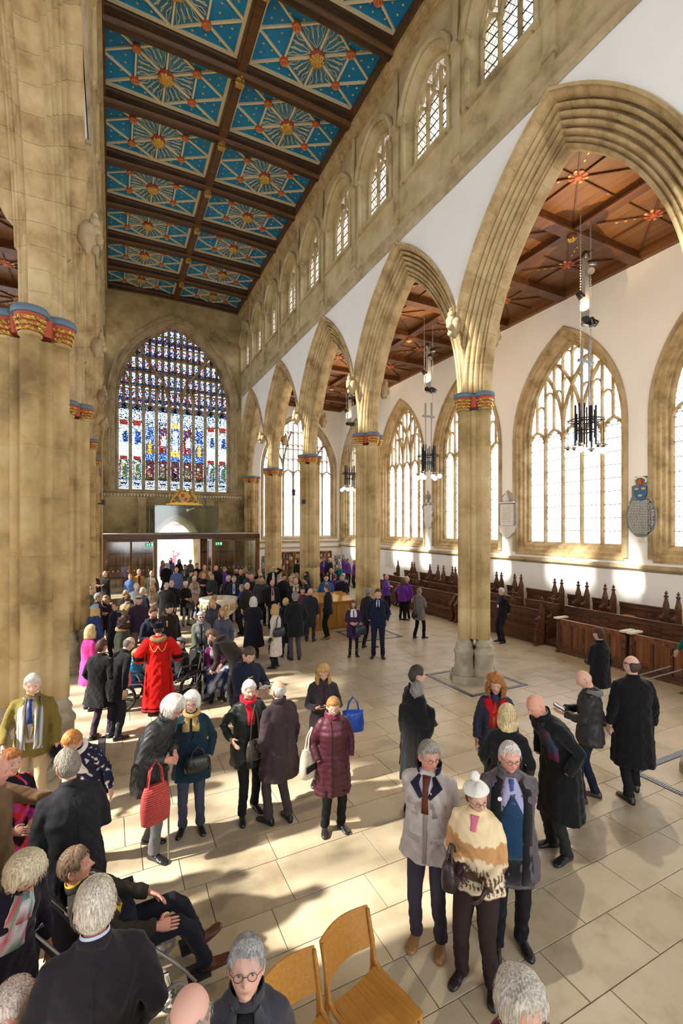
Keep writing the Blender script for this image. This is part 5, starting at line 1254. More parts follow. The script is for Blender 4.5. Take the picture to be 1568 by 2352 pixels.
class Person:
    n = 0
    def __init__(s, px, yt, yf=None, h=None, face=0, label='', pos=None, lod=None, group=None, name='person', **k):
        Person.n += 1; s.seed = Person.n; s.rr = random.Random(s.seed*13+5); s.k = k
        if pos: X, Y = pos; D = X*sin(YAW)+Y*cos(YAW); s.h = h or 1.7
        else:
            u = (px-784)/F
            if yf: D = H*F/(yf-1210); s.h = h or max(1.5, min(1.93, H-(yt-1210)*D/F))
            else: s.h = h or 1.70; D = (H-s.h*k.get('hk', 1))*F/(yt-1210)
            X = D*(sin(YAW)+cos(YAW)*u); Y = D*(cos(YAW)-sin(YAW)*u)
        s.D = D; s.lod = lod if lod is not None else (3 if D < 5.2 else 2 if D < 9 else 1 if D < 14 else 0)
        v = Vector((X, Y)).normalized(); a = radians(face); fw = -v*cos(a)+Vector((v.y, -v.x))*sin(a)
        if k.get('dir'): fw = Vector(k['dir'])
        s.rz = atan2(fw.y, fw.x)-pi/2
        s.X, s.Y = X, Y; s.sc = s.h/1.75
        s.lean, s.hunch, s.tw, s.side = (radians(k.get(q, 0)) for q in ('lean', 'hunch', 'twist', 'side'))
        s.sit = k.get('sit', 0); s.dz = -.42 if s.sit else 0; s.fat = k.get('fat', 1)
        s.label = label; s.group = group; s.kids = []; s.build()
    def PM(s, z):
        c = lambda a, b: max(0, min(1, (z-a)/(b-a)))
        th = s.lean*c(.86, 1.10)+s.hunch*c(1.15, 1.45); piv = Vector((0, 0, .92))
        return Matrix.Translation(piv+Vector((0, 0, s.dz+s.k.get('lift', 0)))) @ Matrix.Rotation(s.tw*c(.9, 1.3), 4, 'Z') @ Matrix.Rotation(s.side*c(.9, 1.2), 4, 'Y') @ Matrix.Rotation(-th, 4, 'X') @ Matrix.Translation(-piv)
    def P(s, x, y, z): return s.PM(z) @ Vector((x, y, z))
    def fin(s, V): return [tuple(Vector(v)*s.sc) for v in V]
    def part(s, name, mb, m, smooth=True, parent='root', colf=None):
        me = mesh(name, s.fin(mb.v), mb.f, m, smooth, cols=colf); s.kids.append((name, me)); return me
    def build(s):
        k = s.k; lod = s.lod; rr = s.rr; fem = k.get('fem', 0); f = s.fat
        # ---- joints
        sw = .158 if fem else .178; s.J = {}
        for sd, nm in ((1, 'r'), (-1, 'l')):
            S = s.P(sd*sw, -.005, 1.405); t = k.get('arm_'+nm, k.get('arms', 'down')); t = ARMS[t] if isinstance(t, str) else t
            W = s.P(sd*t[0], t[1], t[2]); E, W = ik(S, W, .285, .25, Vector((sd*.55, -.65, -.5)) if t[2] < 1.5 else Vector((sd*1, 0, -.1)))
            s.J[nm] = (S, E, W)
        st = k.get('stance', .11); strd = k.get('stride', 0); s.Lg = {}
        for sd, nm in ((1, 'r'), (-1, 'l')):
            if s.sit:
                hp = Vector((sd*.09, .02, .52+k.get('lift', 0))); kn = hp+Vector((sd*.04, .44, .02)); an = Vector((sd*.12, .52+k.get('kick', 0), .10+k.get('foot_z', 0)))
                if k.get('xleg') and sd > 0: kn = hp+Vector((-.02, .42, .14)); an = Vector((-.08, .62, .30))
            else:
                hp = Vector((sd*.09, 0, .90)); an = Vector((sd*st, sd*strd, .09)); kn, an = ik(hp, an, .43, .41, Vector((0, 1, 0)))
            s.Lg[nm] = (hp, kn, an)
        # ---- body: head, neck, trunk, limbs, hands in one skin mesh
        tone = k.get('skin', (.60, .36, .26)); nt_, np_ = ((12, 16), (18, 26), (34, 48), (48, 64))[lod]
        hp0 = k.get('hpitch', 0); hy, hp_ = radians(k.get('hyaw', 0)), radians(hp0*.72-(3 if hp0 < 20 else 0))
        s.MH = s.PM(1.5) @ Matrix.Translation((0, .012, 1.545)) @ Matrix.Rotation(hy, 4, 'Z') @ Matrix.Rotation(-hp_, 4, 'X') @ Matrix.Rotation(radians(k.get('htilt', 0)), 4, 'Y') @ Matrix.Translation((0, .010, .088)) @ Matrix.Scale(1.05, 4)
        V, Fc = head_grid(nt_, np_, skull); mb = MB(); mb.add([s.MH @ Vector(v) for v in V], Fc); cols = []
        brow = k.get('brow', tuple(c*.8 for c in k.get('hair', (.3, .25, .2))))
        for x, y, z in V:
            a = abs(x); c = Vector(tone)
            if y > 0.02:
                c = c.lerp(Vector((tone[0]*1.12, tone[1]*.80, tone[2]*.80)), .6*G2(a, z, .042, -.028, .02, .02)+.4*G2(a, z, 0, -.02, .012, .02))
                c = c.lerp(Vector((tone[0]*.70, tone[1]*.42, tone[2]*.42)), .85*G2(a, z, 0, -.061, .021, .0065)); c = c.lerp(Vector(brow), .6*G2(a, z, .030, .030, .017, .0055))
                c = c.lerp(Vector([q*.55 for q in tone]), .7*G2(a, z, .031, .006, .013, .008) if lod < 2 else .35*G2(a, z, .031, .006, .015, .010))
                if k.get('beard'): c = c.lerp(Vector(k['beard']), .8*min(1, max(0, (-z-.045)/.012))*(1 if y > 0 else 0))
                if k.get('wrinkle'): c = c*(1-.10*abs(sin(z*420+noise.noise(Vector((x*40, 0, z*40)))*3))*(.3+.7*(z > .035)))
            cols.append(tuple(c))
        nb = len(mb.v)
        for sd in (-1, 1):       # ears
            M2 = s.MH @ Matrix.Translation((sd*.075, -.008, -.004)) @ Matrix.Rotation(sd*.45, 4, 'Z'); m_ = 8 if lod > 1 else 5
            if lod: mb.lathe([(.001, -.012), (.02, -.008), (.031, .002), (.024, .006), (.012, .001)], 10 if lod > 1 else 6, M=M2 @ Matrix.Rotation(pi/2*sd, 4, 'Y') @ Matrix.Diagonal((1.2, .72, 1.1, 1)))
            else: mb.lathe([(.001, -.008), (.026, 0), (.001, .006)], 5, M=M2 @ Matrix.Rotation(pi/2*sd, 4, 'Y') @ Matrix.Diagonal((1.1, .6, 1, 1)))
        q = 12 if lod > 1 else 8
        mb.tube([s.MH @ Vector((0, -.018, -.03)), s.MH @ Vector((0, -.022, -.085)), s.P(0, -.012, 1.50), s.P(0, -.02, 1.44)], [.052, .053, .058, .075], q)
        T0 = [(.90, .13, .09), (1.08, .12, .08), (1.25, .14, .085), (1.38, .15, .08), (1.45, .09, .055)]; VV = []
        for z, a, b in T0:
            for i in range(8): t = 2*pi*i/8; VV.append(s.P(a*cos(t), b*sin(t)-.01, z))
        mb.add(VV, [(i*8+j, i*8+(j+1) % 8, (i+1)*8+(j+1) % 8, (i+1)*8+j) for i in range(4) for j in range(8)]+[tuple(range(8))[::-1], tuple(32+j for j in range(8))])
        for nm, sd in (('r', 1), ('l', -1)):
            S, E, W = s.J[nm]; mb.tube([S, E, W], [.04, .034, .024], 6); hp, kn, an = s.Lg[nm]; mb.tube([hp, kn+(hp+an-2*kn)*.06, an], [.05, .022, .028], 6)
            if not k.get('nohand_'+nm) and k.get('arm_'+nm, k.get('arms', 'down')) != 'pocket':
                d = (W-E).normalized(); tn_ = k.get('arm_'+nm, k.get('arms', 'down'))
                if tn_ in ('front', 'belly', 'phone', 'chest', 'lap', 'back'): d = (s.PM(1.2).to_3x3() @ Vector((-sd*.9, .5 if tn_ != 'back' else -.1, -.25 if tn_ != 'phone' else .1))).normalized()*.75+d*.35
                nn = Vector((-sd*.9, .1, 0)) if (W-E).z < -.12 else Vector((0, -.3, 1)) if k.get('palmup') else Vector((-sd*.8, 0, -.6))
                hand(mb, W, d, nn, 1 if sd > 0 else 1, k.get('curl', .45), lod)
        gl = k.get('gloves'); cols += [tuple(gl or tone)]*(len(mb.v)-nb) if gl else [(tone[0], tone[1]*.92, tone[2]*.92)]*(len(mb.v)-nb)
        body = mesh('body', s.fin(mb.v), mb.f, SKIN, True, cols=cols)
        s.root = link('person', body, None, (s.X, s.Y, 0), s.rz); tag(s.root, s.label, 'person', s.group)
        if lod > 1:
            for sd in (-1, 1):
                e = MB(); e.mi = 0; e.lathe([(.0115*sin(pi*i/6)+.0002, -.0115*cos(pi*i/6)) for i in range(7)], 10, M=s.MH @ Matrix.Translation((sd*.031, .0648, .004)))
                e.mi = 1; e.lathe([(.0001, .0122), (.0062, .0104)], 8, M=s.MH @ Matrix.Translation((sd*.031, .0646, .003)) @ Matrix.Rotation(-pi/2, 4, 'X'), caps=False)
                link('eye', mesh('eye', s.fin(e.v), e.f, [mat_eye, mat_iris], True, e.m), s.root)
        if k.get('glasses') and lod:
            g = MB(); r = .0022 if lod > 1 else .003
            for sd in (-1, 1):
                g.tube([s.MH @ Vector((sd*.032+.021*cos(t), .098-.002*abs(cos(t)), .004+.016*sin(t))) for t in [i*pi/6 for i in range(12)]], r, 4, True)
                g.tube([s.MH @ Vector((sd*.053, .095, .007)), s.MH @ Vector((sd*.078, .05, .008)), s.MH @ Vector((sd*.079, -.01, .004))], r, 4)
            g.tube([s.MH @ Vector((-.011, .099, .006)), s.MH @ Vector((.011, .099, .006))], r, 4)
            if k['glasses'] == 'dark':
                for sd in (-1, 1): g.lathe([(.0001, 0), (.02, -.002)], 10, M=s.MH @ Matrix.Translation((sd*.032, .099, .004)) @ Matrix.Rotation(-pi/2, 4, 'X'), caps=False)
            s.part_('glasses', g, RUB if k['glasses'] == 'dark' else GLS)
        s.hair(); s.legs(); s.coat_raw()
    def part_(s, name, mb, m, smooth=True, label=None, cols=None):
        me = mesh(name, s.fin(mb.v), mb.f, m, smooth, mb.m if isinstance(m, list) else None, cols); o = link(name, me, s.root)
        if label: o['label'] = label
        return o
    def hair(s):
        k = s.k; st = k.get('style', 'short'); lod = s.lod; hc = k.get('hair', (.3, .25, .2)); rr = s.rr; off = Vector((rr.random()*9, rr.random()*9, rr.random()*9))
        nt_, np_ = ((12, 18), (20, 28), (36, 56), (52, 84))[lod]
        if st != 'none':
            th = {'short': .012, 'balding': .008, 'thin': .006, 'bob': .024, 'long': .018, 'curly': .040, 'puffy': .034, 'crop': .007, 'bun': .018}[st]
            amp = {'curly': .030, 'puffy': .009}.get(st, .005); fr = 30 if st == 'curly' else 18
            fl_ = k.get('hairline', .060)
            def mask(dx, dy, dz, x, y, z):
                if dy > .15: lim = fl_-(.025*max(0, abs(x)-.045)/.03 if abs(x) > .045 else 0)
                elif dy > -.30: lim = (.024 if not k.get('fem') or st in ('crop', 'balding', 'thin') else -.004) if st not in ('bob', 'long', 'curly', 'puffy') else -.06
                elif dy > -.6 and not k.get('fem'): lim = .024+(-.075-.024)*min(1, (-.30-dy)/.3)
                else: lim = -.075
                if .15 < dy < .55 and abs(dx) > .6: lim = min(lim, .012 if st in ('short', 'thin', 'crop', 'balding') else -.04)
                m = 1/(1+math.exp(-(z-lim)/.006))
                if st == 'balding': m *= 1/(1+math.exp((z-(.045 if dy > -.4 else .06))/.006))*(1 if dy < .45 else 0)
                return m
            def fn(dx, dy, dz):
                x, y, z = skull(dx, dy, dz, 0); m = mask(dx, dy, dz, x, y, z); v = Vector((x, y, z)); nrm = Vector((dx, dy, dz)).normalized()
                nz = noise.noise(v*fr+off)*amp+noise.noise(Vector((v.x*90, v.y*90, v.z*12))+off)*.003
                t = th*(1+.35*max(0, dz)) + nz
                if st in ('short', 'puffy', 'thin') and dy > .3 and dz > .3: t += .006
                return s.MH @ (v+nrm*(t*m-.014*(1-m)))
            V, Fc = head_grid(nt_, np_, fn); mb = MB(); mb.add(V, Fc)
            ns = (0, 0, 260, 900)[lod] if k.get('strands', 1) else 0
            for i in range(ns):          # loose locks that break the outline
                a = rr.uniform(0, 2*pi); el = rr.uniform(-.2, 1.45); dx, dy, dz = cos(a)*cos(el), sin(a)*cos(el), sin(el); x, y, z = skull(dx, dy, dz, 0)
                if mask(dx, dy, dz, x, y, z) < .6: continue
                P = []; d = Vector((dx, dy, dz)); tn = (Vector((0, -.25, -1))-d*Vector((0, -.25, -1)).dot(d)).normalized(); tn = (tn+Vector([rr.uniform(-.4, .4) for _ in range(3)])).normalized(); ln = rr.uniform(.02, .05)*(1.3 if th > .015 else .8)
                for j in range(4):
                    dd = (d*.1+tn*(ln/.1)*(j/3)*.1+d*.0); q = (d+tn*ln*j/3*10).normalized(); X = Vector(skull(*q, 0)); P.append(X+q*(th+.003+.004*sin(j/3*pi)+rr.uniform(-.001, .002)))
                w = d.cross(tn).normalized()*rr.uniform(.0012, .0026); VV = []
                for j, p in enumerate(P): ww = w*(1-j/3.2); VV += [s.MH @ (p-ww), s.MH @ (p+ww)]
                mb.add(VV, [(2*j, 2*j+1, 2*j+3, 2*j+2) for j in range(3)])
            if st in ('bob', 'long', 'curly'):
                ln = {'bob': .10, 'long': k.get('hlen', .30), 'curly': .09}[st]; n1, n2 = (22, 8) if lod < 2 else (44, 14); VV = []
                for side in (0, 1):
                    for j in range(n2+1):
                        for i in range(n1+1):
                            ph = radians(52-(284*i/n1)); t = j/n2; base = skull(cos(ph), sin(ph), .05, 0); R = (.040 if st == 'curly' else .026)-.017*side*1.0
                            x = (base[0]+cos(ph)*R)*(1-.08*t+.14*sin(t*pi)); y = (base[1]+sin(ph)*R)*(1-.05*t); z = .01-t*(ln+.04)-(.0 if sin(ph) < .2 else 0)
                            nz = noise.noise(Vector((ph*7, t*3 if st != 'curly' else t*9, 0))+off)*(.012 if st != 'curly' else .045); wv = .010*sin(t*14+ph*5)*t if st == 'long' else 0
                            x += cos(ph)*(nz+wv); y += sin(ph)*(nz+wv)
                            if t > .35 and st == 'long': y = min(y, .06) if abs(x) < .03 else y
                            VV.append(s.MH @ Vector((x, y, z)))
                n = (n1+1)*(n2+1); g = lambda sd, i, j: sd*n+j*(n1+1)+i; F2 = []
                for j in range(n2):
                    for i in range(n1): F2.append((g(0, i, j), g(0, i+1, j), g(0, i+1, j+1), g(0, i, j+1))); F2.append((g(1, i, j), g(1, i, j+1), g(1, i+1, j+1), g(1, i+1, j)))
                    F2.append((g(0, 0, j), g(0, 0, j+1), g(1, 0, j+1), g(1, 0, j))); F2.append((g(0, n1, j), g(1, n1, j), g(1, n1, j+1), g(0, n1, j+1)))
                for i in range(n1): F2.append((g(0, i, n2), g(0, i+1, n2), g(1, i+1, n2), g(1, i, n2)))
                mb.add(VV, F2)
            if st == 'bun': mb.lathe([(.001, -.035), (.03, -.02), (.036, 0), (.025, .03), (.001, .035)], 10, M=s.MH @ Matrix.Translation((0, -.115, .02)))
            s.part_('hair', mb, hair_mat(hc))
        hat = k.get('hat')
        if hat:
            kind, hcol = hat; mb = MB(); am = .003
            if kind in ('beanie', 'bobble', 'beret', 'fascinator'):
                zl = .032 if kind != 'beret' else .05
                def fn(dx, dy, dz):
                    x, y, z = skull(dx, dy, dz, 0); m = 1/(1+math.exp(-(z-zl+.03*dy*-1)/.004)); v = Vector((x, y, z)); nrm = Vector((dx, dy, dz))
                    rib = .0025*sin(40*atan2(dy, dx)) if kind in ('beanie', 'bobble') else 0
                    t = .024+rib+(.012 if z < zl+.03 and kind in ('beanie', 'bobble') else 0)+(.035*(1-dz)*(dz > 0) if kind == 'beret' else 0)
                    return s.MH @ (v+nrm*(t*m-.016*(1-m)))
                V, Fc = head_grid(nt_, max(np_, 40) if lod > 1 else np_, fn); mb.add(V, Fc); s.part_('knitted_hat' if kind != 'beret' else 'beret', mb, cloth(hcol))
                if kind == 'bobble':
                    mb = MB(); M2 = s.MH @ Matrix.Translation((0, -.03, .165)); bm = bmesh.new(); bmesh.ops.create_icosphere(bm, subdivisions=3, radius=.040)
                    for v in bm.verts: v.co *= 1+.16*noise.noise(v.co*90)+.1*noise.noise(v.co*40)
                    bm.verts.ensure_lookup_table(); mb.add([M2 @ v.co for v in bm.verts], [tuple(v.index for v in f_.verts) for f_ in bm.faces]); bm.free(); s.part_('bobble', mb, cloth(hcol))
            elif kind == 'cap':
                def fn(dx, dy, dz):
                    x, y, z = skull(dx, dy, dz, 0); m = 1/(1+math.exp(-(z-.045)/.004)); v = Vector((x, y, z)); t = .020+.018*max(0, .6-dz)+.02*max(0, dy); return s.MH @ (v+Vector((dx, dy, dz))*(t*m-.016*(1-m))-Vector((0, 0, .03*max(0, dz)*m)))
                V, Fc = head_grid(nt_, np_, fn); mb.add(V, Fc); VV = [(.075*cos(t)*1.0, .06+.075*sin(t), .052-.02*sin(t)) for t in [pi*i/10 for i in range(11)]]
                mb.add([s.MH @ Vector(v) for v in VV]+[s.MH @ (Vector(v)+Vector((0, 0, .012))) for v in VV], [tuple(range(11))[::-1], tuple(range(11, 22))]+[(i, i+1, 12+i, 11+i) for i in range(10)]); s.part_('flat_cap', mb, cloth(hcol))
            elif kind == 'cocked':
                def fn(dx, dy, dz):
                    x, y, z = skull(dx, dy, dz, 0); m = 1/(1+math.exp(-(z-.02)/.004)); v = Vector((x, y, z)); return s.MH @ (v+Vector((dx, dy, dz))*((.03+.012*noise.noise(v*60))*m-.016*(1-m)))
                V, Fc = head_grid(nt_, np_, fn); mb.add(V, Fc)
                VV = []; n1 = 28
                for j in range(5):
                    for i in range(n1): t = 2*pi*i/n1; r = 1+.18*j/4; VV.append(s.MH @ Vector((.11*r*cos(t)*1.15, .12*r*sin(t), .05+.085*j/4*(.7+.3*abs(cos(t)))+.008*noise.noise(Vector((cos(t)*6, sin(t)*6, j*2.))))))
                VV += [Vector(v)*1.0+s.MH.to_3x3() @ Vector((0, 0, -.01)) for v in VV]; n = 5*n1
                mb.add(VV, [(j*n1+i, j*n1+(i+1) % n1, (j+1)*n1+(i+1) % n1, (j+1)*n1+i) for j in range(4) for i in range(n1)]); s.part_('cocked_hat', mb, cloth(hcol))
                g = MB(); g.box((0, 0, 0), (.02, .05, .10), M=s.MH @ Matrix.Translation((.15, .0, .09))); s.part_('gold_cockade', g, M['gilt'])
    def legs(s):
        k = s.k; mb = MB(); lod = s.lod; n = (8, 10, 12, 14)[lod]; lw = 1.08*k.get('legw', 1)
        tr_ = k.get('trousers', (.02, .02, .03)); skirt = k.get('skirt')
        for nm in ('r', 'l'):
            hp, kn, an = s.Lg[nm]; a = hp+Vector((0, 0, .03)); low = an+(kn-an)*.02
            r = [.085*lw, .082*lw, .062*lw, .058*lw, .052*lw, .057*lw] if not k.get('slim') else [.08, .07, .05, .05, .04, .036]
            mb.tube([a, hp.lerp(kn, .35), hp.lerp(kn, .9), kn.lerp(an, .2), kn.lerp(an, .75), low-Vector((0, 0, .03))], r, n)
        if not s.sit: mb.lathe([(.06, -.10), (.125, -.04), (.15*s.fat, .03), (.145*s.fat, .10), (.135*s.fat, .16)], 12, M=Matrix.Translation((0, 0, .92)) @ Matrix.Diagonal((1, .78, 1, 1)))
        else: mb.lathe([(.06, -.11), (.15, -.08), (.175*s.fat, 0), (.165*s.fat, .10), (.15, .2)], 12, M=Matrix.Translation((0, 0, .54+k.get('lift', 0))) @ Matrix.Diagonal((1, .8, 1, 1)))
        vx = (.026, .020, .013, .011)[lod]
        raw = mesh('trousers', s.fin(mb.v), mb.f, cloth(tr_, kind='cotton')); s.tro = remesh(raw, vx, 3 if lod > 1 else 1); PEND.append((s.tro, s, 'trousers'))
        sc_ = k.get('shoes', (.012, .012, .014))
        for nm, sd in (('r', 1), ('l', -1)):
            hp, kn, an = s.Lg[nm]; yaw = -sd*radians(k.get('toe', 14)); q = MB()
            dirf = Vector((sin(-yaw), cos(yaw), 0)); pit = k.get('shoe_pitch', 0) if not (k.get('xleg') and sd > 0) else .5
            R_ = Matrix.Translation((an.x, an.y, an.z)) @ Matrix.Rotation(yaw, 4, 'Z') @ Matrix.Rotation(pit, 4, 'X')
            m = 10 if lod < 2 else 16
            secs = [(-.075, .018, .05), (-.06, .036, .085), (-.03, .040, .10), (.02, .038, .095), (.06, .042, .068), (.11, .049, .05), (.15, .047, .043), (.18, .036, .036), (.195, .014, .024)]; VV = []
            for y, w, hh in secs:
                for i in range(m):
                    t = 2*pi*i/m; VV.append(R_ @ Vector((w*cos(t), y, -.09+max(0, hh*(.5+.5*sin(t)*1.05)) if sin(t) > -.55 else -.088)))
            q.add(VV, [(i*m+j, (i+1)*m+j, (i+1)*m+(j+1) % m, i*m+(j+1) % m) for i in range(len(secs)-1) for j in range(m)]+[tuple(range(m)), tuple((len(secs)-1)*m+j for j in range(m))[::-1]])
            if k.get('boots'): q.tube([an-Vector((0, 0, .04)), an.lerp(kn, .45)], [.045, .055], 10)
            s.part_('shoe', q, cloth(sc_, kind='leather'))
    def coat_raw(s):
        k = s.k; lod = s.lod; f = s.fat; hem = k.get('hem', .80); fl_ = k.get('flare', 1); fem = k.get('fem', 0); puf = k.get('puffer')
        n = (12, 16, 24, 32)[lod]; bulk = k.get('bulk', 1.0)*(1.04 if puf else 1)
        ws, wd = (1, 1)
        R = [(hem, .212*fl_, .160*fl_), (.92, .205, .150), (1.06, .182 if not fem else .172, .135), (1.18, .182 if not fem else .170, .132), (1.28, .195 if not fem else .180, .137 if not fem else .142), (1.37, .192 if not fem else .172, .125), (1.42, .170 if not fem else .152, .105), (1.465, .125, .085), (1.50, .075, .066), (1.52, .066, .062)]
        if hem < .86:
            w0, d0 = R[0][1], R[0][2]; zz = []; m = max(1, int((.92-hem)/.12))
            for i in range(m): t = i/m; zz.append((hem+(.92-hem)*t, w0+(.205-w0)*t, d0+(.150-d0)*t))
            R = zz+R[1:]
        if puf:       # quilted: add rings
            R2 = []; z = R[0][0]
            while z < 1.44:
                j = max(i for i in range(len(R)-1) if R[i][0] <= z+1e-6); t = (z-R[j][0])/(R[j+1][0]-R[j][0]); w = R[j][1]*(1-t)+R[j+1][1]*t; d = R[j][2]*(1-t)+R[j+1][2]*t
                g = 1+.075*abs(sin((z-hem)/.075*pi))**.6; R2.append((z, w*g, d*g)); z += .0125
            R = R2+R[-3:]
        V = []; sx = 0
        for i, (z, w, d) in enumerate(R):
            seated = s.sit and z < .93
            w *= f*bulk; d *= f*bulk*(1 if z > 1.44 else 1)
            belly = k.get('belly', 0)*math.exp(-((z-1.06)/.14)**2)
            for j in range(n):
                t = 2*pi*j/n; c_, s_ = cos(t), sin(t); p = .88; x = w*abs(c_)**p*(1 if c_ > 0 else -1); y = d*abs(s_)**p*(1 if s_ > 0 else -1)
                if z < .95 and not s.sit and lod: fold = .010*(1-(z-hem)/(.95-hem+.001))*sin(t*7+s.seed)+.006*sin(t*13+s.seed*2); x += fold*c_*fl_; y += fold*s_
                y += belly*max(0, s_)-.012
                if fem: y += .018*math.exp(-((z-1.26)/.07)**2)*max(0, s_)
                V.append(s.P(x, y, max(z, .84) if s.sit else z))
        mb = MB(); mb.add(V, [(i*n+j, i*n+(j+1) % n, (i+1)*n+(j+1) % n, (i+1)*n+j) for i in range(len(R)-1) for j in range(n)]+[tuple(range(n))[::-1], tuple((len(R)-1)*n+j for j in range(n))])
        hem_v = k.get('strideskirt')
        sl = k.get('sleeve', 1); aw = k.get('armw', 1)*(1.0 if not fem else .92)*bulk
        for nm, sd in (('r', 1), ('l', -1)):
            S, E, W = s.J[nm]; A = s.P(sd*.11, -.01, 1.435); Wc = W-(W-E).normalized()*.015
            pts = [A, S, S.lerp(E, .25), S.lerp(E, .6), E, E.lerp(Wc, .4), E.lerp(Wc, .8), Wc]; r = [.050, .060*aw, .064*aw, .061*aw, .056*aw, .054*aw, .050*aw*k.get('cuff', 1), .049*aw*k.get('cuff', 1)]
            if puf:
                P2 = []; r2 = []
                for (a, b, ra, rb2) in zip(pts, pts[1:], r, r[1:]):
                    m = max(1, int((b-a).length/.0125))
                    for i in range(m): t = i/m; P2.append(a.lerp(b, t)); r2.append((ra+(rb2-ra)*t)*(1+.16*abs(sin(len(P2)*.0125/.07*pi))**.6))
                pts, r = P2+[pts[-1]], r2+[r[-1]]
            mb.tube(pts, r, (8, 10, 14, 16)[lod])
        vx = (.026, .020, .013, .0105)[lod]
        m = k.get('coat_mat') or cloth(k.get('coat', (.02, .02, .025)), kind=k.get('fabric', 'wool'))
        raw = mesh('coat', s.fin(mb.v), mb.f, m); s.co_ = remesh(raw, vx, (1 if puf else 4) if lod > 1 else 1); PEND.append((s.co_, s, 'coat'))
    # ---- details laid on the coat once it is baked
    def cast(s, x, z, back=False, off=.006):
        o = s.P(x, -1 if back else 1, z)*s.sc; t = s.P(x, 0, z)*s.sc; d = (t-o).normalized(); h = s.bvh.ray_cast(o, d)
        if h[0] is None: return None, None
        return h[0]-d*off, d
    def strip(s, name, pts, w, m, back=False, off=.006, nu=2, th=.006, label=None, colf=None):
        """ribbon over the coat: pts [(x,z)], width number or list"""
        V = []; n = len(pts); ok = True; last = None
        for i, (x, z) in enumerate(pts):
            a = Vector(pts[max(i-1, 0)]); b = Vector(pts[min(i+1, n-1)]); t = (b-a).normalized(); u = Vector((-t.y, t.x)); ww = w[i] if isinstance(w, (list, tuple)) else w
            for j in range(nu+1):
                q = Vector((x, z))+u*ww*(j/nu-.5); h, d = s.cast(q.x, q.y, back, off)
                if h is None: h, d = last if last else (s.P(q.x, .12 if not back else -.12, q.y)*s.sc, Vector((0, -1, 0)))
                last = (h, d); V.append(h)
        N = len(V); V += [v+last[1]*(th+.002) for v in V]; m1 = nu+1; Fc = []
        for i in range(n-1):
            for j in range(nu): q = (i*m1+j, i*m1+j+1, (i+1)*m1+j+1, (i+1)*m1+j); Fc.append(q)
            Fc += [(i*m1, (i+1)*m1, N+(i+1)*m1, N+i*m1), (i*m1+nu, N+i*m1+nu, N+(i+1)*m1+nu, (i+1)*m1+nu)]
        for e in (0, (n-1)*m1): Fc += [(e+j, e+j+1, N+e+j+1, N+e+j) for j in range(nu)]
        cols = [colf(Vector(v)) for v in V] if colf else None
        me = mesh(name, V, Fc, m, True, cols=cols); o = link(name, me, s.root)
        if label: o['label'] = label
        return o
    def ring(s, name, z, r, rt, m, flat=.8, gap=0, fuzz=0, n=28, dy=0, tilt=.15, label=None):
        """band round the neck"""
        mb = MB(); a0 = pi/2+gap; a1 = pi/2+2*pi-gap; cl = gap == 0; N = n
        pts = []
        for i in range(N if cl else N+1): t = a0+(a1-a0)*i/N; pts.append(s.P(r*cos(t), r*.92*sin(t)-.01+dy, z-tilt*r*sin(t)))
        mb.tube(pts, rt, 8, cl, flat=1)
        if fuzz: mb.v = [tuple(Vector(v)+Vector(noise.noise_vector(Vector(v)*60))*fuzz) for v in mb.v]
        return s.part_(name, mb, m, label=label)
    def band(s, name, z0, z1, r0, r1, m, gap=.35, n=24, th=.008):
        """standing or turned down collar"""
        V = []
        for side in (0, 1):
            for j, (z, r) in enumerate(((z0, r0), ((z0+z1)/2, (r0+r1)/2+.002), (z1, r1))):
                for i in range(n+1):
                    t = pi/2+gap+(2*pi-2*gap)*i/n; rr_ = r-th*side; V.append(s.P(rr_*cos(t), rr_*.9*sin(t)-.012, z-.25*r*sin(t)*.6))
        N = 3*(n+1); g = lambda sd, i, j: sd*N+j*(n+1)+i; Fc = []
        for j in range(2):
            for i in range(n): Fc += [(g(0, i, j), g(0, i+1, j), g(0, i+1, j+1), g(0, i, j+1)), (g(1, i, j), g(1, i, j+1), g(1, i+1, j+1), g(1, i+1, j))]
        for i in range(n): Fc += [(g(0, i, 2), g(0, i+1, 2), g(1, i+1, 2), g(1, i, 2)), (g(0, i, 0), g(1, i, 0), g(1, i+1, 0), g(0, i+1, 0))]
        for j in range(2): Fc += [(g(0, 0, j), g(0, 0, j+1), g(1, 0, j+1), g(1, 0, j)), (g(0, n, j), g(1, n, j), g(1, n, j+1), g(0, n, j+1))]
        mb = MB(); mb.add(V, Fc); return s.part_(name, mb, m)
    def dress(s):
        k = s.k; me = s.coat_o.data; s.bvh = BVHTree.FromPolygons([v.co.copy() for v in me.vertices], [tuple(p.vertices) for p in me.polygons])
        cm = cloth(k.get('coat', (.02, .02, .025)), kind=k.get('fabric', 'wool')); c = k.get('coat', (.02, .02, .025)); low = s.lod < 1
        dk = cloth(tuple(q*.6 for q in c), kind=k.get('fabric', 'wool'))
        if k.get('open'):            # shirt front and tie or jumper between the lapels: (bottom z, width, colour)
            zb, w, oc = k['open']; n = 4 if low else 9
            s.strip('shirt_front', [(0, 1.485+(zb-1.485)*i/n) for i in range(n+1)], [.075+(w-.075)*min(1, i/n*1.6)*(1 if not k.get('vee') else max(0, 1-i/n)*2.2+.02) for i in range(n+1)], cloth(oc, kind='cotton'), off=.004, nu=4, th=.01)
        if k.get('jumper'): s.strip('jumper', [(0, 1.36+(k['jumper'][0]-1.36)*i/8) for i in range(9)], [.03+(k['jumper'][1]-.03)*min(1, i/3) for i in range(9)], cloth(k['jumper'][2]), off=.009, nu=4, th=.01)
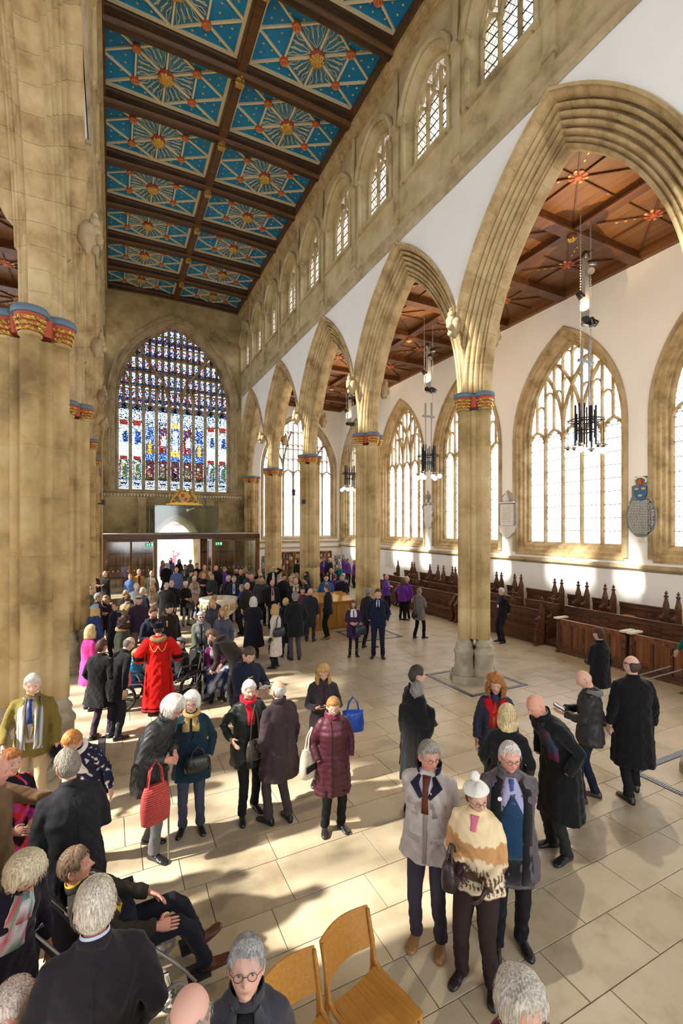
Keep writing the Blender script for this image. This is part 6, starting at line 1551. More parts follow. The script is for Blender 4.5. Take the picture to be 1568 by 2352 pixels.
        if k.get('tie'): s.strip('tie', [(0, 1.475), (0, 1.455), (0, 1.44), (0, 1.3), (0, 1.2 if not k.get('vee') else 1.3)], [.035, .04, .026, .05, .06], cloth(k['tie'], kind='cotton'), off=.014, nu=1, th=.006)
        if k.get('lapels') and not low:
            zb = k['lapels']; lc = cloth(k['lapel_col']) if k.get('lapel_col') else cm
            for sd in (-1, 1): s.strip('lapel', [(sd*.055, 1.49), (sd*.085, 1.42), (sd*.085, 1.34), (sd*.05, (1.34+zb)/2), (sd*.012, zb)], [.03, .075, .085, .05, .012], lc, off=.014, nu=2, th=.009)
        if k.get('collar', 1) and not low: s.band('collar', 1.475, 1.535 if k.get('collar', 1) == 1 else 1.555, .085, .072 if k.get('collar', 1) == 1 else .088, cm if not k.get('collar_col') else cloth(k['collar_col']), gap=.42)
        if k.get('shirt_collar') and not low: s.band('shirt_collar', 1.50, 1.55, .068, .064, cloth(k['shirt_collar'], kind='cotton'), gap=.12, th=.004)
        if k.get('zip'): 
            x0 = k['zip'] if isinstance(k['zip'], float) else 0; s.strip('front_placket', [(x0, 1.45+(k.get('hem', .8)+.02-1.45)*i/12) for i in range(13)], .012 if not k.get('placket') else .035, cloth(k.get('zipcol', tuple(q*.5 for q in c)), kind='nylon'), off=.004, nu=1)
        if k.get('buttons') and s.lod > 1:
            for i in range(4): 
                h, d = s.cast(.03, 1.30-.11*i, off=.005)
                if h: q = MB(); q.lathe([(.012, 0), (.012, .005), (.004, .006)], 8, M=Matrix.Translation(h) @ (-d).to_track_quat('Z', 'Y').to_matrix().to_4x4()); o = link('button', q.me('button', RUB), s.root)
        if k.get('seam') and s.lod > 1: s.strip('back_seam', [(0, 1.44+(k.get('hem', .8)+.03-1.44)*i/10) for i in range(11)], .006, dk, back=True, off=.002, nu=1, th=.002)
        if k.get('pockets') and s.lod > 1:
            for sd in (-1, 1):
                for z in (1.27, .98): s.strip('pocket_flap', [(sd*.10-.055, z), (sd*.10+.055, z)], .045, cm, off=.009, nu=2, th=.01)
        if k.get('scarf'):
            sc_, ln, *rest = k['scarf']; m = rest[0] if rest else cloth(sc_); s.ring('scarf', 1.505, .082, .030 if not k.get('bigscarf') else .042, m, fuzz=.006, tilt=.35)
            if ln:
                for sd in ((-1, 1) if not k.get('scarf1') else (1,)): 
                    x1 = sd*k.get('scarfx', .06); s.strip('scarf_end', [(sd*.045, 1.47), (x1, 1.38), (x1, 1.38-ln*.5), (x1*.95, 1.38-ln)], [.06, .085, .09, .085], m, off=.016, nu=3, th=.014)
        if k.get('hood'): s.ring('hood', 1.475, .098, .040, cloth(k['hood']) if not isinstance(k['hood'], int) else cm, gap=.75, fuzz=.004, dy=-.035, tilt=-.1)
        if k.get('fur'): s.ring('fur_trim', 1.49, .105, .034, cloth(k['fur']), gap=.55, fuzz=.02, dy=-.02, tilt=.2)
        if k.get('lanyard') and not low:
            for sd in (-1, 1): s.strip('lanyard', [(sd*.06, 1.48), (sd*.045, 1.35), (0, 1.22)], .014, cloth(k['lanyard'], kind='cotton'), off=.010, nu=1)
            h, d = s.cast(0, 1.18, off=.02)
            if h: q = MB(); q.box((0, 0, 0), (.07, .008, .09), M=Matrix.Translation(h)); link('name_badge', q.me('name_badge', mat_white), s.root)
        if k.get('fn'): k['fn'](s)
    def wpos(s, nm='r'): return Matrix.Translation((s.X, s.Y, 0)) @ Matrix.Rotation(s.rz, 4, 'Z') @ (s.J[nm][2]*s.sc)
def bake_people():
    bpy.context.view_layer.update(); dg = bpy.context.evaluated_depsgraph_get(); todo = []
    for o, s, nm in PEND:
        me = bpy.data.meshes.new_from_object(o.evaluated_get(dg)); todo.append((o, s, nm, me))
    for o, s, nm, me in todo:
        o.modifiers.clear(); o.data = me; me.name = nm; o.name = nm; o.parent = s.root
        n = len(me.vertices); co = np.empty(n*3, np.float32); me.vertices.foreach_get('co', co); co = co.reshape(-1, 3)
        if s.lod > 0 and not s.k.get('robe') or nm == 'coat' and s.lod > 0:         # cloth creases
            nr = np.empty(n*3, np.float32); me.vertices.foreach_get('normal', nr); nr = nr.reshape(-1, 3); amp = (.0052 if s.k.get('fabric', 'wool') == 'wool' else .0065) if nm == 'coat' else .0055
            if s.k.get('puffer') and nm == 'coat': amp *= .4
            q = s.seed*1.7; p = co
            w = np.sin(p[:, 2]*34+4*np.sin(p[:, 0]*14+q)+3*np.sin(p[:, 1]*17+q*2))*.5+np.sin(p[:, 2]*61+5*np.sin(p[:, 0]*21+p[:, 1]*19+q))*.35+np.sin(p[:, 0]*38+p[:, 1]*31+3*np.sin(p[:, 2]*9+q))*.45
            if nm == 'trousers': w = w*np.clip(1.3-np.abs(p[:, 2]-.15)*2.2, .0, 1.3)
            co += nr*(w*amp)[:, None]; me.vertices.foreach_set('co', co.ravel())
        fn = s.k.get('print') if nm == 'coat' else s.k.get('tprint')
        if fn:
            a = me.color_attributes.new('Col', 'FLOAT_COLOR', 'POINT'); a.data.foreach_set('color', [q for v in co for q in (*fn(*(v/s.sc)), 1)]); me.materials.clear(); me.materials.append(PRINT)
        me.polygons.foreach_set('use_smooth', [True]*len(me.polygons)); me.update()
        if nm == 'coat': s.coat_o = o
    for o, s, nm, me in todo:
        if nm == 'coat': s.dress()
mat_eye = mat('eye_white', (.42, .38, .36), .3); mat_iris = mat('iris', (.06, .05, .05), .2); GLS = mat('spectacle_frame', (.12, .08, .07), .3, .5); mat_white = mat('white_card', (.82, .82, .82), .6)
# ============================================================= who stands where
BK, CH, NV, BRN, GRY = (.010, .010, .012), (.035, .035, .04), (.012, .016, .04), (.035, .022, .016), (.10, .10, .105)
WH, SIL, GR_, BR_, DK_, GIN, BLO, SAND = (.72, .69, .62), (.50, .49, .47), (.26, .25, .24), (.13, .07, .035), (.03, .02, .015), (.50, .20, .05), (.62, .42, .18), (.36, .22, .10)
PALE, RUDDY = (.64, .40, .31), (.62, .31, .23)
P = Person
def prop(name, label, cat, group=None, M4=None): o = empty(name); tag(o, label, cat, group); return o
def floral(x, y, z):
    a = noise.noise(Vector((x*26, y*26, z*20))); return (.62, .62, .66) if a > .36 else (.02, .02, .045)
def pinkred(x, y, z):
    a = noise.noise(Vector((x*9+3, y*9, z*8))); b = noise.noise(Vector((x*12, y*12+5, z*11))); return (.015, .01, .015) if a > .12 else (.62, .03, .05) if b > .0 else (.60, .06, .30) if b > -.25 else (.35, .06, .35)
def fleece(x, y, z):
    n = noise.noise(Vector((x*14, y*14, z*5)))*.05+noise.noise(Vector((x*40, y*40, 0)))*.03; arm = abs(x) > .23; z2 = z+n
    if z < .87: return (.16, .09, .05)
    if arm and z < 1.12:
        if z > 1.07: return (.16, .09, .05)
    if z < .975:            # a row of dark deer on cream
        u = (atan2(x, y+.02)*5.2) % 1; v = (z-.885)/.075; body = abs(u-.5) < .27 and abs(v-.55) < .20; leg = v < .5 and (abs(u-.28) < .05 or abs(u-.72) < .05 or abs(u-.40) < .04 or abs(u-.60) < .04) and v > .02; head = abs(u-.86) < .08 and abs(v-.8) < .22
        return (.06, .035, .025) if body or leg or head else (.70, .60, .42)
    if z2 < 1.08: t = abs((atan2(x, y+.02)*7) % 1-.5)*2; return (.09, .055, .035) if z-.975 < .13*(1-t)+.02 else (.62, .50, .32)
    if z2 < 1.14: return (.68, .56, .38)
    if z2 < 1.29: return (.50, .28, .12)
    return (.74, .60, .37)
def robe(x, y, z):
    if .075 < z < .11 or .14 < z < .17: return (.012, .008, .01)
    if abs(x) > .27 and 1.02 < z < 1.13: return (.012, .008, .01)
    return (.62, .012, .010)
def tartan_f(c): a = sin(c.x*150) > .3; b = sin(c.z*110) > .3; return (.20, .02, .05) if a and b else (.03, .05, .12) if a else (.05, .03, .07) if b else (.02, .06, .05)
def redpais(c): n = noise.noise(c*55); return (.55, .012, .02) if n > -.05 else (.10, .02, .02) if n > -.3 else (.5, .25, .05)
def floralsc(c): n = noise.noise(c*38); m = noise.noise(c*45+Vector((7, 3, 1))); return (.60, .08, .15) if n > .28 else (.10, .35, .35) if m > .25 else (.22, .35, .22) if m < -.3 else (.70, .70, .74)
def stripes(c): return (.55, .56, .56) if sin(c.x*420) > 0 else (.12, .13, .13)
FUR = (.30, .20, .09)
# ---- big figures in front
def gold_chain(s):
    for sd in (-1, 1): s.strip('gold_chain', [(sd*.16*(1-(i/8)), 1.40-.16*sin(pi*(i/8)*.9)) for i in range(9)], .012, M['gilt'], back=True, off=.012, nu=1)
def robe_fn(s):
    s.ring('fur_collar', 1.47, .115, .045, cloth(FUR), fuzz=.02, dy=-.03, tilt=-.15); gold_chain(s)
    for nm, sd in (('r', 1), ('l', -1)):
        S, E, W = s.J[nm]; mb = MB(); d = (W-E).normalized(); mb.tube([W-d*.05, W+d*.01], [.105, .115], 14); mb.v = [tuple(Vector(v)+Vector(noise.noise_vector(Vector(v)*50))*.014) for v in mb.v]; s.part_('fur_cuff', mb, cloth(FUR))
        mb = MB(); mb.tube([W-d*.13, W-d*.05], [.098, .108], 14); s.part_('black_cuff_band', mb, cloth(BK))
        V = []; z0 = 1.28
        s.strip('hanging_panel', [(sd*.22, 1.25), (sd*.27, .9), (sd*.29, .6), (sd*.30, .42)], [.09, .12, .14, .15], cloth((.60, .012, .010)), back=True, off=.02, nu=3)
def duffle_fn(s):
    for i, z in enumerate((1.32, 1.20, 1.08, .96)):
        h, d = s.cast(.02, z, off=.012)
        if h: q = MB(); q.tube([h+Vector((-.045, 0, .004)), h+Vector((.045, 0, -.004))], .009, 6); link('toggle', q.me('toggle', mat_toggle), s.root)
mat_toggle = mat('horn_toggle', (.45, .33, .15), .4)
def print_strip(s, nm, pts, w, f, back=False, th=.016): return s.strip(nm, pts, w, PRINT, back=back, off=.018, nu=4, th=th, colf=f)
def olive_fn(s):
    for sd in (-1, 1): print_strip(s, 'striped_scarf_end', [(sd*.075, 1.49), (sd*.09, 1.36), (sd*.095, 1.15), (sd*.09, .95), (sd*.085, .80 if sd > 0 else .90)], [.06, .08, .085, .09, .09], stripes)
def curly_fn(s):
    print_strip(s, 'red_scarf_end', [(.02, 1.44), (.035, 1.3), (.045, 1.1)], [.09, .11, .12], redpais); print_strip(s, 'red_scarf_end', [(-.10, 1.46), (-.08, 1.36), (-.0, 1.28)], [.10, .10, .08], lambda c: (.55, .012, .02)); print_strip(s, 'red_scarf_end', [(.12, 1.46), (.09, 1.36), (.0, 1.28)], [.10, .10, .08], lambda c: (.55, .012, .02))
def tartan_fn(s): print_strip(s, 'tartan_scarf_end', [(-.06, 1.49), (-.085, 1.38), (-.09, 1.2), (-.09, 1.05)], [.08, .10, .11, .11], tartan_f)
def floral_fn(s):
    print_strip(s, 'floral_scarf_end', [(.0, 1.48), (.03, 1.36), (.05, 1.2), (.06, 1.1)], [.08, .14, .17, .19], floralsc); print_strip(s, 'floral_scarf_end', [(-.05, 1.49), (-.02, 1.4), (0, 1.3)], [.07, .10, .1], floralsc)
def badge_fn(s):
    h, d = s.cast(.10, 1.33, off=.014)
    if h: q = MB(); q.lathe([(.018, 0), (.018, .004), (.01, .006)], 12, M=Matrix.Translation(h) @ (-d).to_track_quat('Z', 'Y').to_matrix().to_4x4()); link('round_badge', q.me('round_badge', mat_white), s.root)
def open_fn(s):
    for sd in (-1, 1): s.strip('jacket_edge', [(sd*.085, 1.47), (sd*.125, 1.38), (sd*.13, 1.2), (sd*.12, 1.0), (sd*.12, .84), (sd*.12, .66)], [.05, .07, .08, .08, .09, .10], cloth((.012, .012, .014)), off=.011, nu=2, th=.01)
    s.strip('dark_trouser_front', [(0, .88), (0, .78), (0, .66)], [.2, .2, .2], cloth((.012, .012, .014)), off=.004, nu=3)
    badge_fn(s)
def anorak_fn(s):
    s.band('navy_collar_lining', 1.48, 1.56, .10, .115, cloth((.012, .012, .035)), gap=.75)
    for sd in (-1, 1): s.strip('navy_lapel', [(sd*.07, 1.49), (sd*.10, 1.42), (sd*.035, 1.33)], [.05, .08, .03], cloth((.012, .012, .035)), off=.014)
    for sd in (-1, 1): s.strip('chest_pocket', [(sd*.115-.055, 1.22), (sd*.115+.055, 1.22)], .11, cloth((.42, .37, .34), kind='nylon'), off=.005, nu=3)
def yellow_fn(s): pass
# standing couple in the sun
p13 = P(346, 1600, 1955, 1.77, 58, 'white-haired man in a charcoal coat and grey trousers carrying the red patterned bag', lean=7, hunch=12, hpitch=10, arms='belly', coat=(.028, .030, .032), fabric='nylon', hem=.70, hair=WH, style='puffy', glasses=1, trousers=(.16, .16, .165), skin=RUDDY, stride=.10, collar=2, wrinkle=1, bulk=1.08)
p14 = P(440, 1592, 1905, None, -4, 'white-haired woman in a dark teal coat with a gold scarf', fem=1, arms='pocket', coat=(.010, .030, .048), hem=.68, flare=1.1, hair=(.82, .80, .74), style='puffy', glasses=1, scarf=((.45, .30, .10), .06), trousers=(.05, .055, .09), buttons=1, hpitch=6, wrinkle=1, bulk=1.08, lapels=1.2)
p16 = P(570, 1562, 1868, None, 18, 'grey-haired woman in a dark green coat with a bright red neck scarf', fem=1, arm_r='bag', arm_l='down', coat=(.012, .018, .014), fabric='nylon', hem=.66, hair=WH, style='short', scarf=((.62, .012, .03), .16), scarf1=1, scarfx=.01, trousers=BK, hpitch=16, bulk=1.1, wrinkle=1, stride=.08)
p17 = P(640, 1565, 1888, None, -142, 'balding man seen from behind in a long aubergine-brown coat', arm_l='pocket', arm_r='down', coat=(.045, .030, .034), fabric='cotton', hem=.60, flare=1.15, hair=SIL, style='balding', trousers=(.05, .04, .045), collar=2, seam=1, bulk=1.12, stride=-.06)
p19 = P(764, 1607, 1903, 1.58, 16, 'short auburn-haired woman in a quilted burgundy coat', fem=1, arm_r='pocket', arm_l='pocket', coat=(.075, .012, .024), fabric='nylon', puffer=1, hem=.50, flare=1.08, hair=(.34, .17, .05), style='short', glasses=1, scarf=((.10, .012, .03), 0), zip=.05, zipcol=(.02, .01, .01), trousers=BK, hpitch=20, hyaw=-8, collar=2, shoes=(.02, .02, .02))
p18 = P(742, 1522, None, 1.68, 4, 'young woman with long wavy blonde hair looking at her phone', fem=1, arms='phone', palmup=1, coat=(.035, .030, .034), hem=.55, flare=1.1, hair=(.55, .34, .12), style='long', hlen=.36, scarf=((.05, .03, .035), .3), bigscarf=1, trousers=(.12, .12, .12), hpitch=32)
p15 = P(567, 1483, None, 1.80, 28, 'young man in a navy duffel coat reading a white leaflet', arms='chest', arm_l=(.16, .30, 1.18), arm_r=(.06, .30, 1.14), coat=(.014, .018, .038), hem=.62, hair=(.10, .06, .035), style='short', hood=1, fn=duffle_fn, hpitch=34, trousers=(.02, .02, .03), bulk=1.05)
p20 = P(957, 1567, 1880, None, 172, 'grey-haired man from behind in a black overcoat, arms folded', arm_r=(.0, .20, 1.12), arm_l=(.02, .2, 1.10), coat=(.009, .009, .010), hem=.52, flare=1.05, hair=GR_, style='crop', trousers=(.02, .022, .022), collar=1, seam=1)
p21 = P(953, 1530, None, 1.84, 112, 'dark-haired man in a black coat half hidden behind the grey-haired man', coat=(.009, .009, .010), hem=.55, hair=(.06, .045, .035), style='thin', arms='belly', hpitch=5)
p22 = P(1138, 1553, None, 1.66, 8, 'woman with curly red hair and a red patterned scarf', fem=1, arms='down', coat=(.014, .018, .05), fabric='nylon', puffer=1, hem=.62, hair=(.42, .17, .05), style='curly', fn=curly_fn, hpitch=10, hyaw=-8)
p23 = P(1165, 1624, None, 1.64, 172, 'woman with bobbed blonde hair seen from behind in a black coat', fem=1, arms='pocket', coat=BK, hem=.45, hair=(.70, .56, .30), style='bob', bulk=1.08)
p24 = P(1284, 1580, 1960, 1.84, -50, 'bald man stooping in a long black overcoat with a tartan scarf', lean=6, hunch=15, hpitch=12, arm_l='pocket', arm_r='pocket', coat=(.008, .008, .009), hem=.42, flare=1.12, hair=(.6, .55, .5), style='none', fn=tartan_fn, trousers=(.02, .022, .022), skin=RUDDY, collar=2, bulk=1.1, wrinkle=1, shirt_collar=(.5, .6, .7))
p25 = P(1352, 1540, 1838, None, -82, 'bald man in a dark zip jacket tapping on a phone', arms='chest', arm_r=(.10, .30, 1.17), arm_l=(.05, .30, 1.14), coat=(.016, .016, .018), fabric='nylon', hem=.80, style='none', hair=(.4, .35, .3), brow=(.3, .2, .15), hpitch=34, trousers=(.010, .014, .03), shoes=(.06, .03, .025), hood=(.14, .14, .15), zip=1, stride=-.10, palmup=1, bulk=1.1)
p26 = P(1452, 1505, 1828, 1.86, -152, 'balding man with glasses seen from behind in a long black overcoat', arms='down', coat=(.007, .007, .008), hem=.42, flare=1.1, hair=(.08, .05, .035), style='balding', glasses=1, trousers=BK, collar=1, seam=1, bulk=1.1, stride=.14, hyaw=20, skin=PALE)
p27 = P(1376, 1443, None, 1.72, -128, 'person in black jacket walking past the panelled pew front', arms='belly', arm_r='down', coat=BK, hem=.66, hair=(.09, .04, .025), style='short', stride=.16, skin=PALE)
p28 = P(1592, 1440, 1600, 1.72, -60, 'person in a green jacket cropped at the picture edge', arms='down', coat=(.0, .13, .085), hem=.80, hair=GR_, trousers=(.05, .03, .02), shoes=(.10, .06, .02), arm_r=(.30, .15, .9))
p29 = P(984, 1715, 2163, 1.74, -12, 'man in a pale grey anorak and tan suede shoes, hands behind his back', arms='back', coat=(.45, .41, .40), fabric='nylon', hem=.78, flare=1.04, hair=(.30, .28, .25), style='short', glasses=1, hyaw=38, hpitch=8, trousers=(.045, .038, .055), shoes=(.28, .14, .05), zip=1, placket=1, zipcol=(.30, .25, .24), fn=anorak_fn, pockets=1, collar=0, open=(1.36, .05, (.10, .04, .04)), tie=(.12, .03, .02), wrinkle=1, skin=RUDDY, bulk=1.14, toe=4)
p30 = P(1168, 1718, 2175, 1.76, 12, 'white-haired man in a blue jumper and tie under an open grey padded coat', arms='back', coat=(.085, .070, .082), fabric='nylon', hem=.62, flare=1.05, hair=(.74, .70, .66), style='thin', hairline=.072, glasses=1, open=(1.05, .20, (.35, .35, .55)), jumper=(.86, .22, (.012, .045, .10)), tie=(.06, .09, .28), vee=1, shirt_collar=(.5, .5, .75), trousers=(.010, .010, .012), fn=open_fn, skin=RUDDY, hpitch=10, hyaw=8, wrinkle=1, collar=2, bulk=1.14, stride=.05, shoes=(.006, .006, .008))
p31 = P(1095, 1830, 2258, 1.60, -14, 'woman in a white bobble hat and a fleece with deer and fir trees', fem=1, arms='belly', arm_l=(.12, .20, .98), arm_r=(.10, .22, 1.12), curl=.7, coat=(.6, .5, .3), print=fleece, hem=.86, bulk=1.12, hair=SAND, style='thin', hat=('bobble', (.82, .80, .76)), glasses=1, hyaw=38, hpitch=18, gloves=(.045, .022, .022), trousers=(.028, .016, .015), shoes=(.02, .012, .012), open=(1.38, .05, (.60, .16, .26)), legw=1.12, stance=.13, htilt=6, wrinkle=1)
# left hand group
p01 = P(75, 1556, 1880, 1.78, -14, 'tall white-haired man in an olive jacket, blue tie and striped scarf', arm_l='down', arm_r=(.24, .22, 1.0), coat=(.17, .13, .03), hem=.80, hair=(.66, .62, .55), style='short', open=(.98, .14, (.42, .38, .42)), tie=(.02, .05, .20), lapels=1.02, shirt_collar=(.75, .72, .75), fn=olive_fn, trousers=(.50, .40, .25), skin=(.70, .45, .34), hyaw=14, hpitch=12, wrinkle=1, shoes=(.04, .02, .015))
p02 = P(207, 1662, 1975, 1.62, -30, 'ginger-haired woman with glasses in a navy floral jacket and white top', fem=1, lean=10, hunch=16, arms='down', coat=NV, print=floral, hem=.78, hair=(.52, .22, .06), style='short', glasses=1, open=(1.12, .13, (.8, .8, .78)), scarf=((.75, .72, .66), 0), trousers=BK, hpitch=16, skin=(.68, .42, .32))
p03 = P(168, 1737, None, 1.76, -164, 'grey-haired man seen from behind in a black blazer, a hand on his back', arms='belly', coat=(.016, .016, .020), fabric='cotton', hem=.70, hair=(.30, .27, .22), style='short', lean=4, hunch=6, seam=1, hyaw=6, bulk=1.08)
p04 = P(-18, 1740, None, 1.76, 72, 'bald man in a tan jacket reaching out to the man in the black blazer', arm_l=(.02, .60, 1.28), arm_r='down', coat=(.16, .095, .045), hem=.74, style='balding', hair=(.55, .5, .45), skin=RUDDY, hpitch=8, curl=.12, wrinkle=1, tw=0, hyaw=-4)
p05 = P(22, 1724, None, 1.62, 30, 'red-haired woman in a black, pink and red patterned top', fem=1, coat=BK, print=pinkred, hem=.80, hair=(.42, .16, .05), style='short', arms='belly')
p06 = P(0, 0, pos=(-.60, 3.55), h=1.62, face=30, label='blonde-grey woman looking down with a floral scarf over a dark coat', fem=1, lod=3, coat=(.012, .010, .022), hem=.5, hair=(.66, .58, .40), style='puffy', glasses=1, fn=floral_fn, hpitch=34, hunch=9, lean=3, arms='down', skin=RUDDY, wrinkle=1)
wc1 = wheelchair(.02, 3.86, -pi/2+.06, 'dark wheelchair carrying the reclining man in brown shoes', recl=1)
p07 = P(0, 0, pos=(.04, 3.85), h=1.76, label='man in a yellow polo reclining in a wheelchair with brown shoes', lod=3, dir=(1, .06), sit=1, lean=-26, arm_l='lap', arm_r=(.30, .30, 1.05), coat=(.030, .026, .018), fabric='cotton', hem=.84, hair=(.20, .13, .08), style='short', open=(1.12, .12, (.62, .42, .02)), shirt_collar=(.65, .45, .03), hyaw=-14, hpitch=20, trousers=(.012, .014, .024), shoes=(.10, .030, .016), kick=.10, foot_z=.06, shoe_pitch=.3, skin=RUDDY, wrinkle=1, lapels=1.15, lapel_col=(.12, .075, .03))
p08 = P(0, 0, pos=(-.075, 2.62), h=1.80, face=178, label='white-haired man seen from behind in a charcoal suit and pale blue collar', lod=3, arms='pocket', coat=(.022, .018, .024), fabric='wool', hem=.72, hair=(.72, .66, .56), style='short', shirt_collar=(.55, .62, .80), seam=1, hpitch=4, skin=RUDDY, bulk=1.08)
p09 = P(0, 0, pos=(-.33, 2.93), h=1.70, face=-40, sit=1, lift=.10, label='stooping white-haired person in a brown velvet jacket by the picture corner', lod=3, lean=4, hunch=8, coat=(.045, .018, .014), hem=.84, hair=(.72, .60, .54), style='thin', hpitch=30, arms='belly', skin=RUDDY, scarf=((.5, .02, .06), 0))
p10 = P(433, 2283, None, 1.72, 158, 'grey-haired man with a bald crown, only his head in view', lod=3, coat=CH, hair=(.36, .33, .28), style='balding', hpitch=-4, skin=(.68, .40, .32))
p11 = P(566, 2172, None, 1.64, -4, 'woman with short curly grey hair and rimless glasses in a charcoal wool coat', lod=3, fem=1, coat=(.045, .045, .055), hem=.6, hair=(.34, .34, .35), style='short', hairline=.066, glasses=1, hpitch=-24, open=(1.2, .10, (.01, .01, .012)), lapels=1.0, wrinkle=1, skin=PALE, collar=2, bulk=1.1)
p12 = P(1188, 2243, None, 1.62, 44, 'grey-haired woman with glasses in a dark red velvet coat', lod=3, fem=1, coat=(.09, .006, .014), hem=.5, hair=(.50, .46, .40), style='puffy', glasses=1, hpitch=8, skin=RUDDY, bulk=1.1)
# middle group round the red robe
pM = P(364, 1452, 1636, 1.72, 178, 'robed official from behind in a scarlet robe with fur collar and gold chain', lod=3, robe=1, coat=(.62, .012, .010), print=robe, hem=.08, flare=1.35, arms='wide', arm_l=(.36, .18, 1.06), arm_r=(.36, .16, 1.04), armw=1.5, cuff=1.5, hat=('cocked', (.008, .008, .009)), hair=(.08, .05, .03), style='crop', fn=robe_fn, collar=0, bulk=1.12, hpitch=14)
wc2 = wheelchair(.36, 10.2, -pi/2-.3, 'wheelchair with grey tyres carrying the child in a blue coat', (.03, .05, .12), big=.26)
pK = P(0, 0, pos=(.40, 10.2), h=1.45, label='child in a bright blue padded coat sitting in a wheelchair', dir=(1, -.3), sit=1, coat=(.01, .16, .32), fabric='nylon', hem=.84, arms='lap', hair=SAND, style='short', hood=(.45, .47, .50), hpitch=20, lod=1, lift=.04)
wc3 = wheelchair(1.32, 10.15, 1.9, 'dark wheelchair to the side of the scarlet robe', (.02, .02, .02))
pW = P(0, 0, pos=(1.30, 10.15), h=1.62, label='seated person in black with a blue and white headscarf and glasses', dir=(-1, -.5), sit=1, coat=BK, arms='face', arm_r='lap', hat=('beret', (.16, .18, .24)), hair=DK_, glasses=1, lod=1, lift=.04)
wc4 = wheelchair(1.98, 10.15, 2.95, 'wheelchair with a patterned blanket facing the viewer', (.05, .05, .2))
pB = P(0, 0, pos=(1.98, 10.2), h=1.60, label='woman with purple hood and sunglasses seated under a patterned blanket', dir=(-.05, -1), sit=1, coat=(.16, .02, .12), arms='lap', hair=(.14, .02, .08), style='bob', glasses='dark', lod=2, lift=.04, scarf=((.5, .5, .52), .14), fem=1)
bl = MB(); V = []
for j in range(11):
    for i in range(9):
        t = j/10; x = -.27+.54*i/8; y = .12+.50*min(1, t*1.6)+.04*sin(i*2.); z = .66-.02*t-(max(0, t-.55)/.45)*.42+.012*sin(i*1.9+j); V.append((x, y, z-.02*abs(x)*10*.3))
blm = mesh('blanket', V, [(j*9+i, j*9+i+1, (j+1)*9+i+1, (j+1)*9+i) for j in range(10) for i in range(8)], PRINT, True, cols=[((.45, .50, .62) if noise.noise(Vector(v)*22) > .05 else (.02, .03, .09)) for v in V])
bo = link('blanket', blm, None, (1.98, 10.2, .0), 2.95+.2); tag(bo, 'navy and white patterned blanket over the seated woman with sunglasses', 'blanket'); sm = bo.modifiers.new('t', 'SOLIDIFY'); sm.thickness = .015
P(462, 1405, None, 1.66, 6, 'woman in a grey knitted hat and sage green parka pushing a wheelchair', fem=1, lod=2, arms='low', coat=(.14, .16, .12), fabric='cotton', hem=.74, hat=('bobble', (.42, .42, .45)), hair=BR_, style='none', glasses='dark', gloves=BK, scarf=((.16, .16, .18), .35), bulk=1.12, open=(.95, .10, (.02, .02, .02)), trousers=NV, hpitch=10)
P(546, 1441, 1640, 1.84, -118, 'man in a dark brown jacket bending over the seated woman', lean=34, hunch=12, arm_l='low', arm_r='low', coat=(.030, .022, .020), hem=.76, hair=BR_, style='short', trousers=BK, hood=1, shoes=(.03, .03, .025), hk=.93)
P(283, 1418, None, 1.70, 82, 'woman with dark curly hair in a green parka with fur hood', fem=1, arms='down', coat=(.05, .055, .035), fabric='cotton', hem=.62, bulk=1.2, hair=(.05, .02, .012), style='curly', glasses=1, fur=(.45, .32, .17), hpitch=8)
P(262, 1464, None, 1.72, 118, 'balding grey man in black leaning in behind the person in a black jacket', coat=BK, hair=(.18, .16, .14), style='balding', lean=10, hunch=10, hpitch=10, hem=.7)
P(232, 1483, 1695, 1.66, 138, 'person with brown cropped hair in a voluminous black jacket and plum trousers', coat=(.010, .010, .011), hem=.62, flare=1.2, bulk=1.2, hair=(.09, .04, .022), style='short', trousers=(.045, .032, .05), arms='pocket', stride=.08, skin=RUDDY)
P(205, 1447, 1630, 1.64, 112, 'blonde woman in a bright pink coat', fem=1, coat=(.68, .05, .28), hem=.55, flare=1.1, hair=(.70, .50, .24), style='bob', arms='front', trousers=NV, boots=1, hpitch=8)
def C_(px, yt, h, face, label, coat=BK, hair=GR_, style='short', **k): return P(px, yt, None, h, face, label, coat=coat, hair=hair, style=style, **k)
C_(217, 1390, 1.64, 130, 'woman in a pale blue beret and royal blue coat', (.02, .04, .14), BLO, 'long', fem=1, hat=('beret', (.30, .45, .52)), hem=.6)
C_(266, 1383, 1.64, -50, 'woman with glasses in a navy coat with a grey collar', NV, BR_, 'short', fem=1, glasses=1, hood=(.2, .22, .27), bulk=1.12, hem=.65)
C_(224, 1363, 1.74, 90, 'grey-haired man with glasses and a brown collar near the shaded pier', (.012, .012, .015), GR_, glasses=1, collar_col=(.05, .03, .02))
C_(243, 1369, 1.62, -15, 'fair woman with glasses holding up her hand by the shaded pier', (.03, .02, .03), SAND, 'bob', fem=1, glasses=1, arms='chest')
C_(213, 1330, 1.72, 80, 'dark curly-haired man in profile by the shaded pier', (.05, .05, .07), DK_, 'short')
C_(203, 1341, 1.70, 20, 'man in a pale padded jacket leaning against the shaded pier', (.30, .24, .15), GR_, trousers=(.30, .24, .14), arms='belly')
C_(206, 1349, 1.70, 40, 'man in a khaki jacket and light trousers beside the shaded pier', (.10, .09, .05), (.3, .26, .2), trousers=(.28, .22, .13), arms='belly')
C_(215, 1313, 1.76, 30, 'bald man in a maroon jacket at the back by the shaded arcade', (.05, .012, .016), style='none')
C_(242, 1312, 1.78, -50, 'bald man in black with folded arms at the back by the shaded arcade', (.012, .012, .012), style='none', arms='cross', hem=.6)
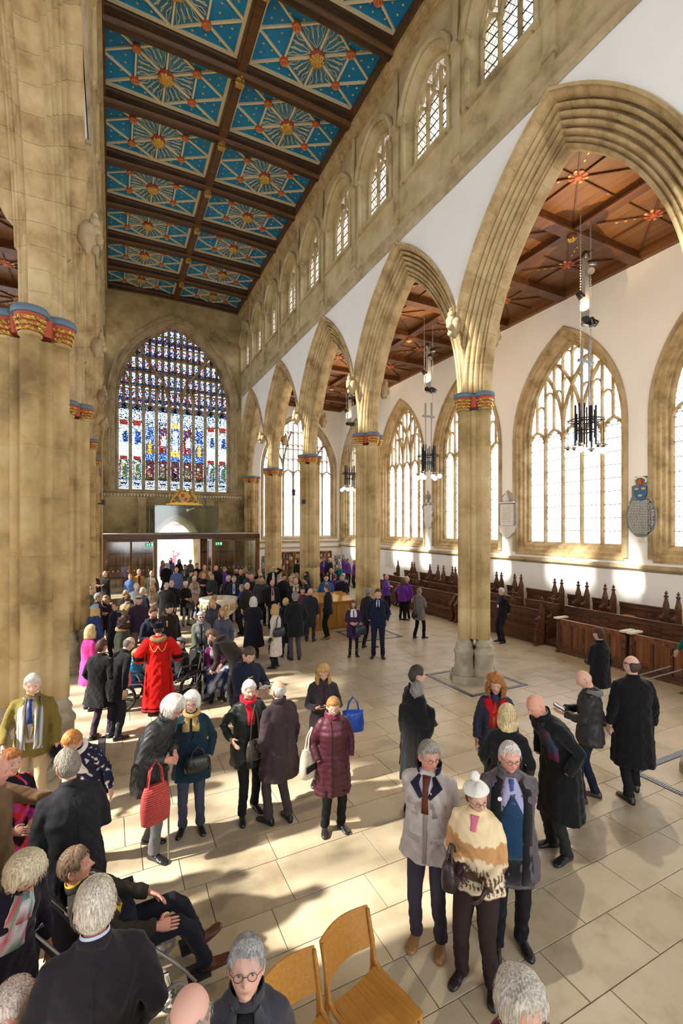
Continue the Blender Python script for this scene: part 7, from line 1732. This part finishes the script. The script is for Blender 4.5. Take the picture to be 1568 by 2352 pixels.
C_(318, 1369, 1.74, 10, 'man in a grey flat cap and dark purple zipped cardigan', (.035, .020, .040), WH, hat=('cap', (.10, .10, .09)), trousers=(.14, .11, .09), zip=1, lod=1, arms='down')
C_(350, 1396, 1.80, 25, 'young bearded man in a navy hooded sweatshirt', (.014, .018, .035), BR_, hood=1, beard=(.20, .09, .04), hpitch=14, arms='belly', lod=1)
C_(387, 1386, 1.76, 30, 'black-haired man in a dark brown parka with a fur hood', (.022, .016, .012), (.008, .008, .01), fur=(.20, .12, .05), hpitch=22, bulk=1.15, lod=1, arms='down')
C_(299, 1319, 1.62, 10, 'woman in a sunlit light blue cardigan', (.10, .20, .50), SAND, 'short', fem=1)
C_(319, 1308, 1.80, 5, 'tall grey-haired man in a tan jacket before the lobby doors', (.42, .22, .06), SIL, open=(1.1, .1, (.08, .03, .02)))
C_(348, 1311, 1.76, -10, 'balding man in an olive suit jacket with a tie', (.06, .06, .035), GR_, 'balding', open=(1.15, .08, (.7, .7, .75)), tie=(.1, .1, .14))
C_(350, 1328, 1.70, 80, 'white-haired person in profile behind the blonde woman', (.07, .07, .06), WH)
C_(350, 1344, 1.62, -5, 'blonde woman with a checked scarf over a beige coat', (.40, .32, .22), BLO, 'bob', fem=1, scarf=((.35, .27, .2), .15), arms='belly')
C_(313, 1340, 1.70, 170, 'white-haired person in a pale grey jacket seen from behind', (.25, .27, .28), WH)
C_(288, 1355, 1.72, 160, 'bald man in a dark suit seen from behind', (.015, .015, .02), style='balding', hair=SAND)
C_(293, 1366, 1.64, 170, 'brown-haired woman in a fawn coat seen from behind', (.34, .26, .14), BR_, 'short', fem=1)
C_(329, 1350, 1.72, -60, 'grey man in a navy blazer turned towards the flat cap', (.012, .014, .03), SIL, open=(1.1, .07, (.4, .5, .7)))
C_(382, 1338, 1.74, 165, 'balding man in a big black overcoat from behind by the font', (.010, .011, .012), SIL, 'balding', hem=.5, bulk=1.15, flare=1.1)
C_(394, 1333, 1.74, -10, 'smiling bald man in black beside the balding man in an overcoat', BK, style='none', skin=PALE)
C_(426, 1336, 1.60, 25, 'woman in a cream hat and long black coat with a handbag', (.008, .008, .009), WH, 'short', fem=1, hat=('beret', (.62, .58, .48)), hem=.40, arms='belly', trousers=(.25, .24, .24))
C_(446, 1323, 1.66, 30, 'white-haired woman in a pale pink coat', (.48, .33, .28), WH, 'short', fem=1, scarf=((.25, .2, .16), .2), arms='belly', hem=.6, trousers=(.03, .05, .12))
C_(487, 1319, 1.68, -30, 'grey-haired priest in a charcoal belted cassock', (.03, .032, .035), GR_, 'short', shirt_collar=(.8, .8, .8), hem=.35, arms='front')
C_(468, 1316, 1.70, -10, 'ruddy man with sunglasses behind the priest', (.015, .015, .018), style='none', glasses='dark', skin=RUDDY, arms='chest')
C_(482, 1313, 1.62, 20, 'fair-haired woman behind the priest', (.2, .14, .06), BLO, 'short', fem=1)
C_(405, 1303, 1.78, 15, 'balding man in a denim blue jacket by the open doors', (.09, .13, .30), SIL, 'balding')
C_(382, 1294, 1.72, 175, 'grey-haired person in black at the open doors', BK, SIL)
C_(425, 1297, 1.74, -20, 'man with brown hair and a scarf at the open doors', (.04, .04, .035), BR_, scarf=((.1, .1, .1), .1), open=(1.2, .05, (.6, .6, .6)))
C_(438, 1311, 1.72, 60, 'dark-haired man in grey-green turning aside', (.05, .055, .045), DK_)
C_(449, 1312, 1.70, 10, 'ruddy balding man holding his hands up before him', (.02, .02, .02), style='none', skin=RUDDY, arms='chest')
C_(452, 1294, 1.80, 10, 'tall brown-haired man in a black jacket behind the font', BK, BR_, beard=(.12, .06, .03))
C_(470, 1298, 1.80, -5, 'bald man with glasses in an ochre jacket', (.30, .18, .06), style='none', glasses='dark')
C_(496, 1299, 1.80, 0, 'tall balding man with glasses in a black jacket', BK, GR_, 'balding', glasses=1, shirt_collar=(.6, .6, .6))
C_(515, 1302, 1.70, 70, 'grey person in a purple sweatshirt beside the lobby door', (.13, .03, .28), GR_)
C_(524, 1323, 1.74, 150, 'grey-haired man in a black suit with his back half turned', BK, SIL, lod=1)
C_(537, 1323, 1.76, 0, 'grey-haired man in a dark suit and blue tie', (.015, .018, .03), GR_, open=(1.1, .09, (.6, .66, .8)), tie=(.05, .1, .3), lod=1)
C_(543, 1304, 1.76, 0, 'dark-haired bearded man by the lobby glass', BK, DK_, beard=(.05, .03, .02))
C_(553, 1308, 1.78, -15, 'bald ruddy man in a dark zipped top', (.02, .018, .02), style='none', skin=RUDDY)
C_(562, 1305, 1.66, 150, 'sandy-haired person turned to the lobby', (.05, .04, .03), SAND, 'bob', fem=1)
C_(569, 1314, 1.74, -40, 'brown-haired man in a slate jacket', (.03, .035, .05), BR_)
C_(578, 1319, 1.74, -70, 'bald man in profile with a dark coat and fur collar', (.015, .015, .018), style='none', skin=RUDDY, fur=(.2, .15, .1))
C_(596, 1307, 1.74, 10, 'bald man with dark glasses near the lobby corner', BK, style='none', glasses='dark')
C_(598, 1315, 1.66, -30, 'pale bald man with a big fawn collar', (.30, .23, .15), WH, 'balding', fur=(.4, .3, .2))
C_(600, 1323, 1.80, 5, 'brown-haired man with glasses in a black quilted jacket', (.016, .018, .024), BR_, glasses=1, puffer=1, fabric='nylon', lod=1, trousers=BK, scarf=((.3, .22, .1), 0))
C_(627, 1301, 1.78, 5, 'man in a white shirt raising his arm to his head', (.012, .012, .014), SAND, 'balding', arm_l='head', open=(1.05, .12, (.75, .75, .8)))
C_(625, 1332, 1.70, 10, 'bald man with a maroon tie and pink shirt', (.014, .012, .016), style='none', skin=RUDDY, open=(1.0, .12, (.5, .35, .42)), tie=(.18, .02, .05), lod=1)
C_(651, 1318, 1.82, 30, 'tall dark-haired man in a black pullover', (.010, .010, .011), DK_, hpitch=14)
C_(671, 1317, 1.66, 60, 'grey-haired person behind the beige hat', (.1, .08, .07), GR_)
C_(681, 1317, 1.64, -20, 'fair woman in dark clothes behind the man with a tan collar', (.02, .02, .02), SAND, 'bob', fem=1)
C_(667, 1325, 1.60, 40, 'person in a beige woolly hat and fawn coat', (.40, .30, .22), SAND, hat=('beret', (.45, .36, .26)), fem=1)
C_(679, 1328, 1.74, 0, 'grey-haired man in a navy coat with a tan collar and cream scarf', (.014, .018, .035), SIL, lapels=1.2, lapel_col=(.30, .18, .07), scarf=((.6, .52, .35), .1), lod=1, bulk=1.1)
C_(705, 1314, 1.70, -70, 'woman with long dark hair beside the second pier', (.02, .02, .022), (.02, .012, .01), 'long', fem=1)
C_(702, 1327, 1.66, -80, 'dark-haired person in a navy jacket beside the second pier', (.014, .02, .045), (.01, .008, .01))
C_(695, 1349, 1.64, -10, 'dark-haired woman peering past the bald man', (.10, .03, .04), (.015, .01, .01), fem=1, style='short')
P(712, 1352, 1473, None, 172, 'bald man in a charcoal overcoat from behind by the counter', coat=(.02, .023, .028), hem=.50, style='none', hair=SIL, skin=(.66, .36, .30), lod=1, seam=1, trousers=(.03, .025, .03))
P(678, 1361, 1515, None, -165, 'grey-haired man in a black car coat and grey trousers from behind', coat=(.012, .012, .016), hem=.62, hair=GR_, trousers=(.08, .07, .09), lod=2, arms='pocket', bulk=1.08)
P(632, 1390, 1533, None, -112, 'blonde woman in a cream coat with a black shoulder bag', fem=1, coat=(.66, .58, .50), hem=.35, flare=1.08, hair=(.58, .38, .14), style='bob', lod=2, arms='down', gloves=BK, trousers=BK, boots=1, shoes=(.01, .01, .01))
P(0, 0, pos=(4.30, 12.15), h=1.62, face=160, label='person in black standing behind the cream coat', coat=BK, hair=BLO, hem=.45)
P(582, 1382, 1512, 1.66, -168, 'white-haired woman in a dark cape-like coat from behind', fem=1, coat=(.012, .012, .022), hem=.35, flare=1.25, bulk=1.15, hair=WH, style='bob', lod=2, arms='belly')
P(556, 1343, None, 1.66, -72, 'grey-haired woman with a royal blue scarf over a navy coat', fem=1, coat=(.012, .015, .045), hem=.6, hair=(.30, .29, .27), style='short', glasses='dark', scarf=((.02, .03, .40), .4), lod=1, arms='belly', trousers=BK)
P(567, 1338, None, 1.74, 40, 'balding man in a brown jacket next to the blue scarf', coat=(.03, .02, .016), hair=SIL, style='balding', lod=1)
C_(487, 1379, 1.60, -10, 'blonde woman in a navy quilted jacket before the font', (.03, .032, .06), BLO, 'bob', fem=1, lod=1, puffer=1, fabric='nylon')
C_(492, 1367, 1.62, 150, 'sandy-haired person right behind the blonde woman at the font', (.03, .03, .04), SAND, lod=0)
C_(512, 1397, 1.62, -20, 'auburn-blonde woman in a slate quilted coat with fur collar', (.06, .065, .11), (.50, .27, .10), 'bob', fem=1, lod=1, fur=(.62, .46, .28), puffer=1, fabric='nylon')
P(752, 1344, 1467, None, -105, 'young man in a black suit with tan shoes at the counter', coat=(.010, .011, .016), hem=.80, hair=(.12, .06, .03), lod=1, trousers=(.008, .008, .01), shoes=(.32, .14, .04), open=(1.1, .08, (.7, .75, .85)), arms='pocket')
P(868, 1353, 1510, 1.88, -2, 'tall man in a navy three-piece suit with his hands in his pockets', coat=(.010, .014, .040), hem=.80, hair=(.10, .05, .025), lod=2, trousers=(.010, .014, .038), open=(1.12, .10, (.65, .7, .85)), jumper=(.98, .12, (.012, .018, .05)), tie=(.01, .015, .05), vee=1, arms='pocket', lapels=1.15, shirt_collar=(.7, .75, .85), stance=.12)
P(846, 1352, None, 1.76, 140, 'grey-haired man in a charcoal quilted jacket behind the navy suit', coat=(.022, .022, .022), hair=GR_, lod=1, hem=.74, stride=.1, puffer=1)
P(811, 1380, 1507, None, 6, 'woman in a purple parka with a white scarf and navy handbag', fem=1, coat=(.05, .022, .08), fabric='cotton', hem=.60, hair=(.16, .07, .03), style='bob', lod=2, scarf=((.75, .75, .75), .12), fur=(.38, .28, .18), arms='belly', trousers=BK, slim=1, boots=1, pockets=1)
P(887, 1320, 1412, None, 62, 'bald man in a purple shirt holding papers by the pews', coat=(.10, .035, .30), style='none', skin=RUDDY, arms='chest', trousers=BK, hem=.84, lod=1, lanyard=(.6, .6, .6))
P(924, 1329, 1424, None, 158, 'brown-haired woman in a purple fleece from behind by the pews', fem=1, coat=(.13, .03, .30), hair=(.12, .06, .035), style='bob', trousers=BK, hem=.80, lod=1, arms='belly')
P(934, 1326, None, 1.64, -30, 'blonde woman in purple half hidden by the brown-haired woman', fem=1, coat=(.13, .03, .30), hair=(.62, .48, .26), style='puffy', trousers=BK, hem=.8)
P(962, 1351, 1466, None, 142, 'grey-haired photographer in a light grey coat with a camera bag', coat=(.20, .195, .19), fabric='cotton', hem=.66, hair=(.32, .29, .26), style='crop', lod=2, trousers=BK, arms='chest', hood=1, stride=.12, bulk=1.1, shoes=(.02, .018, .018))
P(1152, 1351, 1475, None, -55, 'white-haired steward in black with a purple lanyard by the pews', coat=(.010, .010, .011), hair=WH, style='short', lod=2, trousers=(.012, .014, .02), lanyard=(.12, .05, .30), hyaw=15, arms='back', hem=.78)
C_(667, 1279, 1.76, 70, 'grey-haired man in a brown duffel coat at the bookcase', (.12, .08, .04), SIL, lod=1, hem=.62, arms='phone')
C_(684, 1286, 1.68, 160, 'dark figure browsing the bookcase', (.02, .02, .022), DK_)
C_(734, 1284, 1.66, 10, 'helper in purple at the shop, next to the pier edge', (.09, .02, .20), SAND, fem=1)
C_(745, 1279, 1.72, -20, 'red-brown haired helper in violet with a pale tie', (.05, .02, .16), (.22, .08, .03), open=(1.1, .06, (.5, .55, .7)))
C_(758, 1282, 1.72, -120, 'white-haired customer in black turned to the helpers', BK, WH)
C_(788, 1278, 1.72, 20, 'tall helper in a purple sweatshirt by the card rack', (.13, .04, .30), BR_, 'crop')
C_(798, 1284, 1.64, 40, 'second helper in a purple sweatshirt by the card rack', (.12, .035, .28), BR_, 'bun', fem=1)
C_(814, 1287, 1.62, -60, 'helper in purple leaning at the aisle pew', (.13, .03, .30), SAND, 'bun', fem=1)
C_(760, 1305, 1.74, -5, 'bald man with glasses and black suit by the aisle', BK, style='none', glasses=1, open=(1.2, .06, (.7, .7, .7)))
C_(781, 1297, 1.70, 5, 'grey-haired person in a dark teal and turquoise jacket', (.01, .05, .09), GR_, glasses=1, scarf=((.0, .25, .30), .1), bulk=1.15)
C_(768, 1319, 1.64, 150, 'brown-haired helper in purple with her back turned', (.09, .025, .20), BR_, fem=1)
C_(788, 1317, 1.62, 30, 'white-haired person behind the man in a navy raincoat', (.2, .2, .25), WH)
C_(785, 1320, 1.78, 5, 'grey-haired man in a navy raincoat leaning on the counter', (.012, .014, .028), GR_, lod=1, arms='belly', bulk=1.12)
C_(749, 1320, 1.82, 5, 'dark-haired man in a bright blue blazer behind the counter', (.03, .09, .24), DK_, lod=1, open=(1.1, .08, (.7, .72, .8)), tie=(.05, .05, .1))
# people outside the open doors
for i, (px, yt, c, hc, fm_, lb_) in enumerate(((392, 1282, (.03, .03, .06), DK_, 1, 'dark-haired woman silhouetted in the bright doorway'), (411, 1285, (.02, .02, .03), DK_, 1, 'second dark-haired woman silhouetted in the bright doorway'), (437, 1286, (.12, .11, .09), GR_, 0, 'man in khaki silhouetted in the bright doorway'), (373, 1288, (.25, .12, .45), SAND, 1, 'person in lilac at the edge of the bright doorway'))):
    D = (H-1.68)*F/(yt-1210); P(px, yt, None, 1.66, 20*i, lb_, coat=c, hair=hc, fem=fm_, style='long' if fm_ else 'short')
P(0, 0, pos=(3.75, 33.5), h=1.95, label='tall person in pink with raised arms beyond the doorway', face=0, coat=(.5, .25, .35), arm_l='head', hair=BR_, lod=0)
bake_people()
# ============================================================= things held or carried
def at_hand(p, nm='r', off=(0, 0, 0)):
    w = p.wpos(nm) if False else Matrix.Translation((p.X, p.Y, 0)) @ Matrix.Rotation(p.rz, 4, 'Z') @ Vector(p.J[nm][2]*p.sc); return w+Vector(off)
def bag(loc, w, h, d, c, label, rz=0, strap=.3, kind='leather', shape=.8, m=None, straps=2, band=None):
    b = empty('bag', loc, rz); tag(b, label, 'bag'); V = []; n = 12; R = [(-h, .80), (-h*.96, 1.0), (-h*.6, 1.08), (-h*.25, .98), (0, shape)]
    m = m or cloth(c, kind=kind); mb = MB()
    for z, k in R:
        for i in range(n): t = 2*pi*i/n; V.append((w/2*k*(abs(cos(t))**.6)*(1 if cos(t) > 0 else -1), d/2*(1 if z < -.1*h else .45)*k*(abs(sin(t))**.7)*(1 if sin(t) > 0 else -1), z))
    mb.add(V, [(i*n+j, i*n+(j+1) % n, (i+1)*n+(j+1) % n, (i+1)*n+j) for i in range(4) for j in range(n)]+[tuple(range(n))[::-1], tuple(4*n+j for j in range(n))]); mb.o('pouch', m, b, smooth=True)
    for s_ in ((-1, 1) if straps == 2 else (0,)): MB().tube([(-w*.28, s_*d*.18, -.02), (-w*.2, s_*d*.12, strap*.6), (0, s_*d*.05, strap), (w*.2, s_*d*.12, strap*.6), (w*.28, s_*d*.18, -.02)], .009, 6).o('handle', m, b)
    if band: q = MB(); q.box((0, -d/2*1.02, -h*.6), (w*1.02, .012, h*.22), 0); q.o('black_stripe', cloth(band), b)
    return b
redm = bpy.data.materials.new('red_print'); redm.use_nodes = True; N_ = redm.node_tree.nodes; w_ = N_.new('ShaderNodeTexWave'); w_.bands_direction = 'Z'; w_.inputs['Scale'].default_value = 14; w_.inputs['Distortion'].default_value = 3; w_.inputs['Detail Scale'].default_value = 9; t_ = N_.new('ShaderNodeTexCoord'); redm.node_tree.links.new(t_.outputs['Object'], w_.inputs[0])
r_ = N_.new('ShaderNodeValToRGB'); r_.color_ramp.elements[0].color = (.28, .02, .025, 1); r_.color_ramp.elements[1].color = (.62, .10, .08, 1); redm.node_tree.links.new(w_.outputs['Fac'], r_.inputs[0]); redm.node_tree.links.new(r_.outputs[0], N_['Principled BSDF'].inputs['Base Color']); N_['Principled BSDF'].inputs['Roughness'].default_value = .9
h13 = at_hand(p13, 'r'); bag((h13.x-.10, h13.y-.06, h13.z-.20), .30, .40, .12, (.5, .04, .04), 'red patterned cloth bag hanging from the white-haired man', .35, .26, m=redm)
h18 = at_hand(p18, 'l'); bag((h18.x+.34, h18.y+.02, h18.z-.10), .30, .30, .11, (.01, .08, .50), 'bright blue handbag on the arm of the long-haired blonde', -.25, .18, shape=1.0)
bag((p19.X-.22, p19.Y+.12, .98), .36, .34, .14, (.62, .57, .45), 'cream tote with black stripe beside the burgundy coat', .5, .22, kind='cotton', band=(.01, .01, .012), shape=.95)
bag((p14.X+.03, p14.Y-.24, .98), .28, .18, .09, (.015, .017, .014), 'dark leather handbag held before the teal coat', 0, .10)
bag((p16.X+.02, p16.Y-.23, 1.02), .22, .24, .08, (.06, .05, .04), 'taupe crossbody bag on the woman with the red neck scarf', .3, .42, straps=1)
bag((p31.X-.24, p31.Y+.02, 1.06), .20, .22, .12, (.03, .018, .018), 'black leather bag held between the anorak and the fleece', .6, .10)
def phone(p, nm, label, size=(.075, .15)):
    w = at_hand(p, nm); f = Vector((-sin(p.rz), cos(p.rz), 0)); r = Vector((cos(p.rz), sin(p.rz), 0))*(-1 if nm == 'r' else 1); c = w+r*.07+f*.06+Vector((0, 0, .03)); o = empty('phone', c, p.rz); tag(o, label, 'phone'); o.rotation_euler.x = .5
    MB().box((0, 0, 0), (size[0], size[1], .009)).o('case', M['black'], o); MB().box((0, 0, .006), (size[0]-.008, size[1]-.012, .002)).o('screen', mat('phone_screen', (.5, .55, .6), .2, emis=((.7, .8, 1), .5)), o)
phone(p18, 'r', 'phone in the hands of the long-haired blonde'); phone(p25, 'r', 'phone held by the bald man in a dark jacket')
w = at_hand(p15, 'l'); f = Vector((-sin(p15.rz), cos(p15.rz), 0)); lf = empty('leaflet', w+f*.10+Vector((-.04, 0, .03)), p15.rz); tag(lf, 'open white leaflet read by the man in the duffel coat', 'leaflet')
for s_ in (-1, 1): q = MB().box((s_*.055, 0, 0), (.11, .16, .003)).o('page', mat_white, lf); q.rotation_euler = (.6, s_*-.35, 0)
w = at_hand(p01, 'l'); cp = empty('cap', (w.x, w.y, w.z-.06), .4); tag(cp, 'folded black cap in the hand of the man in olive', 'cap'); q = MB().lathe([(.02, -.10), (.075, -.09), (.085, -.03), (.05, .03), (.01, .05)], 12); q.o('crown', cloth(BK), cp, smooth=True)
bag((.16, 9.75, .84), .34, .30, .12, (.62, .22, .26), 'pink handbag hanging from the woman in the green parka', .2, .34, shape=.9)
for px_, yy_, lab, c, z in ((611, 0, 0, 0, 0),): pass
def fb(px, D, z): u = (px-784)/F; return (D*(sin(YAW)+cos(YAW)*u), D*(cos(YAW)-sin(YAW)*u), z)
bag(fb(641, 11.55, 1.08), .34, .22, .12, (.015, .025, .035), 'black leather shoulder bag on the cream coat', .3, .34)
bag(fb(828, 12.6, .92), .34, .26, .12, (.012, .022, .05), 'navy handbag carried by the woman in purple', .1, .16)
bag(fb(436, 16.2, .95), .30, .20, .10, (.012, .012, .012), 'black handbag of the woman in the cream hat', .1, .12)
bag(fb(952, 14.6, .95), .22, .22, .14, (.01, .01, .01), 'black camera bag slung on the photographer', .4, .46, kind='nylon', straps=1)
sk = empty('walking_stick', (p13.X+.16, p13.Y-.26, 0)); tag(sk, 'thin walking stick in front of the white-haired man', 'walking stick'); MB().tube([(0, 0, 0), (0, .02, .98)], .010, 8).o('shaft', mat('dark_cane', (.20, .16, .12), .4), sk); MB().tube([(0, .02, .98), (0, .0, 1.02), (-.03, -.05, 1.03)], .012, 8).o('crook', mat('cane_grip', (.05, .04, .03), .4), sk)
wk = empty('barrier_pole', (10.85, 6.5, 0)); tag(wk, 'slanting grey trolley poles with red ends before the pew front', 'pole'); g_ = M['steel']
for dy in (0, .25): MB().tube([(0, dy, .03), (.28, dy-.8, .5)], .016, 6).o('rod', g_, wk); MB().tube([(-.02, dy+.05, .03), (.02, dy-.05, .07)], .03, 6).o('red_end', mat('red_plastic', (.5, .04, .03), .5), wk)
for px_, py_, s_ in ((0, 0, 0),): pass
